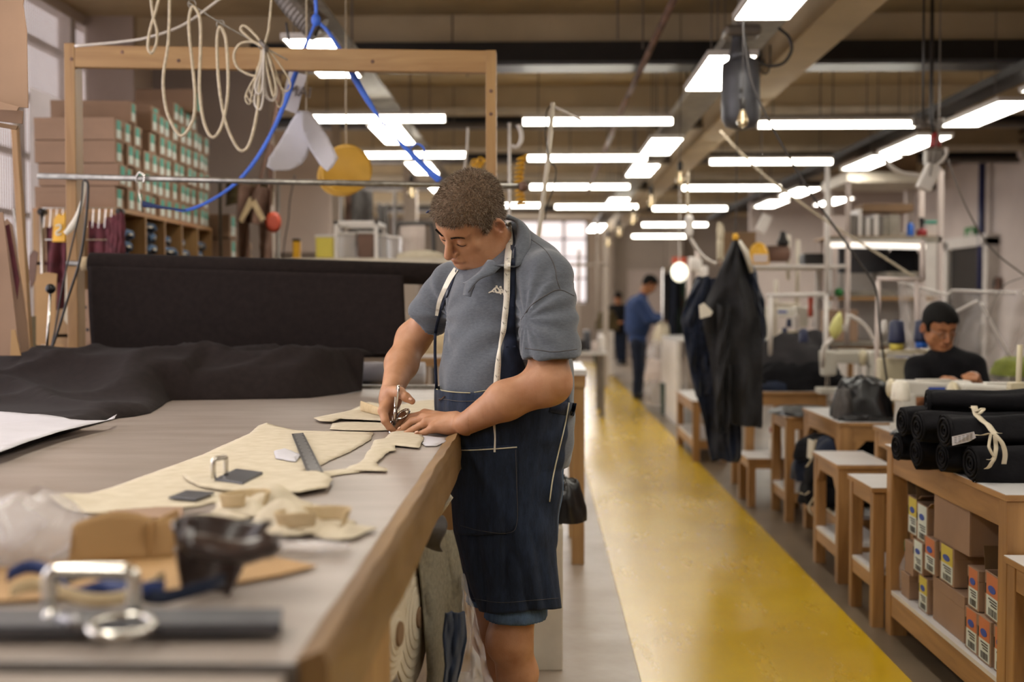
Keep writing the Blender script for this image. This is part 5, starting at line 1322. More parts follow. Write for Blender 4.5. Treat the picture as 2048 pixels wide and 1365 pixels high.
# ================================================================ LEFT BACKGROUND
def proto(name, label, cat, group=None): return thing(name, (0, 0, 0), label, cat, group)
SX = -2.2
def carton(w, d, h, side, lab, open_top=False, mt='card'):
    """base at origin; label face on +x (side=1) or -x (side=-1); w along y, d along x"""
    t = proto('cardboard_box', 'cardboard box', 'box')
    m = MB(); x0, x1 = (-d, 0) if side > 0 else (0, d)
    if open_top:
        g = .004
        m.bx(x0, x1, -w/2, w/2, 0, g); m.bx(x0, x0+g, -w/2, w/2, g, h); m.bx(x1-g, x1, -w/2, w/2, g, h); m.bx(x0+g, x1-g, -w/2, -w/2+g, g, h); m.bx(x0+g, x1-g, w/2-g, w/2, g, h)
    else:
        m.bx(x0, x1, -w/2, w/2, 0, h-.004).bx(x0-.001, x1+.001, -w/2-.001, w/2+.001, h*.72, h-.002)
    m.build('carton', mt, t, bevel=.002)
    fx = 0
    e = .0018*side
    lw, l0, l1 = w*.30, h*.12, h*.90
    if lab == 'green':
        MB().bx(fx, fx+e, -lw, lw*.55, h*.48, l1).build('label_top', 'label_green', t); MB().bx(fx, fx+e, -lw, lw*.55, l0, h*.48).build('label', 'label_white', t)
        MB().bx(fx, fx+e, w*.34, w*.42, h*.45, h*.68).build('hand_slot', 'dark_metal', t)
    elif lab:
        MB().bx(fx, fx+e, -w*.42, w*.36, h*.50, h*.97).build('label_top', lab, t); lo_ = MB().bx(fx, fx+e, -w*.42, w*.36, h*.05, h*.50).build('label', 'label_white', t)
        m = MB(); n = 16; m.prism([V((fx+e*1.4, w*.24*math.cos(2*PI*k/n)-.02*w, h*.66+h*.085*math.sin(2*PI*k/n))) for k in range(n)], (e*.6, 0, 0)); m.build('round_mark', 'label_blue', t)
        b = MB(); rr = random.Random(4)
        for k in range(9): b.bx(fx+e*1.2, fx+e*1.6, -w*.34+k*w*.065, -w*.34+k*w*.065+w*rr.choice((.02, .035)), h*.08, h*.24)
        for k in range(3): b.bx(fx+e*1.2, fx+e*1.6, -w*.34, w*(.05+.08*k), h*(.30+.06*k), h*(.33+.06*k))
        bo = b.build('barcode', 'ink', lo_); bo['kind'] = 'stuff'
        MB().bx(fx, fx+e, w*.42, w*.47, h*.5, h*.72).build('hand_slot', 'dark_metal', t)
    return t
def flaps(t, w, d, h, side, k=1.0):
    x0, x1 = (-d, 0) if side > 0 else (0, d)
    m = MB(); m.grid(lambda u, v: V((x0+(x1-x0)*u, w/2+.02*v*k, h+.10*v*k)), 2, 2, .003); m.build('flap', 'card_inside', t)
    m = MB(); m.grid(lambda u, v: V((x0+(x1-x0)*u, -w/2-.06*v*k, h-.004+.03*v*k)), 2, 2, .003); m.build('flap', 'card', t)
BW, BH, BD = .137, .121, .43
shelf = thing('cubby_shelf', (SX-.22, 7.2, 0), 'long brown wooden pigeonhole shelf filled with folded jeans', 'shelf')
CZ = 1.38+183/837*2.2
MB().bx(SX-.46, SX, 6.25, 8.02, CZ-.02, CZ).build('top_board', 'pine_y', shelf)
MB().bx(SX-.46, SX-.45, 6.25, 8.02, 0, CZ-.02).build('back_board', 'card_yellow', shelf)
for z in (1.58, 1.2, .8, .4): MB().bx(SX-.45, SX, 6.25, 8.02, z-.018, z).build('shelf_board', 'pine_y', shelf)
ys = [6.25, 6.66, 7.0, 7.34, 7.68, 8.0]
for y in ys: MB().bx(SX-.45, SX, y, y+.018, 0, CZ-.02).build('divider', 'pine', shelf)
def jeans_stack():
    t = proto('folded_jeans', 'jeans', 'jeans')
    for k in range(1):
        m = MB(); m.grid(lambda u, v: V((-.02-.30*v, -.11+.22*u, .028+.028*math.sin(u*PI)*1.0+.006*math.sin(v*9+u*5))), 12, 8, .05, (0, 0, 1)); m.build('folded_leg', 'navy_cloth', t, smooth=True)
        m = MB(); m.tube(spline([V((-.01, -.10, .012)), V((.0, -.05, .035)), V((0, .05, .035)), V((-.01, .1, .015))], 5), .014, 8); m.build('fold', 'jean', t, smooth=True)
        MB().bx(-.004, .012, -.02, .035, .02, .045).build('size_tag', 'tape_white', t)
    return t
js = jeans_stack(); first = True; rnd = random.Random(11)
words = ['first', 'second', 'third', 'fourth', 'fifth']
for c in range(5):
    n = [3, 4, 3, 3, 3][c]
    for k in range(n):
        lab = '%s pair of folded navy jeans up in the %s pigeonhole from the left' % (['lowest', 'second', 'third', 'fourth'][k], words[c])
        y = (ys[c]+ys[c+1])/2+.01; loc = V((SX-.02-rnd.uniform(0, .04), y+rnd.uniform(-.02, .02), 1.581+.064*k)); rz = rnd.uniform(-.25, .25)
        if first: o = js; o.location = loc; o.rotation_euler = (0, 0, rz); o['label'] = lab; first = False
        else: o = copy_tree(js, loc, rz, lab)
        o['group'] = 'folded jeans in the pigeonholes'
bx1 = carton(BW-.004, BD, BH-.002, 1, 'green'); first = True
tops = [4, 4, 5, 3, 5, 5, 5, 6, 6, 6, 6, 5, 5]
ORD = ['first', 'second', 'third', 'fourth', 'fifth', 'sixth', 'seventh', 'eighth', 'ninth', 'tenth', 'eleventh', 'twelfth', 'thirteenth']
for c, n in enumerate(tops):
    for r in range(n):
        lab = 'cardboard box in the %s column from the left, %s row above the pigeonhole shelf' % (ORD[c], ORD[r])
        loc = V((SX-.02-rnd.uniform(0, .02), 6.30+BW*(c+.5), CZ+BH*r+.0005)); rz = rnd.uniform(-.02, .02)
        if c == 2 and r == 4: loc.x -= .03; loc.z += .01; rz = .09
        if first: o = bx1; o.location = loc; o['label'] = lab; first = False
        else: o = copy_tree(bx1, loc, rz, lab)
        o['group'] = 'green labelled boxes above the pigeonholes'
# big carton on top, open and tilted
for k, (px, py, w, h, lab, Y) in enumerate(((338, 205, .38, .14, 'long pinkish cardboard box on the very top of the far stack', 7.6), (232, 232, .46, .10, 'long cardboard box set back on top behind the near stack', 6.95))):
    a = at(px, py, Y); t = thing('cardboard_box', (a.x, Y, a.z-h/2), lab, 'box', 'boxes on top of the stacks')
    MB().box(a, (w, .16, h)).build('carton', 'card', t, bevel=.003); MB().box(a+V((w/2+.001, 0, 0)), (.002, .07, h*.8)).build('label', 'label_green', t)
# lower stack beyond the shelf
first = True
for c in range(4):
    for r in range([7, 6, 6, 4][c]):
        lab = 'cardboard box beyond the shelf end, %s row up in the %s column' % (ORD[r], ORD[c])
        loc = V((SX+.10, 8.2+.20*c, .78+.17*r)); rz = rnd.uniform(-.06, .06)
        o = copy_tree(bx1, loc, rz, lab); o.scale = (1, 1.35, 1.38); o['group'] = 'labelled boxes beyond the pigeonhole shelf'
tb = thing('stack_bench', (SX-.1, 8.5, 0), 'low bench carrying the far box columns', 'bench')
MB().bx(SX-.35, SX+.12, 8.05, 9.0, .74, .775).build('top', 'pine_y', tb)
for x in (SX-.33, SX+.06):
    for y in (8.07, 8.94): MB().bx(x, x+.05, y, y+.05, 0, .74).build('leg', 'pine', tb)
# rack with burgundy garments
rk = thing('wire_rack', at(160, 430, 6.1), 'chrome wire rack holding burgundy garments at the left', 'rack'); z = at(160, 420, 6.1).z
for px in (84, 240):
    p = at(px, 420, 6.1); MB().tube([(p.x, 6.1, 0), (p.x, 6.1, z)], .013, 10).build('post', 'chrome', rk, smooth=True)
    MB().lathe((p.x, 6.08, z-.01), [(.018, 0), (.018, .05)], 12, (0, 1, 0)).build('clamp', 'dark_metal', rk, smooth=True)
a, b = at(84, 417, 6.1), at(242, 417, 6.1); MB().tube([a, b], .004, 8).build('top_rail', 'chrome', rk)
a2, b2 = at(84, 480, 6.1), at(242, 480, 6.1); MB().tube([a2, b2], .003, 8).build('lower_rail', 'chrome', rk)
for k in range(13):
    p = a.lerp(b, (k+.5)/13); MB().tube([p, p-V((0, .02, .10))], .0022, 6).build('hook_wire', 'chrome', rk)
def garment(name, px0, px1, py0, py1, Y, mt, label, group, seed, amp=.02, fr=9, cat='garment', taper=0):
    m = MB()
    def f(u, v):
        w = taper*(1-v); return at(px0+(px1-px0)*(u*(1-2*w)+w), py0+(py1-py0)*v+3*math.sin(u*5+seed), Y)+V((0, amp*math.sin(u*fr+seed+v)*(.3+v)+.01*ns(u*4, v*5, seed), 0))
    m.grid(f, 28, 24, .006); return tag(m.build(name, mt, smooth=True), label, cat, group)
garment('burgundy_garment', 92, 134, 452, 565, 6.12, 'burgundy', 'burgundy garment at the far left of the rack', 'burgundy garments on the rack', 1)
garment('burgundy_garment', 118, 160, 470, 620, 6.16, 'burgundy', 'burgundy garment half behind the yellow tag and frame post', 'burgundy garments on the rack', 3)
garment('burgundy_garment', 178, 216, 445, 582, 6.12, 'burgundy', 'burgundy garment just right of the left frame post', 'burgundy garments on the rack', 5)
for k, (x, t_) in enumerate(((214, 'second'), (224, 'third'), (233, 'fourth'), (243, 'last'))):
    garment('burgundy_garment', x-5, x+8, 436-3*k, 520+8*k, 6.1-.02*k, 'burgundy', 'narrow edge on burgundy garment, %s right of the left frame post' % t_, 'burgundy garments on the rack', k, .008, 5, taper=.2)
t = thing('yellow_tag', at(120, 455, 6.0), 'orange yellow plastic tag with a white mark hanging by the left post', 'tag')
P = [at(x, y, 6.0) for x, y in ((113, 430), (119, 427), (123, 432), (128, 424), (131, 434), (130, 484), (104, 484), (107, 440))]; MB().prism(P, (0, .03, 0)).build('plate', 'yellow', t, bevel=.003)
m = MB(); m.tube(spx([(112, 452), (120, 450), (121, 458), (113, 464), (114, 470), (122, 468)], 5.99, 4), .004, 6); m.build('mark', 'label_white', t)
# boards, patterns and pole at the far left
def board(px, Y, mt, label, name='cardboard_pattern', group='cardboard patterns at the left', th=.006, dy=0.0, cat='cardboard', holes=()):
    P = [at(a, b, Y) for a, b in px]
    for p in P: p.y += dy*(p.z-P[0].z)
    m = MB(); m.prism(P, (0, th, 0)); o = tag(m.build(name, mt, bevel=.0015), label, cat, group)
    for h in holes:
        MB().lathe(at(h[0], h[1], Y)+V((0, -.0005, 0)), [(.009, 0), (.009, .001)], 10, (0, -1, 0)).build('hole', 'dark_metal', o)
    return o
board([(-30, -20), (50, -20), (46, 10), (53, 60), (56, 216), (-30, 212)], 3.9, 'card', 'large pinkish cardboard pattern hanging at the top left corner')
board([(-30, 196), (38, 214), (34, 222), (-30, 218)], 3.86, 'card', 'cardboard strip lowest across the big hanging pattern', group='cardboard patterns at the left')
board([(-30, 208), (46, 222), (44, 248), (-30, 240)], 3.95, 'card', 'small cardboard pattern under the big hanging one')
board([(-30, 240), (36, 252), (32, 260), (-30, 250)], 3.93, 'card_dark', 'thin dark cardboard strip under the hanging patterns')
board([(60, 174), (215, 236), (215, 700), (60, 700)], 6.75, 'white_paint', 'tall grey board standing behind the box stack', 'upright_board', None, .02, cat='board')
pc = board([(21, 254), (33, 254), (62, 712), (48, 712)], 4.9, 'pine', 'long bare wooden batten leaning in front of the window', 'wooden_batten', None, .03, cat='batten')
for px, Y, mt, lab in (([(-20, 430), (6, 424), (22, 560), (40, 712), (-20, 712)], 4.7, 'card', 'broad cardboard pattern leaning at the left edge'),
                       ([(2, 446), (14, 438), (24, 450), (48, 600), (60, 712), (42, 712)], 4.76, 'card', 'long narrow cardboard pattern leaning behind the broad one'),
                       ([(10, 452), (18, 448), (38, 560), (34, 600)], 4.72, 'burgundy', 'burgundy edged pattern strip between the leaning cardboards'),
                       ([(22, 660), (30, 660), (42, 712), (20, 712)], 4.66, 'card_yellow', 'short cardboard pattern in front of the leaning ones'),
                       ([(24, 418), (29, 417), (62, 636), (56, 640)], 4.96, 'galv', 'grey metal strip leaning behind the cardboards'),
                       ([(42, 424), (53, 428), (46, 440), (40, 436)], 4.98, 'card', 'small cardboard tip sticking up behind the batten'),
                       ([(58, 512), (66, 500), (76, 505), (70, 560), (62, 578), (56, 552)], 5.6, 'hide', 'ragged brown leather scrap hanging by the wire rack'),
                       ([(72, 550), (93, 545), (114, 548), (108, 690), (72, 690)], 5.45, 'card_yellow', 'tall tan board with slanted top behind the lever'),
                       ([(72, 692), (104, 690), (127, 692), (128, 716), (70, 716)], 5.4, 'card_yellow', 'short tan board low behind the lever'),
                       ([(54, 634), (74, 632), (74, 712), (58, 712)], 5.5, 'hide_olive', 'dark olive board beside the tan board')):
    board(px, Y, mt, lab)
board([(166, 585), (188, 578), (186, 680), (162, 700)], 5.9, 'card', 'perforated cardboard pattern just right of the left post', holes=((170, 615), (168, 640), (175, 660)))
board([(160, 580), (240, 575), (234, 712), (158, 712)], 5.95, 'card', 'wide perforated cardboard pattern below the burgundy garments', holes=((196, 610), (200, 640), (180, 650), (192, 680), (210, 600)))
board([(137, 520), (131, 560), (128, 640), (134, 650), (150, 600), (150, 520)], 5.7, 'canvas', 'pale cloth edge showing left of the frame post')
# hides beyond the boxes
garment('leather_hide', 452, 548, 362, 410, 8.0, 'hide_olive', 'olive leather hide draped over a rail', 'hanging hides', 2, .05, 7)
garment('leather_hide', 478, 545, 372, 448, 7.8, 'hide', 'pinkish brown leather hide folded over the olive one', 'hanging hides', 4, .06, 12)
garment('leather_hide', 476, 500, 440, 522, 7.9, 'hide', 'long brown leather strip hanging at the left', 'hanging hides', 6, .03, 5)
garment('leather_hide', 518, 544, 440, 522, 7.9, 'hide', 'long brown leather strip hanging at the right', 'hanging hides', 7, .03, 5)
garment('leather_hide', 536, 548, 290, 380, 7.7, 'hide', 'twisted narrow leather strips hanging above the hides', 'hanging hides', 8, .02, 8)
cord([(560, 150), (550, 230), (535, 300), (520, 360), (505, 400)], 7.6, .012, 'hide', 'twisted brown leather cord hanging from the ceiling')
for px, lab in ([(498, 395), (508, 395), (530, 438), (522, 444), (504, 412), (484, 446), (478, 440)], 'cream bent pattern hook over the hides'),: board(px, 7.6, 'canvas2', lab, 'pattern_hook', None, .01, cat='hook')
o = MB().lathe(at(547, 445, 7.4), [(.03, 0), (.05, .004), (.03, .008)], 20, (0, -1, 0)); o.v = [(x, y, (z-at(547, 445, 7.4).z)*1.3+at(547, 445, 7.4).z) for x, y, z in o.v]
tag(o.build('orange_disc', 'red_orange', smooth=True), 'small orange oval disc beside the leather hides', 'disc')
HR = MB().tube([V((at(440, 366, 8.0).x, 8.0, 0)), at(440, 366, 8.0), at(556, 366, 8.0), V((at(556, 366, 8.0).x, 8.0, 0))], .012, 8); tag(HR.build('hide_rail', 'grey_metal', smooth=True), 'metal rail carrying the leather hides', 'rail')
# blinds and posts behind
bl = thing('vertical_blind', at(610, 350, 13.5), 'pale vertical blind hanging far behind the yellow pattern', 'blind')
for k in range(15):
    px = 548+k*8; a = at(px, 190, 13.5); b = at(px, 505, 13.5); MB().box(((a.x), 13.5, (a.z+b.z)/2), (.05, .008, a.z-b.z), (0, 0, .35)).build('slat', 'wall_pink', bl)
for i, (px, w, Y, mt, lab) in enumerate(((672, 16, 12, 'wall', 'grey column right of the vertical blind'), (820, 26, 15, 'wall', 'grey column far behind, left of the cutter\'s head'), (1212, 10, 19, 'wall', 'slim grey column by the far bulbs'))):
    a = at(px, 500, Y); s = w/F_PX*Y; tag(MB().bx(a.x-s/2, a.x+s/2, Y, Y+s, 0, 3.26 if px < 1000 else 2.5).build('column', mt), lab, 'column')
garment('dark_garment', 690, 720, 386, 500, 10.5, 'hide', 'brown garment hanging below the yellow pattern', 'dark garments far behind', 1)
garment('dark_garment', 702, 746, 380, 500, 10.3, 'grey_cloth', 'slate grey garment hanging below the yellow pattern', 'dark garments far behind', 3)
garment('dark_garment', 756, 776, 408, 515, 10.8, 'grey_cloth', 'grey garment hanging left of the far column', 'dark garments far behind', 5)
garment('rail_cloths', 800, 850, 450, 520, 11.5, 'wall_pink', 'pinkish cloths on a far rail behind the cutter', 'dark garments far behind', 7)
GR2 = MB().tube([V((at(684, 382, 10.4).x, 10.4, 0)), at(684, 382, 10.4), at(790, 384, 10.4), V((at(790, 382, 10.4).x, 10.4, 0))], .014, 8); tag(GR2.build('garment_rail', 'grey_metal'), 'metal rail carrying the dark garments below the yellow pattern', 'rail')
t = MB().tube(spx([(790, 880), (790, 520), (795, 455), (805, 448), (855, 448), (865, 455), (868, 520), (868, 880)], 11.2, 4), .02, 8); tag(t.build('garment_rail', 'dark_metal', smooth=True), 'dark tubular garment rail left of the cutter\'s face', 'rail')
cord([(590, 350), (580, 400), (577, 440), (570, 480), (566, 520)], 7.2, .004, 'black_cable', 'thin dark cable hanging over the pale blind', cat='cable')
# high shelf with crates
Yc = 8.2; zc = at(700, 517, Yc).z
sh2 = thing('high_shelf', at(700, 519, Yc), 'pale high shelf behind the black cloth roll', 'shelf'); a, b = at(545, 519, Yc), at(900, 519, Yc)
MB().bx(a.x, b.x, Yc-.05, Yc+.5, zc-.04, zc).build('top', 'cream_paint', sh2)
for x in (a.x+.02, b.x-.06):
    for y in (Yc, Yc+.42): MB().bx(x, x+.04, y, y+.04, 0, zc-.04).build('post', 'white_paint', sh2)
cr = thing('white_crate_rack', at(725, 515, Yc), 'white tubular frame holding plastic crates on the high shelf', 'rack')
x0, x1 = at(672, 480, Yc).x, at(752, 480, Yc).x; zt = at(700, 442, Yc).z
for x in (x0, x1):
    for y in (Yc, Yc+.42): MB().bx(x-.012, x+.012, y, y+.024, zc, zt).build('post', 'white_paint', cr)
for y in (Yc, Yc+.42): MB().bx(x0, x1, y, y+.024, zt-.024, zt).build('rail', 'white_paint', cr)
for x in (x0, x1): MB().bx(x-.012, x+.012, Yc, Yc+.44, zt-.024, zt).build('rail', 'white_paint', cr)
def tub(px0, px1, py0, Y, dpt, mt, label, group='plastic tubs on the high shelf', lid='white_paint'):
    a, b = at(px0, 500, Y), at(px1, 500, Y); z = at(px0, py0, Y).z; t = thing('plastic_tub', ((a.x+b.x)/2, Y, zc), label, 'tub', group)
    w, c = b.x-a.x, (a.x+b.x)/2; MB().box((c, Y+dpt/2, (z+zc)/2), (w*.92, dpt, z-zc-.01), taper=-.05).build('tub_body', mt, t, bevel=.006)
    MB().box((c, Y+dpt/2, z-.008), (w, dpt+.02, .016)).build('lid', lid, t, bevel=.004)
tub(630, 668, 470, Yc+.05, .2, 'label_yellow', 'pale yellow crate at the left end of the high shelf')
tub(676, 712, 465, Yc+.06, .25, 'plastic_sheet', 'clear tub with bluish contents inside the white rack')
tub(714, 748, 463, Yc+.06, .25, 'hide', 'grey violet tub inside the white rack, right one')
tub(756, 774, 468, Yc+.1, .2, 'plastic_sheet', 'clear lidded tub just right of the white rack')
tub(776, 798, 472, Yc+.1, .2, 'plastic_sheet', 'clear lidded tub at the right end of the high shelf')
tub(585, 600, 478, Yc+.2, .05, 'yellow', 'tiny yellow and black bottle on the high shelf', lid='dark_metal')
scr = MB(); c = at(840, 518, Yc+.1)
scr.ball((c.x, c.y, zc+.01), .17, 20, (1, .6, .3)); tag(scr.build('cream_bundle', 'canvas', smooth=True), 'rounded cream cloth bundle at the right end of the high shelf', 'cloth')
# behind the table end: paper roll, bench
pr = thing('paper_roll', at(820, 750, 5.35), 'white paper roll lying behind the far end of the table', 'paper roll'); c = at(850, 748, 5.4)
MB().lathe(c, [(.05, 0), (.053, .004), (.053, .34)], 28, (-1, 0, 0)).build('roll', 'paper', pr, smooth=True)
wb = thing('far_workbench', at(850, 720, 7.0), 'far workbench with a wooden edge seen under the cutter\'s right arm', 'bench'); a, b = at(790, 712, 7.0), at(1000, 712, 7.0)
MB().bx(a.x, b.x, 7.0, 7.9, a.z-.012, a.z).build('top', 'white_top', wb); MB().bx(a.x, b.x, 6.99, 7.0, a.z-.06, a.z-.012).build('rail', 'pine_h', wb)
for x in (a.x+.05, b.x-.1):
    for y in (7.0, 7.8): MB().bx(x, x+.06, y, y+.06, 0, a.z-.012).build('leg', 'pine', wb)
m = MB(); c = at(868, 712, 7.3); m.ball((c.x, c.y, c.z+.05), .16, 18, (1, .7, .75)); tag(m.build('cloth_bundle', 'canvas2', smooth=True), 'cream cloth bundle on the far workbench under the arm', 'cloth')
st = thing('support_stand', (c.x-.3, 5.38, 0), 'low stand carrying the white paper roll', 'stand'); zr = at(850, 748, 5.4).z-.053
MB().bx(c.x-.75, c.x-.1, 5.3, 5.5, zr-.03, zr).build('top', 'galv', st); MB().bx(c.x-.7, c.x-.64, 5.35, 5.45, 0, zr-.03).build('leg', 'galv', st); MB().bx(c.x-.2, c.x-.14, 5.35, 5.45, 0, zr-.03).build('leg', 'galv', st)
# ================================================================ RIGHT SIDE: WORK TABLES
def bench(x0, x1, y0, y1, z, label, shelf_z=None, name='work_table', group='wooden work tables', leg=.055, rail=.075, arch=False):
    t = thing(name, ((x0+x1)/2, (y0+y1)/2, 0), label, 'table' if name != 'wooden_stool' else 'stool', group)
    MB().bx(x0-.008, x1+.008, y0-.008, y1+.008, z-.022, z-.002).build('top_board', 'pine_ry', t, bevel=.002)
    MB().bx(x0-.007, x1+.007, y0-.007, y1+.007, z-.002, z).build('white_laminate', 'white_top', t)
    for x in (x0, x1-leg):
        for y in (y0, y1-leg): MB().bx(x, x+leg, y, y+leg, 0, z-.022).build('leg', 'pine_r', t, bevel=.003)
    e = .004
    for x in (x0+e, x1-.03-e): MB().bx(x, x+.03, y0+leg, y1-leg, z-.022-rail, z-.022).build('rail', 'pine_ry', t, bevel=.002)
    for y in (y0+e, y1-.03-e): MB().bx(x0+leg, x1-leg, y, y+.03, z-.022-rail, z-.022).build('rail', 'pine_rh', t, bevel=.002)
    if arch:
        for s, yy in ((1, y0+leg), (-1, y1-leg)):
            P = [V((x0+e, yy, z-.022-rail)), V((x0+e, yy+s*.07, z-.022-rail)), V((x0+e, yy, z-.022-rail-.07))]; MB().prism(P, (.03, 0, 0)).build('bracket', 'pine_r', t)
        for s, xx in ((1, x0+leg), (-1, x1-leg)):
            P = [V((xx, y0+e, z-.022-rail)), V((xx+s*.07, y0+e, z-.022-rail)), V((xx, y0+e, z-.022-rail-.07))]; MB().prism(P, (0, .03, 0)).build('bracket', 'pine_r', t)
    if shelf_z:
        MB().bx(x0+.003, x1-.003, y0+.003, y1-.003, shelf_z-.016, shelf_z).build('shelf', 'white_top', t)
        for x in (x0+e, x1-.03-e): MB().bx(x, x+.03, y0+leg, y1-leg, shelf_z-.016-rail, shelf_z-.016).build('rail', 'pine_ry', t, bevel=.002)
        for y in (y0+e, y1-.03-e): MB().bx(x0+leg, x1-leg, y, y+.03, shelf_z-.016-rail, shelf_z-.016).build('rail', 'pine_rh', t, bevel=.002)
    return t
X1 = 1.435
bench(X1, 2.45, 3.70, 4.98, .783, 'big wooden table carrying tied bundles of black cloth and boxes below', .19, leg=.07, rail=.09)
bench(1.425, 2.1, 2.95, 3.80-.13, .60, 'low white-topped table at the right edge, nearest of all', None, leg=.06)
bench(1.395, 1.78, 5.03, 5.42, .595, 'low stool right beside the big table, with a bottom shelf', .24, 'wooden_stool', 'white topped wooden stools', .05, .06)
bench(1.44, 1.69, 5.80, 6.32, .585, 'white-topped stool in front of the pile of black clothes', .20, 'wooden_stool', 'white topped wooden stools', .055, .06, True)
bench(1.60, 1.98, 6.42, 7.3, .727, 'table with bracketed corners under the shiny black bag', .22, leg=.07, rail=.08, arch=True)
bench(1.52, 1.90, 7.42, 7.9, .66, 'narrow stool beneath black cloth, right of the hanging jacket', .2, 'wooden_stool', 'white topped wooden stools', .055, .06)
bench(1.44, 2.0, 8.4, 9.05, .74, 'table behind the hanging jacket carrying black clothes', None, leg=.06)
bench(1.38, 1.72, 7.95, 8.35, .33, 'very low shelf unit holding a white spray bottle', None, 'wooden_stool', 'white topped wooden stools', .05, .05)
bench(1.30, 1.60, 10.2, 11.4, .52, 'low wooden bench left of the hanging jacket', .2, leg=.06)
bench(1.70, 2.75, 5.47, 6.12, .742, 'sewing table in front of the seated machinist', None, leg=.05)
bench(2.02, 3.6, 7.6, 8.3, .76, 'sewing table behind the seated machinist', None, leg=.05)
# ---------------------------------------------------------------- boxes under the big table
XB = X1+.02
def rbox(name_lab, y, z, w, h, lab, open_top=False, fl=False, tilt=0, d=.40, k=1):
    t = carton(w, d, h, -1, lab, open_top)
    if fl: flaps(t, w, d, h, -1, k*.75)
    t.location = (XB+rnd.uniform(0, .012), y, z); t.rotation_euler = (0, 0, tilt); t['label'] = name_lab; t['group'] = 'boxes under the big table'
    for c in [t]+[o for o in COL.objects if o.parent == t]: WORLD_ORG[c.name] = V(t.location)
    return t
def pyY(px, py=None): return (X1+.02)*F_PX/(px-1080)*1.0
def zat(px, py): Y = pyY(px); return at(px, py, Y).z
S0 = .191
rbox('tan box beside the green capped bottle at the far end of the low shelf', 4.80, S0, .10, .10, None)
rbox('yellow labelled box standing on the shelf, farthest of the bottom row', 4.58, S0, .11, .135, 'label_yellow')
rbox('big plain cardboard box in the middle of the bottom row', 4.31, S0, .33, .165, None)
rbox('orange labelled box with a torn top in the bottom row', 4.055, S0, .115, .145, 'label_orange')
rbox('red orange labelled box, second from the near end of the bottom row', 3.93, S0, .115, .15, 'label_orange')
rbox('orange labelled box nearest in the bottom row', 3.805, S0, .10, .15, 'label_orange')
rbox('plain slim box second up at the far end', 4.76, S0+.102, .11, .13, None)
rbox('white labelled box second up, left of the orange one', 4.63, S0+.137, .12, .125, 'label_white')
rbox('bright orange labelled box in the middle of the second row', 4.49, S0+.167, .13, .135, 'label_orange')
rbox('bright yellow labelled box with a black slot in the second row', 4.33, S0+.167, .15, .14, 'label_yellow')
rbox('orange labelled open box with raised lid, nearest on top of the row', 3.885, S0+.152, .145, .15, 'label_orange', True, True, -.04)
rbox('slim orange labelled box behind the open nearest one', 4.05, S0+.147, .10, .14, 'label_orange')
rbox('pale yellow labelled box on top at the far end, with a dark open top', 4.73, S0+.264, .12, .15, 'label_yellow', True, True)
rbox('white labelled narrow box on top, second from the far end', 4.59, S0+.264, .13, .145, 'label_white', True, True)
rbox('large torn plain box on top, spilling plastic', 4.28, S0+.309, .34, .165, None, True, True, .03, .5, 1.1)
for k, (y, lab) in enumerate(((4.25, 'clear plastic wrapping spilling from the large torn box'), (4.60, 'clear plastic wrapping in the top box at the far end'))):
    m = MB(); m.grid(lambda u, v: V((XB+.08+.3*u, y-.1+.2*v, S0+.46-.05*k+.03*ns(u*7, v*7, k))), 16, 12, .001); tag(m.build('plastic_wrapping', 'plastic_clear', smooth=True), lab, 'plastic wrap')
t = thing('glass_bottle', (XB+.05, 4.905, S0), 'clear bottle with a green neck at the far end of the low shelf', 'bottle')
MB().lathe((XB+.05, 4.905, S0), [(.02, 0), (.036, .01), (.036, .10), (.014, .15), (.014, .17)], 18).build('bottle_body', 'plastic_clear', t, smooth=True); MB().lathe((XB+.05, 4.905, S0+.165), [(.017, 0), (.017, .04)], 14).build('cap', 'green', t, smooth=True)
# ---------------------------------------------------------------- black bundles tied with cream ribbon
def bundle(name, label, p0, p1, r, mt='black_cloth2', seed=0, group='tied bundles of black cloth', flat=.8, ends=True):
    t = thing(name, p0, label, 'cloth bundle', group); p0, p1 = V(p0), V(p1); d = (p1-p0); L = d.length; d.normalize(); s = V((0, 0, 1)).cross(d).normalized(); u_ = d.cross(s)
    def f(u, v):
        a = v*2*PI; rr = r*(1+.30*ns(u*3+seed, math.cos(a)*1.3, math.sin(a)*1.3)+.06*math.sin(a*5+seed+u*6)+.10*math.cos(a*3+seed)); 
        if u < .001 or u > .999: rr *= .93
        return p0+d*(L*u)+s*rr*math.cos(a)+u_*rr*flat*math.sin(a)
    m = MB(); m.grid(f, 24, 30); m.build('rolled_layers', mt, t, smooth=True)
    m = MB()
    for k in range(5):                                    # spiral layers seen at the end
        q = 1-.2*k; m.tube([p0+d*(.004-.006*k*0)-d*.004*(k % 2)+s*r*q*math.cos(a)*.93+u_*r*q*flat*math.sin(a)*.93 for a in np.linspace(0, 2*PI, 18)[:-1]], .0045, 5, closed=True)
    m.prism([p0+d*.012+s*r*.9*math.cos(a)+u_*r*.9*flat*math.sin(a) for a in np.linspace(0, 2*PI, 20)[:-1]], d*.002)
    o = m.build('end_layers', mt, t, smooth=True); o['kind'] = 'stuff'
    return t, (p0, d, s, u_, L, r, flat)
ZB = .785
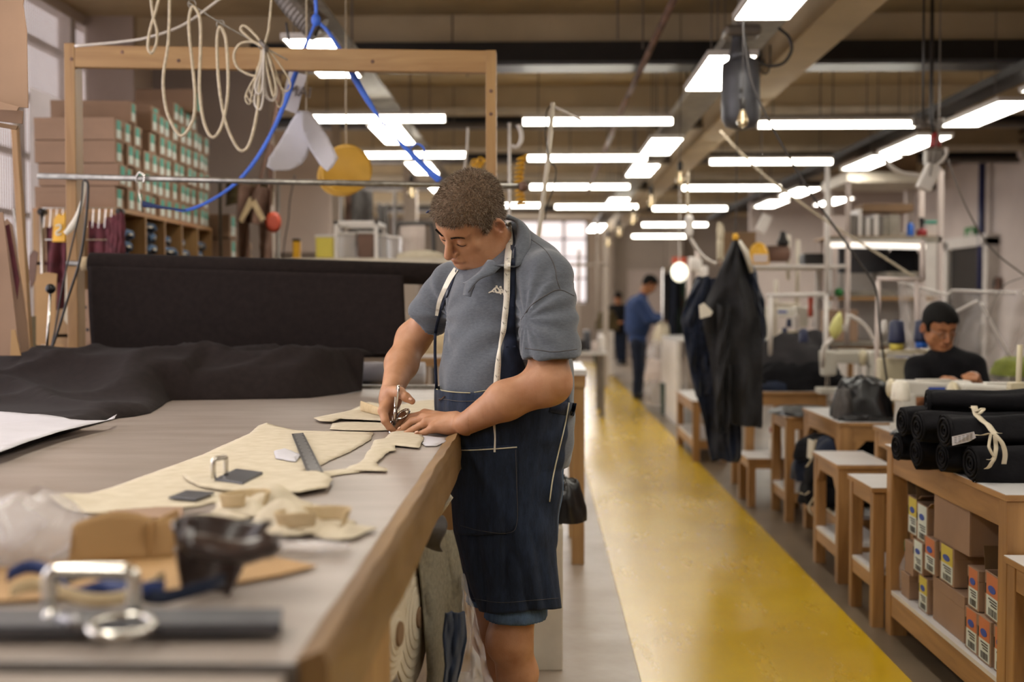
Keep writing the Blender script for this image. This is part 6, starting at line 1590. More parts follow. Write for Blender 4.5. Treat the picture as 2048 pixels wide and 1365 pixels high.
RB = [((X1+.10, 3.98, ZB+.055), (X1+.95, 4.0, ZB+.06), .062, 'nearest bundle of black cloth with a white price ticket'), ((X1+.06, 4.14, ZB+.055), (X1+.95, 4.16, ZB+.055), .055, 'second bottom bundle of black cloth on the big table'),
      ((X1+.02, 4.30, ZB+.05), (X1+.95, 4.33, ZB+.05), .055, 'third bottom bundle of black cloth'), ((X1+.0, 4.46, ZB+.05), (X1+.95, 4.5, ZB+.05), .055, 'farthest bottom bundle of black cloth'),
      ((X1+.04, 4.06, ZB+.155), (X1+.9, 4.09, ZB+.155), .060, 'black cloth bundle resting on the nearest two'), ((X1+.0, 4.22, ZB+.15), (X1+.9, 4.26, ZB+.16), .058, 'black cloth bundle in the middle of the second layer'),
      ((X1-.0, 4.40, ZB+.15), (X1+.9, 4.43, ZB+.155), .058, 'far black cloth bundle of the second layer'), ((X1+.06, 4.30, ZB+.235), (X1+.55, 4.22, ZB+.24), .045, 'top black cloth bundle with a bow of cream ribbon')]
for k, (a, b, r, lab) in enumerate(RB): bundle('cloth_bundle', lab, V(a)-V((.115, 0, 0)), b, r*1.13, seed=k*2.3)
def ribbon3(name, P, w, mt, label, group=None, up=(1, 0, 0)):
    c = spline(P, 8); n = len(c)-1; m = MB(); up = V(up)
    m.grid(lambda u, v: c[int(round(u*n))]+up*(v-.5)*w+V((0, 0, .002*math.sin(u*20))), n, 2, .001); return tag(m.build(name, mt, smooth=True), label, 'ribbon', group)
def px3(pts): return [at(*p) for p in pts]
RG = 'cream ribbons tying the bundles'
ribbon3('cream_ribbon', px3([(1948, 812, 4.15), (1952, 826, 4.10), (1960, 838, 4.02), (1972, 846, 3.98), (1985, 862, 3.92), (1998, 868, 3.9)]), .022, 'canvas', 'cream ribbon band over the middle bundles', RG)
ribbon3('cream_ribbon', px3([(1942, 815, 4.15), (1955, 822, 4.1), (1967, 817, 4.1), (1962, 826, 4.08), (1950, 830, 4.08)]), .014, 'canvas', 'cream ribbon bow on the top bundle', RG)
ribbon3('cream_ribbon', px3([(1935, 872, 3.93), (1960, 870, 3.90), (1985, 868, 3.88), (2000, 880, 3.87), (2010, 905, 3.87), (2008, 930, 3.88)]), .016, 'canvas', 'cream ribbon hanging in a loop over the nearest bundle', RG)
ribbon3('cream_ribbon', px3([(1990, 872, 3.9), (1992, 900, 3.87), (1985, 925, 3.86), (1972, 940, 3.88)]), .014, 'canvas', 'cream ribbon tail hanging down to the table top', RG)
ribbon3('cream_ribbon', px3([(1982, 868, 3.9), (1978, 895, 3.86), (1988, 915, 3.86), (1975, 921, 3.87)]), .010, 'canvas', 'short cream ribbon end curling on the nearest bundle', RG)
P = [at(1904, 874, 3.9), at(1948, 864, 3.88), at(1952, 876, 3.88), at(1938, 884, 3.9), at(1905, 892, 3.9)]
tk_ = tag(MB().prism(P, (0, .002, 0)).build('price_ticket', 'paper'), 'white paper ticket with printed lines tied to the nearest bundle', 'ticket'); m = MB()
for k in range(4):
    for j in range(5): a = at(1911+8*j, 876+3.2*k-1.9*j*.9, 3.878); m.box(a, (.007, .001, .0015))
mo = m.build('print', 'ink', tk_); mo['kind'] = 'stuff'
# ---------------------------------------------------------------- soft heaps
def soft(name, c, rx, ry, rz, mt, label, seed=0, group=None, cat='clothes', nf=1.0, nu=40, nv=22):
    """a slumped cloth heap standing on c (base centre)"""
    c = V(c); m = MB()
    def f(u, v):
        a = u*2*PI; b = v*PI*.5+1e-3
        n = .16*ns(math.cos(a)*1.6+seed, math.sin(a)*1.6, v*2+seed)+.07*math.sin(a*5*nf+seed+v*4)*math.cos(b)+.05*ns(math.cos(a)*5, math.sin(a)*5+seed, v*6)
        r = max(0, math.cos(b))**.55*(1+n); z = max(0, math.sin(b))**.9*(1+.18*ns(math.cos(a)*2, math.sin(a)*2+seed, v*3)+.05*math.sin(a*7*nf+v*6+seed)*math.cos(b))
        return c+V((rx*r*math.cos(a), ry*r*math.sin(a), rz*z))
    m.grid(f, nu, nv); m.add([c+V((rx*.9*math.cos(2*PI*k/16), ry*.9*math.sin(2*PI*k/16), .001)) for k in range(16)], [tuple(range(15, -1, -1))])
    return tag(m.build(name, mt, smooth=True), label, cat, group)
BG = 'heaps of black clothes'
mat('heap_charcoal', '#2a2729', .9, var=.15, scale=12, bump=.2, bscale=12)
soft('clothes_heap', (1.86, 8.72, .741), .30, .25, .38, 'heap_charcoal', 'big rounded heap of black cloth beside the white sewing machines', 1, BG)
soft('clothes_heap', (1.84, 8.55, .741), .34, .14, .20, 'black_cloth2', 'lower slumped black cloth in front of the rounded heap', 4, BG)
soft('black_bag', (1.79, 6.68, .728), .17, .14, .22, 'shiny_black', 'shiny black bag on the bracketed table', 7, None, 'bag')
soft('bag_lining', (1.66, 6.60, .728), .05, .09, .17, 'grey_cloth', 'olive grey lining showing at the end of the shiny black bag', 9, None, 'cloth')
soft('clothes_heap', (1.70, 6.50, .728), .09, .07, .035, 'shiny_black', 'small flat black scraps at the front corner of the bracketed table', 12, BG)
soft('clothes_heap', (1.84, 6.48, .728), .12, .05, .018, 'shiny_black', 'thin black scraps along the bracketed table\'s front edge', 13, BG)
soft('clothes_heap', (1.58, 8.75, .741), .14, .3, .12, 'black_cloth2', 'black clothes piled on the table behind the hanging jacket', 15, BG)
soft('clothes_heap', (1.70, 8.48, .741), .24, .08, .07, 'navy_cloth', 'flat black clothes with a pale zip behind the hanging jacket', 17, BG)
soft('clothes_heap', (1.66, 7.6, .66), .2, .2, .05, 'shiny_black', 'crumpled black cloth on the narrow stool', 18, BG)
rr = random.Random(9)
for k, (x, y, z, a, b, c) in enumerate(((1.72, 6.75, .24, .15, .18, .14), (1.80, 6.95, .24, .16, .16, .18), (1.70, 6.95, .34, .13, .16, .14), (1.76, 6.72, .36, .16, .14, .15), (1.72, 6.9, .47, .14, .16, .13), (1.78, 6.7, .50, .15, .13, .12), (1.95, 6.9, .24, .12, .2, .34))):
    soft('clothes_heap', (x-.10, y, z), a*1.1, b, c, 'navy_cloth' if k % 3 == 2 else 'black_cloth2', ['lowest front', 'lowest back', 'second layer back', 'second layer front', 'third layer back', 'topmost', 'rightmost'][k]+' bundle in the tumbled black pile under the bracketed table', 20+k, BG, nf=2)
for k, pts in enumerate(([(1632, 880), (1622, 920), (1612, 935)], [(1640, 980), (1625, 1000), (1618, 1020), (1635, 1040), (1648, 1055)], [(1598, 985), (1610, 990), (1618, 984)], [(1650, 1000), (1645, 1030), (1640, 1070)])):
    ribbon3('cream_tape', px3([(a, b, 6.52) for a, b in pts]), .012, 'canvas', ['upper', 'looping', 'short', 'lowest'][k]+' cream tape in the tumbled black pile', 'cream tapes in the black pile')
board([(1616, 878), (1628, 882), (1624, 920), (1614, 916)], 6.5, 'tape_white', 'pale cardboard tag on the tumbled black pile', 'hang_tag', None, .003, cat='tag')
t = thing('spray_bottle', (1.56, 7.95, .331), 'white spray bottle with a red nozzle on the low shelf unit', 'bottle')
MB().lathe((1.56, 7.95, .331), [(.035, 0), (.042, .01), (.042, .10), (.016, .17)], 16).build('bottle_body', 'white_paint', t, smooth=True); MB().box((1.545, 7.95, .52), (.05, .025, .035)).build('nozzle', 'red', t, bevel=.004)
# ---------------------------------------------------------------- hanging jacket and trousers
jk = thing('hanging_garments', at(1472, 480, 7.3), 'dark jacket and navy trousers hanging over the aisle from a yellow clip', 'garment')
def hang(name, outline, Y, mt, seed, bulge=.06, foldn=5):
    rows = outline; m = MB()
    def f(u, v):
        py = rows[0][0]+(rows[-1][0]-rows[0][0])*v; l = np.interp(py, [r[0] for r in rows], [r[1] for r in rows]); r = np.interp(py, [r[0] for r in rows], [r[2] for r in rows])
        a = u*2*PI; c = (l+r)/2; w = (r-l)/2
        return at(c+w*math.cos(a), py+4*math.sin(a*2+seed), Y)+V((0, bulge*math.sin(a)*(1-.4*abs(math.cos(a)))+.034*math.sin(math.cos(a)*foldn+seed+v*2.5)*min(1, .3+v)+.05*ns(math.cos(a)*2.2, v*4, seed)+.02*math.sin(v*22+math.cos(a)*5), 0))
    m.grid(f, 60, 44); m.build(name, mt, jk, smooth=True)
mat('jacket_cloth', '#222124', .9, var=.12, scale=40, bump=.12)
hang('jacket_body', [(484, 1463, 1474), (520, 1446, 1484), (580, 1420, 1504), (620, 1402, 1514), (648, 1404, 1524), (700, 1418, 1524), (760, 1424, 1525), (850, 1434, 1525), (853, 1438, 1523)], 7.25, 'jacket_cloth', 2, .09, 6)
hang('front_panel', [(610, 1434, 1462), (680, 1432, 1462), (760, 1430, 1462), (840, 1428, 1461), (862, 1430, 1459), (866, 1432, 1450)], 7.14, 'jacket_cloth', 5, .02, 3)
hang('sleeve', [(486, 1468, 1480), (540, 1478, 1512), (600, 1496, 1530), (640, 1506, 1533), (672, 1512, 1532), (690, 1516, 1526)], 7.32, 'navy_cloth', 3, .05, 4)
hang('far_sleeve', [(556, 1392, 1420), (600, 1372, 1420), (640, 1362, 1420), (690, 1370, 1424), (740, 1378, 1430), (790, 1390, 1432)], 7.40, 'navy_cloth', 7, .06, 5)
hang('trouser_leg', [(560, 1400, 1440), (640, 1378, 1470), (740, 1380, 1480), (800, 1396, 1482), (860, 1412, 1484), (918, 1422, 1484), (922, 1424, 1480)], 7.36, 'navy_cloth', 9, .07, 4)
board([(1398, 612), (1408, 606), (1426, 624), (1422, 632), (1400, 638)], 7.10, 'tape_white', 'white paper tag on the hanging jacket', 'paper_tag', None, .003, cat='tag')
t = thing('yellow_clip', at(1471, 474, 7.2), 'yellow clip holding the hanging jacket', 'clip'); MB().ball(at(1471, 475, 7.2), .026, 10, (.8, .6, 1)).build('clip_body', 'yellow', t, smooth=True); MB().tube([at(1478, 482, 7.2), at(1492, 505, 7.2), at(1504, 545, 7.22)], [.012, .018, .016], 10).build('strap_end', 'tape_white', t, smooth=True)
MB().tube([at(1471, 468, 7.2), at(1473, 380, 7.2), at(1474, 268, 7.2), at(1478, -120, 7.2)], .003, 6).build('hanging_cord', 'black_cable', t)
# ---------------------------------------------------------------- heater, poles, bulbs, cables
ht = thing('fan_heater', at(1480, 160, 6.7), 'dark grey hanging fan heater with a rounded body', 'heater'); c = at(1481, 175, 6.7)
m = MB(); m.tube(spx([(1479, 118), (1480, 126), (1481, 160), (1481, 200), (1481, 238), (1480, 254), (1480, 260)], 6.7, 1), [.068, .10, .106, .107, .105, .08, .03], 24); m.build('housing', 'heater_grey', ht, smooth=True)
m = MB(); m.tube(spx([(1478, 60), (1478, 90), (1479, 122)], 6.7, 2), [.04, .04, .044, .056, .064], 16); m.build('neck', 'heater_grey', ht, smooth=True)
MB().box(at(1482, 65, 6.7), (.2, .16, .06)).build('mount', 'grey_metal', ht, bevel=.02)
MB().tube([at(1482, 60, 6.7), (c.x, 6.7, 3.5)], .02, 8).build('drop_rod', 'grey_metal', ht)
MB().lathe(at(1483, 180, 6.59), [(.012, 0), (.012, .006)], 12, (0, -1, 0)).build('dial', 'dark_metal', ht)
cord([(1510, 122), (1540, 132), (1568, 125), (1583, 100), (1578, 75), (1557, 56)], 6.7, .009, 'black_cable', 'thick dark cable looping right of the grey heater', cat='cable')
cord([(1498, 128), (1520, 140), (1532, 148), (1540, 130), (1540, 90)], 7.9, .006, 'black_cable', 'thin cable loop right of the grey heater', cat='cable')
def bulb(px, py, Y, r, label, cordtop=-20):
    t = thing('filament_bulb', at(px, py, Y), label, 'bulb', 'hanging filament bulbs'); c = at(px, py, Y); k = r/.03
    MB().lathe(c+V((0, 0, -.035*k)), [(.006*k, 0), (.022*k, .008*k), (.03*k, .03*k), (.027*k, .05*k), (.014*k, .085*k), (.012*k, .1*k)], 18).build('glass', 'glass_bulb', t, smooth=True)
    MB().lathe(c+V((0, 0, .055*k)), [(.013*k, 0), (.016*k, .01*k), (.016*k, .05*k), (.008*k, .06*k)], 12).build('socket', 'dark_metal', t, smooth=True)
    MB().tube([c+V((0, 0, -.01*k)), c+V((0, 0, .045*k))], .0035*k, 6).build('filament', 'bulb_warm', t, smooth=True)
    MB().tube([c+V((0, 0, .1*k)), (c.x, c.y, 3.5)], .003, 5).build('flex', 'black_cable', t)
bulb(1485, 242, 6.1, .030, 'clear filament bulb in front of the grey heater')
bulb(1360, 360, 9.0, .036, 'filament bulb left of the white cable, second nearest')
bulb(1302, 404, 10.5, .036, 'filament bulb touching a long tube light')
bulb(1266, 440, 12.5, .040, 'small filament bulb fourth along the row')
bulb(1238, 466, 14.5, .040, 'small blurred bulb fifth along the row')
bulb(1216, 486, 16.5, .042, 'farthest blurred bulb of the row')
bulb(823, 385, 9.5, .035, 'white bulb hanging below the rail, left of the cutter\'s head')
pl = thing('cream_pole', at(1090, 330, 5.6), 'slanting cream pole with a short arm and a dangling chain', 'pole')
MB().tube([at(1106, 206, 5.6), at(1095, 330, 5.6), at(1076, 480, 5.6), at(1050, 690, 5.7)], .011, 10).build('pole', 'cream_paint', pl, smooth=True)
MB().tube([at(1105, 212, 5.6), at(1130, 224, 5.6), at(1164, 241, 5.65)], .006, 8).build('arm', 'white_paint', pl, smooth=True)
MB().tube(spx([(1100, 212), (1093, 225), (1092, 250), (1091, 275), (1100, 320), (1112, 340), (1106, 380), (1095, 410), (1090, 440)], 5.58, 5), .003, 6).build('chain', 'dark_metal', pl)
pl = thing('white_pole', at(1018, 330, 6.2), 'upright white pole with a curved hook behind the cutter', 'pole')
MB().tube([at(1019, 246, 6.2), at(1019, 600, 6.2)], .008, 8).build('pole', 'white_paint', pl, smooth=True)
MB().tube(spx([(1036, 250), (1042, 265), (1042, 282), (1034, 294), (1022, 292)], 6.2, 5), .011, 10).build('hook', 'white_paint', pl, smooth=True)
cord([(936, 255), (934, 300), (928, 345)], 6.5, .007, 'white_cable', 'white cable dropping behind the frame above the cutter\'s hair', cat='cable')
m = MB(); n = 150; P = []
for i in range(n): t_ = i/(n-1); a = t_*2*PI*11; c = at(1044-6*math.sin(t_*3), 312+100*t_, 6.4); P.append(c+V((.022*math.cos(a), .022*math.sin(a), .006*math.cos(a))))
tag(MB().tube(P, .006, 6).build('coiled_hose', 'yellow', smooth=True), 'yellow coiled air hose hanging right of the wooden frame', 'hose', 'yellow coiled hoses')
P = []
for i in range(60): t_ = i/59; a = t_*2*PI*5; c = at(948+16*t_, 325+8*math.sin(t_*4), 6.9); P.append(c+V((.02*math.cos(a), .01*math.sin(a), .022*math.sin(a))))
tag(MB().tube(P, .005, 6).build('coiled_hose', 'yellow', smooth=True), 'yellow coiled hose bunched left of the right frame post', 'hose', 'yellow coiled hoses')
cord([(1376, 345), (1375, 390), (1376, 432)], 8.2, .010, 'rope', 'white cable dropping to the inline plug', cat='cable')
t = thing('inline_plug', at(1378, 455, 8.2), 'white inline plug hanging in front of two tube lights', 'plug')
MB().tube(spx([(1377, 430), (1378, 438), (1378, 468), (1379, 476)], 8.2, 3), [.014, .02, .027, .029, .029, .029, .029, .027, .022, .014], 14).build('plug_body', 'white_paint', t, smooth=True)
cord([(1380, 476), (1395, 500), (1412, 518), (1432, 528)], 8.2, .012, 'white_cable', 'white cable sagging from the inline plug to the jacket', cat='cable')
cord([(1482, 20), (1500, 150), (1528, 222), (1570, 300), (1620, 385), (1670, 455), (1715, 520), (1750, 575), (1758, 640), (1768, 720), (1780, 800)], 6.3, .006, 'black_cable', 'long black cable slanting across to the sewing machines', cat='cable')
cord([(1440, 262), (1475, 300), (1530, 352), (1600, 405), (1680, 460), (1760, 510), (1830, 556)], 8.0, .008, 'rope', 'thin cream pole slanting across in front of the shelf rack', cat='pole', name='cream_pole')
cord([(1896, 318), (1910, 360), (1940, 430), (1985, 500), (2050, 552)], 7.0, .005, 'grey_metal', 'grey cable curving down across the right wall', cat='cable')
cord([(2046, 555), (2010, 570), (1990, 600), (1975, 640)], 7.0, .003, 'grey_metal', 'thin grey wire sagging on the right wall', cat='cable')
cord([(1770, 320), (1785, 336), (1808, 347), (1838, 351)], 7.2, .013, 'white_cable', 'thick white conduit curving to the socket block', cat='cable')
cord([(1868, 335), (1884, 322), (1893, 308), (1892, 295)], 7.2, .010, 'white_cable', 'white conduit curling up right of the socket block', cat='cable')
t = thing('socket_block', at(1857, 355, 7.2), 'white socket block dangling at a tilt from its cable', 'socket'); MB().box(at(1857, 355, 7.2), (.085, .07, .16), (0, .42, 0)).build('block', 'white_paint', t, bevel=.01)
MB().tube([at(1860, 352, 7.15), at(1878, 260, 7.2), V((at(1878, 260, 7.2).x, 7.2, 3.5))], .004, 6).build('flex', 'grey_metal', t)
t = thing('red_plug', at(1870, 290, 7.4), 'red industrial plug hanging under the cable junction', 'plug'); MB().lathe(at(1870, 294, 7.4), [(.03, 0), (.035, .01), (.03, .06), (.012, .09)], 14).build('plug_body', 'red', t, smooth=True); MB().box(at(1866, 315, 7.4), (.10, .08, .10)).build('adapter', 'grey_metal', t, bevel=.01); MB().tube([at(1868, 270, 7.4), at(1862, 240, 7.4), V((at(1862, 240, 7.4).x, 7.4, 3.5))], .012, 8).build('flex', 'black_cable', t, smooth=True)
t = thing('cable_junction', at(1850, 248, 7.6), 'tangle of dark connectors at the end of a tube light', 'connector'); 
for k in range(5): MB().box(at(1832+12*k, 244+5*(k % 2), 7.6), (.05, .05, .05), (0, .3*k, .2*k)).build('connector', 'grey_metal', t, bevel=.008)
t = thing('white_label_tag', at(1527, 445, 9.0), 'white plastic tag hanging tilted above the hard hat', 'tag'); MB().box(at(1527, 448, 9.0), (.075, .02, .14), (0, .45, 0)).build('tag_body', 'white_paint', t, bevel=.004)
MB().tube([at(1522, 430, 9.0), at(1523, 300, 9.0), at(1523, 200, 9.0)], .004, 5).build('string', 'grey_metal', t)
# ================================================================ THE OTHER PEOPLE
skin_mat('skin_far', '#a9744f', '#946040')
def figure(label, head, J, top_m, leg_m, shoe_m, hair_m, res, torso_r=(.12, .17, .17), fwd=(0, -1), glasses=False, hands=True, sleeves='long', legs=True, ar=(.052, .044, .036), chest_k=1.0):
    f = V((fwd[0], fwd[1], 0)).normalized(); l = V((-f.y, f.x, 0)); R = np.array([f, l, (0, 0, 1)]).T
    J = {k: np.array(v, float) for k, v in J.items()}
    t = thing('person', (J['pelvis'][0], J['pelvis'][1], 0), label, 'person')
    def arms(P, pad=0):
        d = None
        for s in 'LR':
            e = smin(cone(P, J['sh'+s], J['el'+s], ar[0]+pad, ar[1]+pad), cone(P, J['el'+s], J['wr'+s], ar[1]+pad, ar[2]*.8+pad), .02); d = e if d is None else np.minimum(d, e)
        return d
    def torso(P):
        c = J['chest']; p = J['pelvis']; m = (c+p)/2
        d = ell(P, c, np.array(torso_r)*chest_k, R); d = smin(d, ell(P, m, (torso_r[0]*1.05, torso_r[1]*.95, .2), R), .06); d = smin(d, ell(P, p, (.125, .165, .12), R), .05)
        d = smin(d, cone(P, J['shL'], J['shR'], .065, .065), .06); d = smin(d, cone(P, c, J['neck'], .1, .058), .04)
        return d+.003*np.sin(P[:, 2]*60+P[:, 0]*30)
    def cloth(P):
        d = torso(P)
        if sleeves == 'long': d = smin(d, arms(P, .010), .03)
        else:
            for s in 'LR':
                e = J['sh'+s]+(J['el'+s]-J['sh'+s])*.6; d = smin(d, cone(P, J['sh'+s], e, ar[0]+.018, ar[1]+.022), .03)
        return d
    def hand(P, s):
        w = J['wr'+s]; h = J['hd'+s]; v = h-w; L = np.linalg.norm(v); v = v/L; side = np.cross(v, (0, 0, 1)); side /= np.linalg.norm(side)+1e-6
        d = cone(P, w, w+v*.06, .028, .026); d = smin(d, cone(P, w+v*.05-side*.02, w+v*.05+side*.02, .02, .02), .02)
        for k in range(4):
            b = w+v*.075+side*(k-1.5)*.018; e = b+v*(.045-.006*abs(k-1.3))+np.array((0, 0, -.02)); d = smin(d, cone(P, b, e, .011, .009), .006)
        th = w+v*.03+side*.03*(1 if s == 'L' else -1); d = smin(d, cone(P, th, th+v*.05+side*.01, .013, .010), .01)
        return d
    def skin(P):
        d = smin(head.sdf(P), cone(P, np.array(head.w((0, -.03, -.05))), J['neck'], .056*head.k, .06), .02)
        d = np.minimum(d, np.minimum(hand(P, 'L'), hand(P, 'R')))
        if sleeves == 'short': d = np.minimum(d, arms(P))
        return d
    pts = [head.o+.15, head.o-.15, J['neck']+.08, J['neck']-.08]
    lo, hi = bb(pts, .0); mb = MB(); snet_mb(mb, lambda P: smin(head.sdf(P), cone(P, np.array(head.w((0, -.03, -.05))), J['neck'], .056*head.k, .06), .02), lo, hi, res*.45)
    for s in 'LR':
        if sleeves == 'short': lo, hi = bb([J['sh'+s], J['el'+s], J['wr'+s], J['hd'+s]], .07); snet_mb(mb, lambda P: smin(arms(P), hand(P, s), .01), lo, hi, res*.7)
        else: lo, hi = bb([J['wr'+s], J['hd'+s]], .06); snet_mb(mb, lambda P: hand(P, s), lo, hi, res*.5)
    core = [(J['neck'], J['pelvis'], .05, .07), (J['chest'], J['shL'], .05, .04), (J['chest'], J['shR'], .05, .04)]+[(J['pelvis'], J['hip'+s], .06, .05) for s in 'LR']+[(J['hip'+s], J['kn'+s], .05, .04) for s in 'LR']+[(J['kn'+s], J['an'+s], .04, .03) for s in 'LR']+[(J['sh'+s], J['el'+s], .035, .03) for s in 'LR']+[(J['el'+s], J['wr'+s], .03, .024) for s in 'LR']
    lo, hi = bb([v for v in J.values()], .08); snet_mb(mb, lambda P: np.min([cone(P, *c) for c in core], 0), lo, hi, .022)
    b = mb.build('body', 'skin_far', t, smooth=True); paint(b, skin_tone(head))
    mb = MB(); lo, hi = bb([J[k] for k in ('pelvis', 'chest', 'neck', 'shL', 'shR', 'elL', 'elR', 'wrL', 'wrR')], .24); snet_mb(mb, cloth, lo, hi, res); mb.build('shirt', top_m, t, smooth=True)
    if legs:
        def trou(P):
            d = None
            for s in 'LR': e = smin(cone(P, J['hip'+s], J['kn'+s], .105, .072), cone(P, J['kn'+s], J['an'+s], .072, .055), .03); d = e if d is None else smin(d, e, .015)
            return d+.003*np.sin(P[:, 2]*50)
        mb = MB(); lo, hi = bb([J[k+s] for k in ('hip', 'kn', 'an') for s in 'LR'], .14); snet_mb(mb, trou, lo, hi, res); mb.build('trousers', leg_m, t, smooth=True)
        for s in 'LR':
            a = J['an'+s]; q = np.array(f)
            mb = MB(); lo, hi = bb([a, a+q*.2], .09); lo[2] = -.001; hi[2] = a[2]+.06
            snet_mb(mb, lambda P: np.maximum(smin(cone(P, (a[0], a[1], .05), (a[0]+q[0]*.17, a[1]+q[1]*.17, .035), .05, .04), cone(P, a, (a[0], a[1], .05), .045, .045), .02), .002-P[:, 2]), lo, hi, res*.6); mb.build('shoe', shoe_m, t, smooth=True)
    mb = MB(); snet_mb(mb, lambda P: head.hair(P, .011), head.o-.17, head.o+.17, res*.5); mb.build('hair', hair_m, t, smooth=True)
    for s in (1, -1):
        mb = MB(); brow(mb, head, s, 3+s, 90); mb.build('eyebrow', 'brow', t)
    if glasses:
        g = MB()
        for s in (1, -1): g.tube([head.w((s*(.031+.021*math.cos(a)), .100-.004*abs(math.cos(a)), -.010+.015*math.sin(a))) for a in np.linspace(0, 2*PI, 17)[:-1]], .0016, 6, closed=True); g.tube([head.w((s*.052, .096, -.008)), head.w((s*.078, .0, -.004)), head.w((s*.08, -.02, -.01))], .0016, 5)
        g.tube([head.w((-.010, .103, -.008)), head.w((.010, .103, -.008))], .0016, 5); go = g.build('glasses', 'grey_metal', t, smooth=True)

    return t
# the machinist at the right, seated behind his machine
Ys = 6.62
H2 = Head(at(1880, 652, Ys), (.18, -.98), 24, 1.0)
figure('seated machinist in a black polo shirt and glasses looking down at his sewing machine', H2,
       dict(pelvis=at(1885, 862, Ys+.1), chest=at(1893, 752, Ys+.03), neck=at(1888, 708, Ys+.02), shL=at(1945, 735, Ys), shR=at(1836, 738, Ys), elL=at(1965, 800, Ys-.12), elR=at(1832, 800, Ys-.14), wrL=at(1948, 757, Ys-.36), wrR=at(1890, 764, Ys-.34), hdL=at(1940, 752, Ys-.46), hdR=at(1912, 764, Ys-.44),
            hipL=at(1915, 880, Ys+.05), hipR=at(1855, 880, Ys+.05), knL=at(1925, 900, Ys-.40), knR=at(1850, 900, Ys-.40), anL=V((at(1925, 900, Ys-.4).x, Ys-.35, .1)), anR=V((at(1850, 900, Ys-.4).x, Ys-.35, .1))),
       'black_cloth2', 'navy_cloth', 'dark_metal', 'hair_black', .011, glasses=True, sleeves='short', fwd=(.1, -1), torso_r=(.12, .165, .16))
a = at(1888, 880, Ys+.1); t = thing('swivel_chair', (a.x, Ys+.12, 0), 'dark office chair under the seated machinist', 'chair'); zs = a.z-.13
MB().box((a.x, Ys+.12, zs-.03), (.44, .42, .06)).build('seat', 'dark_metal', t, bevel=.02); MB().box((a.x, Ys+.36, zs+.22), (.38, .05, .32)).build('backrest', 'dark_metal', t, bevel=.02)
MB().tube([(a.x, Ys+.12, .08), (a.x, Ys+.12, zs-.05)], .025, 10).build('column', 'grey_metal', t)
MB().bar((a.x, Ys+.34, zs-.03), (a.x, Ys+.36, zs+.1), .05, .012).build('back_bracket', 'grey_metal', t)
for k in range(5):
    q = 2*PI*k/5; p = V((a.x+.26*math.cos(q), Ys+.12+.26*math.sin(q), .06)); MB().bar((a.x, Ys+.12, .09), p, .035, .025).build('foot', 'dark_metal', t); MB().ball(p-V((0, 0, .03)), .028, 10).build('castor', 'dark_metal', t, smooth=True)
# the man in the blue jacket
Yb = 16.8
H3 = Head(at(1300, 568, Yb), (.9, .25), 38, 1.0)
zb = 0
P3 = lambda px, py, dy=0: at(px, py, Yb+dy)
figure('standing man in a blue jumper and dark trousers bent over garments on a rail', H3,
       dict(pelvis=P3(1275, 680), chest=P3(1275, 622), neck=P3(1287, 588), shL=P3(1283, 604, .15), shR=P3(1279, 606, -.16), elL=P3(1304, 636, .12), elR=P3(1298, 640, -.2), wrL=P3(1326, 634, .05), wrR=P3(1322, 641, -.12), hdL=P3(1337, 637, .02), hdR=P3(1335, 642, -.1),
            hipL=P3(1279, 690, .09), hipR=P3(1274, 690, -.09), knL=P3(1280, 738, .1), knR=P3(1276, 740, -.1), anL=V((P3(1278, 785, .1).x, Yb+.1, .1)), anR=V((P3(1272, 788, -.1).x, Yb-.1, .1))),
       'blue_suit', 'navy_cloth', 'dark_metal', 'hair_black', .018, torso_r=(.175, .21, .22), fwd=(.95, .1), ar=(.075, .062, .05))
Yk = 25.6
H4 = Head(at(1236, 596, Yk), (.1, -1), 35, 1.0); P4 = lambda px, py, dy=0: at(px, py, Yk+dy)
figure('far person in black standing with head bowed at the end of the aisle', H4,
       dict(pelvis=P4(1239, 662), chest=P4(1237, 626), neck=P4(1237, 609), shL=P4(1252, 617), shR=P4(1222, 617), elL=P4(1255, 637, -.05), elR=P4(1224, 638, -.05), wrL=P4(1245, 645, -.25), wrR=P4(1232, 645, -.25), hdL=P4(1239, 646, -.33), hdR=P4(1237, 646, -.33),
            hipL=P4(1246, 665), hipR=P4(1232, 665), knL=P4(1247, 693), knR=P4(1236, 693), anL=V((P4(1248, 715).x, Yk, .1)), anR=V((P4(1238, 715).x, Yk, .1))),
       'black_cloth2', 'navy_cloth', 'dark_metal', 'hair_black', .024, fwd=(.1, -1), ar=(.06, .05, .042))
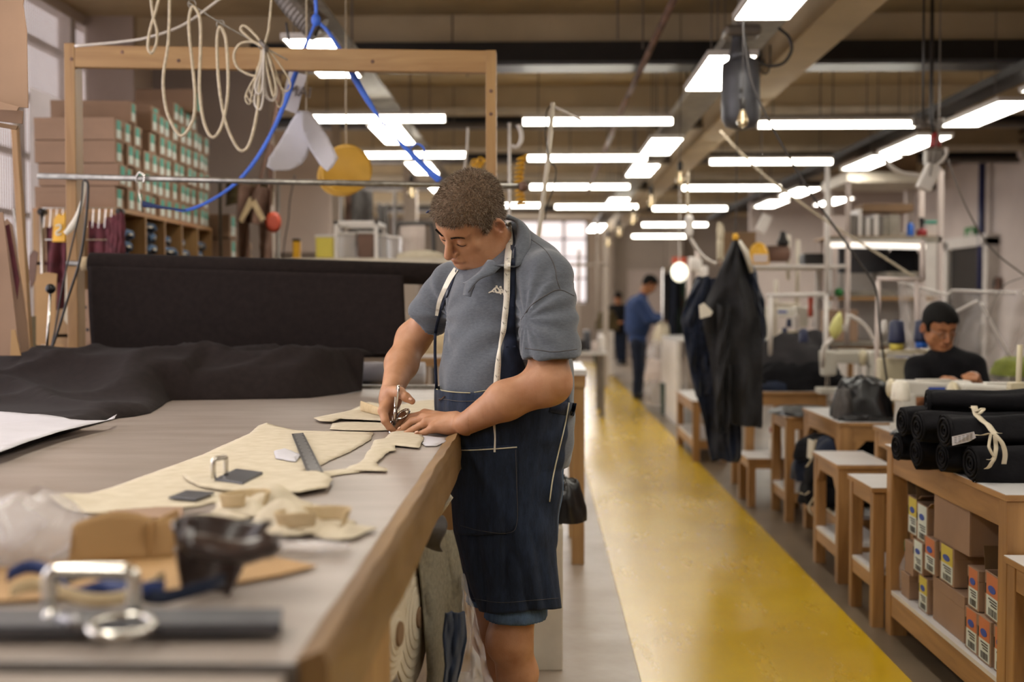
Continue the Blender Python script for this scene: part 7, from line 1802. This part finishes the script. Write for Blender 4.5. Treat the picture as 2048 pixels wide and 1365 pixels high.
# ================================================================ SEWING MACHINES
def sewing_machine(mt='machine'):
    t = proto('sewing_machine', 'sewing machine', 'sewing machine', 'sewing machines')
    MB().box((0, 0, .02), (.46, .17, .04)).build('bed', mt, t, bevel=.006)
    m = MB(); m.box((-.165, 0, .13), (.10, .13, .20), taper=.12); m.build('pillar', mt, t, bevel=.012)
    m = MB(); m.prism([V((-.225, -.055, .20)), V((.14, -.05, .215)), V((.14, -.05, .29)), V((-.225, -.055, .305))], (0, .11, 0)); m.build('arm', mt, t, bevel=.014)
    m = MB(); m.prism([V((.11, -.055, .13)), V((.205, -.055, .12)), V((.215, -.055, .30)), V((.11, -.055, .30))], (0, .11, 0)); m.build('machine_head', mt, t, bevel=.014)
    MB().lathe((-.235, 0, .255), [(.03, 0), (.055, .006), (.058, .02), (.05, .032), (.02, .036)], 20, (-1, 0, 0)).build('handwheel', 'machine_cream', t, smooth=True)
    MB().tube([(.17, -.01, .13), (.17, -.01, .045)], .004, 8).build('needle_bar', 'chrome', t); MB().box((.17, -.01, .045), (.03, .025, .006)).build('presser_foot', 'chrome', t); MB().tube([(.15, -.01, .13), (.15, -.01, .05)], .003, 8).build('presser_bar', 'chrome', t)
    for x, z in ((.155, .22), (.175, .205), (.165, .185), (.15, .25)): MB().lathe((x, -.056, z), [(.009, 0), (.010, .006), (.005, .010)], 12, (0, -1, 0)).build('tension_disc', 'dark_metal', t, smooth=True)
    MB().box((.0, -.056, .255), (.10, .003, .02)).build('maker_plate', 'label_blue', t)
    MB().box((-.165, -.066, .12), (.05, .003, .05)).build('access_plate', 'grey_metal', t, bevel=.001)
    MB().box((.0, .0, .302), (.2, .06, .012)).build('top_plate', mt, t, bevel=.003)
    return t
sm0 = sewing_machine()
def mpos(px, py, Y): return at(px, py, Y)
def put(o, px, py, Y, rz, lab, sc=1.0, zb=None):
    a = at(px, py, Y); 
    if zb is not None: a.z = zb
    o.location = a; o.rotation_euler = (0, 0, rz); o['label'] = lab; o.scale = (sc, sc, sc); return o
put(sm0, 1866, 828, 5.85, .05, 'white sewing machine in front of the seated machinist', .82, .743)
MACH = [(2010, 830, 5.27, 0, 'pale sewing machine at the right edge of the picture', .9, .743), (1800, 735, 7.8, 0, 'cream sewing machine behind the black cable, under the thread cones', .95, .762), (1702, 755, 7.95, PI, 'white sewing machine right of the rounded black heap', .95, .762),
        (1560, 680, 11.0, 0, 'far cream sewing machine beside the hanging jacket', 1, None), (1640, 684, 10.3, PI, 'far cream sewing machine behind the rounded black heap', 1, None)]
for px, py, Y, rz, lab, sc, zb in MACH: put(copy_tree(sm0), px, py, Y, rz, lab, sc, zb)
bench(1.95, 2.95, 10.0, 11.4, 1.0, 'high far table carrying cream machines behind the jacket', None, leg=.05) 
bench(1.84, 2.75, 5.08, 5.44, .742, 'sewing table carrying the nearest machine at the right', None, leg=.05)
t = thing('overlock_machine', at(1970, 800, 5.6), 'dark grey cylindrical thread unit left of the right-edge machine', 'machine')
for k, (px, r, h) in enumerate(((1958, .038, .15), (1982, .030, .13))):
    a = at(px, 800, 5.6); MB().lathe((a.x, 5.6, .743), [(r, 0), (r, h), (r*.8, h+.02), (r*.3, h+.025)], 16).build('cylinder', 'galv', t, smooth=True)
MB().box((at(1970, 800, 5.6).x, 5.94, .80), (.16, .1, .12)).build('housing', 'heater_grey', t, bevel=.01)
# machine lamp arm etc. at the right edge
t = thing('thread_stand_pole', at(2040, 830, 4.9), 'thick cream upright pole at the right edge beside the black bundles', 'pole')
MB().tube([at(2040, 690, 4.9), at(2034, 840, 4.9)], .011, 10).build('pole', 'machine_cream', t, smooth=True); MB().box(at(2032, 772, 4.9), (.06, .05, .03)).build('clamp', 'machine_cream', t, bevel=.006); MB().box(at(2038, 800, 4.95), (.08, .08, .10)).build('motor_box', 'machine_cream', t, bevel=.01)
# thread cones
def cone_t(px, py0, py1, Y, mt, base, label, w=1.0):
    a = at(px, py1, Y); h = at(px, py0, Y).z-a.z; t = thing('thread_cone', a, label, 'thread cone', 'thread cones')
    r = h*.27*w; hb = h*.22 if base else 0
    if base: MB().lathe(a, [(r*.8, 0), (r*.85, hb)], 16).build('cone_base', base, t, smooth=True)
    MB().lathe(a+V((0, 0, hb)), [(r*1.0, 0), (r*1.05, .1*h), (r*.85, h-hb-.01), (r*.4, h-hb)], 18).build('thread', mt, t, smooth=True)
CON = [(1793, 640, 700, 6.9, 'navy_plastic', 'label_yellow', 'navy thread cone on a yellow base', 1), (1843, 640, 696, 6.9, 'navy_plastic', 'blue_bright', 'navy thread cone on a bright blue base', 1), (1801, 762, 802, 5.6, 'tape_white', None, 'white thread cone in front of the sewing machine pillar', 1.7),
       (1607, 657, 685, 8.2, 'navy_plastic', None, 'navy thread cone behind the rounded black heap', 1.2), (1569, 655, 678, 9.2, 'navy_plastic', 'yellow', 'small navy thread cone on a yellow base near the jacket', 1), (1578, 637, 655, 9.6, 'navy_plastic', None, 'small navy thread cone near the white bottle', 1.2),
       (1635, 635, 654, 10.2, 'navy_plastic', None, 'fat navy thread cone below the red screwdriver', 1.7), (1592, 630, 660, 10, 'white_paint', None, 'white nozzle bottle beside the navy cones', .8), (1768, 640, 668, 7.5, 'white_paint', None, 'slim white cone right of the pale frame post', .8)]
for c in CON: cone_t(*c)
t = thing('thread_rack', at(1815, 700, 6.95), 'cream thread rack carrying the navy cones', 'rack'); a, b = at(1765, 703, 6.95), at(1868, 703, 6.95)
MB().box(((a.x+b.x)/2, 6.92, a.z), (b.x-a.x, .14, .018)).build('rack_bar', 'machine_cream', t, bevel=.003); MB().tube([(a.x+.02, 6.97, a.z-.3), (a.x+.02, 6.97, a.z)], .01, 8).build('post', 'machine_cream', t); MB().box((a.x+.1, 6.97, a.z-.17), (.25, .12, .26)).build('control_box', 'machine_cream', t, bevel=.01)
for k, (a0, b0, Yt, lab) in enumerate((((1550, 690), (1640, 690), 9.5, 'low cream thread rail behind the rounded heap'), ((1560, 662), (1680, 656), 10.2, 'pale far shelf with navy cones'))):
    a, b = at(*a0, Yt), at(*b0, Yt); t = thing('thread_rack', a, lab, 'rack'); MB().box(((a.x+b.x)/2, Yt, a.z-.008), (b.x-a.x, .16, .015)).build('rack_bar', 'machine_cream', t); MB().tube([(a.x+.05, Yt+.03, .7), (a.x+.05, Yt+.03, a.z-.01)], .012, 8).build('post', 'machine_cream', t); MB().tube([(b.x-.05, Yt+.03, .7), (b.x-.05, Yt+.03, a.z-.01)], .012, 8).build('post', 'machine_cream', t)
# ================================================================ RACK WITH FILES, PIPE FRAMES, SHEETING
Yr = 9.3
rk2 = thing('metal_shelf_rack', at(1770, 470, Yr), 'tall grey metal shelf rack with files on its top shelf', 'shelf')
a, b = at(1658, 472, Yr), at(1882, 472, Yr); zt = a.z
MB().bx(a.x, b.x, Yr-.0, Yr+.5, zt-.018, zt).build('top_shelf', 'pine_h', rk2); MB().bx(a.x, b.x, Yr-.02, Yr, zt-.055, zt-.005).build('shelf_lip', 'galv_tray', rk2)
for z in (1.40, 1.05, .6): MB().bx(a.x, b.x, Yr, Yr+.5, z-.02, z).build('shelf', 'galv_tray', rk2); 
MB().bx(a.x, b.x, Yr-.01, Yr, 1.375, 1.405).build('wood_edge', 'pine_h', rk2)
for px in (1670, 1845, 1880):
    x = at(px, 500, Yr).x
    for y in (Yr+.0, Yr+.46): MB().bx(x-.018, x+.018, y-.02, y+.02, 0, zt-.02 if px != 1880 else zt+.5).build('post', 'wall_pink', rk2)
a1, b1 = at(1675, 520, Yr+.49), at(1776, 520, Yr+.49)
MB().bx(a1.x, b1.x, Yr+.46, Yr+.48, at(0, 545, Yr).z, zt-.06).build('back_panel', 'heater_grey', rk2)
MB().bx(a1.x, b.x, Yr+.46, Yr+.48, 1.0, at(0, 545, Yr).z).build('back_panel', 'white_paint', rk2)
t = thing('work_lamp', at(1755, 492, Yr), 'long glowing strip lamp under the rack\'s top shelf', 'light'); a, b = at(1662, 490, Yr-.05), at(1850, 494, Yr-.05); MB().tube([a, b], .022, 10).build('glowing_tube', mat('soft_tube', '#fff6ea', .5, emit=1.2, var=0), t, smooth=True); MB().box(((a+b)/2)+V((0, .01, .035)), (b.x-a.x, .05, .02)).build('housing', 'white_paint', t)
def on_rack(px0, px1, pyt, mt, name, label, cat, dpt=.28, group=None, yo=.04, bev=.003):
    a, b = at(px0, 470, Yr+yo), at(px1, 470, Yr+yo); z1 = at(px0, pyt, Yr+yo).z; return tag(MB().bx(a.x, b.x, Yr+yo, Yr+yo+dpt, zt+.001, z1).build(name, mt, bevel=bev), label, cat, group)
FG = 'files on the rack shelf'
fl = [(1700, 1713, 430, 'grey_metal', 'dark grey file at the left end of the rack shelf'), (1716, 1724, 418, 'white_paint', 'tall white file next to the dark grey one'), (1726, 1731, 432, 'grey_metal', 'thin grey file between the white ones'), (1732, 1740, 436, 'white_paint', 'shorter white file on the rack shelf'), (1741, 1746, 436, 'grey_metal', 'thin dark file between two white files'), (1747, 1757, 429, 'white_paint', 'third white file on the rack shelf'), (1758, 1766, 432, 'grey_metal', 'grey file right of the third white one'), (1767, 1775, 433, 'galv_tray', 'last grey file before the pale box')]
for x0, x1, py, mt, lab in fl: on_rack(x0, x1, py, mt, 'ring_binder', lab, 'file', group=FG)
on_rack(1776, 1800, 430, 'galv_tray', 'pale_box', 'pale square box on the rack shelf', 'box'); on_rack(1664, 1690, 432, 'wall_pink', 'pale_carton', 'pale carton at the far left of the rack shelf', 'box')
a = at(1820, 470, Yr+.1); t = thing('blue_bottle', (a.x, Yr+.1, zt), 'bright blue bottle on the rack shelf', 'bottle'); MB().lathe((a.x, Yr+.1, zt), [(.025, 0), (.027, .01), (.027, .085), (.012, .105)], 16).build('bottle_body', 'blue_bright', t, smooth=True); MB().lathe((a.x, Yr+.1, zt+.10), [(.013, 0), (.013, .02)], 12).build('cap', 'grey_metal', t)
a = at(1843, 470, Yr+.1); t = thing('red_tin', (a.x, Yr+.1, zt), 'dark bottle and red tin on the rack shelf', 'tin'); MB().lathe((a.x, Yr+.1, zt), [(.04, 0), (.04, .045), (.02, .06)], 16).build('tin_body', 'red', t, smooth=True); MB().lathe((a.x, Yr+.1, zt+.055), [(.012, 0), (.02, .07), (.02, .09)], 12).build('spout', 'dark_metal', t)
a = at(1864, 470, Yr+.1); t = thing('tub', (a.x, Yr+.1, zt), 'white tub with a teal lid at the right end of the rack shelf', 'tub'); MB().box((a.x, Yr+.15, zt+.05), (.09, .1, .10)).build('tub_body', 'white_paint', t, bevel=.006); MB().box((a.x, Yr+.15, zt+.11), (.10, .11, .025)).build('lid', 'label_green', t, bevel=.004)
a, b = at(1726, 420, Yr+.1), at(1828, 420, Yr+.1); t = thing('cardboard_box', ((a.x+b.x)/2, Yr+.25, at(0, 428, Yr+.1).z), 'long flat brown cardboard box lying across the files', 'box'); MB().bx(a.x, b.x, Yr+.1, Yr+.35, at(0, 428, Yr+.1).z+.004, at(0, 411, Yr+.1).z).build('carton', 'card_dark', t, bevel=.004)
tag(MB().bx(at(1660, 585, Yr+.2).x, at(1780, 585, Yr+.2).x, Yr+.1, Yr+.4, 1.41, 1.45).build('folded_board', 'galv_tray'), 'flat board lying on the rack\'s middle shelf', 'board')
soft('dark_cloths', (at(1806, 545, Yr+.2).x, Yr+.2, at(0, 546, Yr+.2).z-.0), .13, .12, .19, 'black_cloth2', 'dark cloth bundle stuffed under the rack\'s top shelf', 31, None, 'cloth')
ms = thing('hanging_shelf_bar', (at(1806, 548, Yr).x, Yr+.2, at(0, 548, Yr).z), 'grey shelf board holding the dark cloth bundle', 'shelf'); MB().bx(at(1776, 548, Yr).x, at(1845, 548, Yr).x, Yr+.02, Yr+.42, at(0, 549, Yr).z-.02, at(0, 546, Yr+.2).z).build('shelf_board', 'galv_tray', ms)
t = thing('green_knob', at(1677, 585, Yr-.1), 'round bright green disc on the rack post', 'disc'); MB().lathe(at(1677, 585, Yr-.03), [(.032, 0), (.032, .02)], 16, (0, -1, 0)).build('disc', 'green', t, smooth=True)
on2 = MB().bx(at(1655, 650, 9.1).x, at(1716, 650, 9.1).x, 9.1, 9.35, at(0, 682, 9.1).z, at(0, 620, 9.1).z); tag(on2.build('cardboard_box', 'card', bevel=.004), 'plain cardboard box standing behind the yellow lamp shade', 'box')
tag(MB().bx(at(1640, 690, 9.1).x, at(1790, 690, 9.1).x, 9.05, 9.5, at(0, 690, 9.1).z, at(0, 683, 9.1).z).build('back_shelf', 'galv_tray'), 'grey shelf board beneath the plain cardboard box', 'shelf')
def pipe_frame(pts, Y, r, mt, label, name='pipe_frame', group='pale pipe frames'):
    t = thing(name, at(pts[0][0][0], pts[0][0][1], Y), label, 'frame', group)
    for k, p in enumerate(pts): MB().tube([at(a[0], a[1], a[2] if len(a) > 2 else Y) for a in p], r, 10).build('pipe', mt, t, smooth=True)
    return t
pipe_frame([[(1655, 332), (1654, 590)], [(1533, 592), (1656, 589)], [(1541, 592), (1541, 720)], [(1652, 590), (1650, 800)]], 8.6, .017, 'white_paint', 'white pipe frame with a low bar right of the hanging jacket')
pipe_frame([[(1697, 362), (1695, 470)], [(1696, 470), (1694, 690)]], 8.9, .019, 'wall_pink', 'thick grey upright pipe in front of the shelf rack')
pipe_frame([[(1757, 562), (1752, 800)], [(1755, 558), (1846, 560)], [(1833, 560), (1836, 700)], [(1845, 480), (1846, 562)]], 7.0, .014, 'wall_pink', 'pinkish pipe frame left of the seated machinist')
pipe_frame([[(1540, 610), (1600, 610)], [(1552, 560), (1550, 690)], [(1596, 480), (1594, 610)], [(1577, 470), (1576, 560)]], 10.4, .018, 'cream_paint', 'far cream pipe frame beside the hanging jacket')
pipe_frame([[(1380, 515), (1378, 700)], [(1395, 500), (1393, 700)]], 13.0, .022, 'wall_pink', 'pair of far pale uprights left of the hanging jacket')
pipe_frame([[(1158, 500), (1156, 700)], [(1120, 530), (1215, 530)], [(1195, 440), (1193, 640)]], 15.0, .02, 'wall', 'far grey uprights right of the cutter\'s shoulder')
sd_ = thing('red_screwdriver', at(1621, 600, 9.9), 'orange red handled tool standing upright among the cones', 'tool'); MB().lathe(at(1621, 634, 9.9), [(.02, 0), (.022, .05), (.018, .09), (.024, .14), (.014, .2)], 12).build('handle', 'red_orange', sd_, smooth=True)
yl = thing('yellow_lamp_shade', at(1673, 655, 7.6), 'pale yellow plastic covered lamp on a jointed white arm', 'lamp')
m = MB(); m.tube([at(1680, 625, 7.6), at(1676, 640, 7.6), at(1671, 660, 7.6), at(1668, 678, 7.6)], [.008, .03, .042, .015], 14); m.build('lamp_shade', mat('pale_yellow', '#cbc77c', .4, var=.05), yl, smooth=True)
MB().tube(spx([(1684, 652), (1690, 660), (1696, 640), (1697, 628)], 7.6, 4), .015, 8).build('arm_joint', 'white_paint', yl, smooth=True); MB().tube([at(1666, 676, 7.6), at(1648, 694, 7.6), at(1645, 735, 7.65)], .014, 8).build('arm', 'white_paint', yl, smooth=True)
cord([(1700, 632), (1722, 645), (1740, 665), (1752, 690)], 7.3, .012, 'white_cable', 'pale tube arching right from the yellow lamp', cat='tube', name='plastic_tube')
hh = thing('hard_hat', at(1517, 512, 9.0), 'yellow hard hat like dome behind the hanging jacket', 'hard hat'); c = at(1517, 530, 9.0)
m = MB(); m.lathe(c, [(.078, 0), (.078, .05), (.068, .11), (.045, .15), (.005, .17)], 22); m.build('dome', 'yellow', hh, smooth=True); MB().box(c+V((0, -.08, .045)), (.11, .012, .06)).build('label', 'wall_pink', hh, bevel=.004)
t = thing('beige_canister', at(1558, 508, 9.4), 'beige canister beside the yellow hard hat', 'canister'); MB().lathe(at(1532, 508, 9.4), [(.06, 0), (.065, .01), (.065, .17), (.05, .18)], 18, (1, 0, 0)).build('canister_body', 'hide', t, smooth=True); MB().lathe(at(1566, 494, 9.4), [(.03, 0), (.05, .03), (.03, .07), (.02, .12)], 14).build('black_bottle', 'dark_metal', t, smooth=True)
tag(MB().bx(at(1608, 520, 9.4).x, at(1650, 520, 9.4).x, 9.4, 9.6, at(0, 540, 9.4).z, at(0, 508, 9.4).z).build('black_case', 'dark_metal', bevel=.02), 'small black case left of the shelf rack', 'case')
hs = thing('high_storage_shelf', at(1560, 540, 9.3), 'white high shelf holding the hard hat and the black case', 'shelf'); a, b = at(1495, 531, 9.0), at(1656, 541, 9.4)
MB().bx(a.x, b.x, 8.85, 9.7, c.z-.025, c.z-.002).build('shelf_board', 'white_paint', hs)
for x in (a.x+.03, b.x-.03): MB().bx(x-.015, x+.015, 9.6, 9.65, 0, c.z-.025).build('post', 'white_paint', hs)
# plastic sheeting hung behind the machinist
t = thing('sheet_line', at(1900, 580, 7.6), 'pale line holding up the clear plastic sheeting', 'line'); MB().tube([at(1797, 565, 7.6), at(1895, 590, 7.6), at(1905, 581, 7.6), at(2060, 588, 7.6)], .008, 8).build('line', 'white_paint', t)
def sheetp(rows, Y, label, seed, nm='plastic_sheet'):
    m = MB()
    def f(u, v):
        py = rows[0][0]+(rows[-1][0]-rows[0][0])*v; l = np.interp(py, [r[0] for r in rows], [r[1] for r in rows]); r = np.interp(py, [r[0] for r in rows], [r[2] for r in rows])
        return at(l+(r-l)*u, py, Y)+V((0, .05*math.sin(u*16+seed+v*3)*(.3+v)+.03*ns(u*7, v*5, seed), 0))
    m.grid(f, 50, 24, 0); return tag(m.build(nm, 'plastic_sheet', smooth=True), label, 'plastic sheet', 'clear plastic sheeting')
sheetp([(566, 1798, 1812), (590, 1798, 1880), (640, 1803, 1898), (690, 1812, 1890), (716, 1822, 1870)], 7.6, 'cloudy plastic sheet left of the machinist\'s head', 1)
sheetp([(580, 1902, 2070), (640, 1900, 2070), (700, 1905, 2060), (738, 1920, 2035)], 7.62, 'clear plastic sheet draped right of the machinist\'s head', 4)
for pts, lab in (([(1906, 628), (1930, 615), (1955, 603)], 'left'), ([(1960, 606), (1990, 660), (2020, 715)], 'right')):
    cord([(a, b) for a, b in pts], 7.5, .010, 'white_paint', 'pale bright strut crossing the plastic sheeting, %s one' % lab, cat='strut', name='pale_strut')
soft('lime_cloth', (at(2042, 745, 6.9).x, 6.9, at(0, 748, 6.9).z), .17, .15, .10, 'lime', 'lime green cloth heaped at the right edge', 41, None, 'cloth')
soft('black_cloths', (at(1925, 800, 5.6).x, 5.62, .745), .30, .12, .06, 'shiny_black', 'black work pieces under the machine needle', 44, None, 'cloth')
tag(MB().bx(at(1985, 745, 7).x, at(2070, 745, 7).x, 6.75, 7.1, at(0, 748, 6.9).z-.03, at(0, 748, 6.9).z).build('cloth_shelf', 'galv_tray'), 'grey shelf holding the lime green cloth', 'shelf')
# ================================================================ AISLE, MIDDLE DISTANCE
t = thing('side_table', (.15, 6.4, 0), 'white-topped wooden table just right of the cutter\'s hip', 'table'); zz = at(1160, 738, 6.3).z
xr = at(1172, 740, 6.3).x; MB().bx(xr-.6, xr, 6.2, 7.0, zz-.03, zz).build('top_board', 'white_top', t, bevel=.003); MB().bx(xr-.6, xr-.005, 6.2, 6.23, zz-.09, zz-.03).build('rail', 'pine_h', t)
for x in (xr-.075, xr-.59):
    for y in (6.21, 6.92): MB().bx(x, x+.065, y, y+.065, 0, zz-.03).build('leg', 'pine', t, bevel=.003)
soft('black_plastic_bag', (at(1140, 1000, 3.95+.6).x-.02, 4.55, at(1140, 1042, 4.55).z), .075, .08, .16, 'shiny_black', 'shiny black plastic bag behind the cutter\'s shorts', 51, None, 'bag')
zz2 = at(1140, 1042, 4.55).z; t = thing('cream_pedestal', (at(1122, 1100, 4.5).x, 4.55, 0), 'cream board box carrying the black plastic bag', 'box'); x_ = at(1125, 1100, 4.5).x; MB().bx(x_-.22, x_, 4.42, 4.7, 0, zz2-.002).build('box_body', 'cream_paint', t, bevel=.004)
def at_floor(px, py): return onz(px, py, 0)
# left of aisle, far: dark machine, white boxes, green bin, olive bag
Yd = 14.0
t = thing('far_machine_table', at(1165, 730, Yd), 'far white table with dark machines right of the cutter\'s sleeve', 'table'); a, b = at(1140, 705, Yd), at(1215, 705, Yd); MB().bx(a.x, b.x, Yd, Yd+1.2, a.z-.03, a.z).build('top_board', 'white_top', t)
for x in (a.x+.03, b.x-.08):
    for y in (Yd+.05, Yd+1.1): MB().bx(x, x+.05, y, y+.05, 0, a.z-.03).build('leg', 'grey_metal', t)
for k, (x0, x1, y0, mt, lab, Y) in enumerate(((1152, 1168, 680, 'dark_metal', 'dark machine on the far white table, left one', Yd+.1), (1168, 1182, 662, 'heater_grey', 'tall dark grey machine on the far white table', Yd+.3), (1196, 1212, 672, 'white_paint', 'white box stack on the far white table', Yd+.2), (1183, 1196, 684, 'wall_pink', 'pale folded cloth on the far white table', Yd+.15))):
    p, q = at(x0, 700, Y), at(x1, 700, Y); tag(MB().bx(p.x, q.x, Y, Y+.3, a.z+.001, at(x0, y0, Y).z).build('small_machine' if k < 2 else 'storage_box', mt, bevel=.02), lab, 'machine' if k < 2 else 'box')
def bin_(px0, px1, py0, py1, mt, label, Y=None, name='bin'):
    g = onz((px0+px1)/2, py1, 0); Y = g.y; s = Y/F_PX; h = at(px0, py0, Y).z; t = thing(name, (g.x, Y, 0), label, 'bin'); w = (px1-px0)*s/2
    MB().lathe((g.x, Y+w, 0), [(w*.82, 0), (w, h*.96), (w*1.04, h*.96), (w*1.04, h)], 20).build('bin_body', mt, t, smooth=False); MB().lathe((g.x, Y+w, h), [(w*.93, 0), (w*.93, .004)], 20).build('liner', 'shiny_black', t)
bin_(1186, 1218, 698, 730, 'dark_green', 'dark green bin on the floor at the far left of the aisle')
bin_(1321, 1350, 768, 832, 'dark_green', 'black green bin under the hanging garments left of the jacket')
soft('olive_bag', at(1214, 648, 22)-V((0, 0, .12)), .2, .2, .35, 'hide_olive', 'olive bag on white boxes beside the far person in black', 53, None, 'bag')
tag(MB().bx(at(1200, 700, 21.8).x, at(1228, 700, 21.8).x, 21.8, 22.4, 0, at(0, 648, 22).z-.12).build('white_box_stack', 'white_paint', bevel=.01), 'white box stack far off beside the person in black', 'box')
# right of aisle: white panel, garments on rail, plastic-wrapped heap, glowing lamp
a = onz(1352, 852, 0); t = thing('white_panel_table', (a.x+.2, a.y+.3, 0), 'white panel sided table end left of the hanging jacket', 'table'); zp = at(1352, 685, a.y).z
MB().bx(a.x, a.x+.05, a.y, a.y+1.6, 0, zp).build('side_panel', 'white_paint', t, bevel=.004); MB().bx(a.x, a.x+.95, a.y, a.y+1.6, zp, zp+.03).build('top_board', 'white_top', t); MB().bx(a.x+.9, a.x+.95, a.y, a.y+1.6, 0, zp).build('side_panel', 'white_paint', t)
Yg = 15.2
gr_ = thing('garment_rail', at(1345, 535, Yg), 'chrome garment rail full of dark clothes beside the man in blue', 'rail'); MB().tube([at(1325, 538, Yg), at(1375, 538, Yg)], .015, 8).build('top_rail', 'chrome', gr_); MB().tube([V((at(1374, 538, Yg).x, Yg, 0)), at(1374, 538, Yg)], .015, 8).build('post', 'chrome', gr_); MB().tube([V((at(1327, 538, Yg).x, Yg, 0)), at(1327, 538, Yg)], .015, 8).build('post', 'chrome', gr_)
for k, (x0, x1, y0, y1, mt, lab) in enumerate(((1328, 1342, 545, 640, 'black_cloth2', 'black garment at the left end of the far rail'), (1336, 1352, 540, 680, 'navy_cloth', 'navy garment second on the far rail'), (1346, 1362, 545, 690, 'black_cloth2', 'black garment in the middle of the far rail'), (1356, 1372, 545, 680, 'dark_green', 'dark green garment on the far rail'), (1364, 1378, 560, 660, 'burgundy', 'burgundy garment at the right end of the far rail'))):
    garment('dark_garment', x0, x1, y0, y1, Yg-.05+.04*k, mt, lab, 'garments on the far rail', k, .03, 8)
for k, (px, py, rx, rz, mt, lab) in enumerate(((1308, 800, .13, .30, 'plastic_sheet', 'lowest crumpled clear plastic bundle on the floor by the man in blue'), (1312, 755, .15, .28, 'wall_pink', 'pale garment bundle wrapped in plastic by the man in blue'), (1318, 715, .14, .26, 'plastic_sheet', 'middle plastic wrapped bundle by the man in blue'), (1324, 680, .11, .26, 'canvas', 'topmost cream garment bundle beneath the blue man\'s hands'))):
    Y = 14.8+.15*k; c = at(px, py, Y); c.z = max(0.001, c.z-.05); soft('wrapped_bundle', c, rx, .20, rz, mt, lab, 60+k*3, 'plastic wrapped bundles', 'bundle')
t = thing('glowing_lamp', at(1358, 545, 12.5), 'round white glowing lamp shade left of the hanging jacket', 'lamp'); m = MB(); c = at(1359, 545, 12.5); m.ball(c, .088, 18, (1, .8, 1.15)); m.build('lamp_shade', 'shade_glow', t, smooth=True); MB().tube([c+V((0, 0, .09)), (c.x, c.y, 3.5)], .006, 6).build('flex', 'white_paint', t)
tag(MB().box(at(1358, 522, 12.9), (.15, .03, .08)).build('orange_sign', 'red_orange'), 'orange panel above the glowing round lamp', 'sign')
for k, (px, py, w) in enumerate(((1385, 530, .035), (1397, 534, .035), (1407, 548, .045))): 
    m = MB(); m.lathe(at(px, py+14, 12.2), [(w*.7, 0), (w, .02), (w, .13), (w*.6, .15)], 14); tag(m.build('white_spool', 'white_paint', smooth=True), 'white spool hanging right of the glowing lamp, %s one' % ('left', 'middle', 'right')[k], 'spool', 'white spools')
garment('cream_garment', 1434, 1448, 448, 520, 8.6, 'canvas', 'cream rolled cloth standing behind the top of the jacket', None, 3, .02, 5)
a, b = at(1446, 470, 9.2), at(1512, 470, 9.2); t = thing('cardboard_box', ((a.x+b.x)/2, 9.3, at(0, 530, 9.2).z), 'brown cardboard box behind the jacket\'s yellow clip', 'box'); MB().bx(a.x, b.x, 9.2, 9.5, c.z*0+at(0, 530, 9.2).z, at(0, 466, 9.2).z).build('carton', 'card_dark', t, bevel=.004)
bx3 = thing('cardboard_box', at(1770, 330, 13.5), 'brown cardboard boxes stored high up beneath the ceiling', 'box'); a, b = at(1712, 340, 13.5), at(1835, 340, 13.5); MB().bx(a.x, b.x, 13.5, 14.2, at(0, 352, 13.5).z, at(0, 292, 13.5).z).build('carton', 'card_dark', bx3, bevel=.01)
pf = thing('high_platform', at(1770, 355, 13.5), 'pale high platform carrying the brown box under the ceiling', 'shelf'); a, b = at(1690, 355, 13.4), at(1880, 355, 13.4); MB().bx(a.x, b.x, 13.3, 14.5, a.z-.06, at(0, 352, 13.5).z-.002).build('platform_board', 'cream_paint', pf)
for x in (a.x+.05, b.x-.05): MB().bx(x-.04, x+.04, 14.3, 14.4, 0, a.z-.06).build('post', 'wall_pink', pf)
cab = thing('grey_cabinet', at(1790, 520, 13.0), 'tall grey cabinet against the back behind the shelf rack', 'cabinet'); a, b = at(1670, 600, 13.0), at(1880, 600, 13.0)
MB().bx(a.x, b.x, 13.05, 13.25, 0, 2.1).build('cabinet_body', 'galv_tray', cab)
for k in range(4): w = (b.x-a.x)/4; MB().bx(a.x+w*k+.01, a.x+w*(k+1)-.01, 13.03, 13.05, .1, 2.05).build('door', 'white_paint', cab, bevel=.004)
bpy.context.view_layer.update()
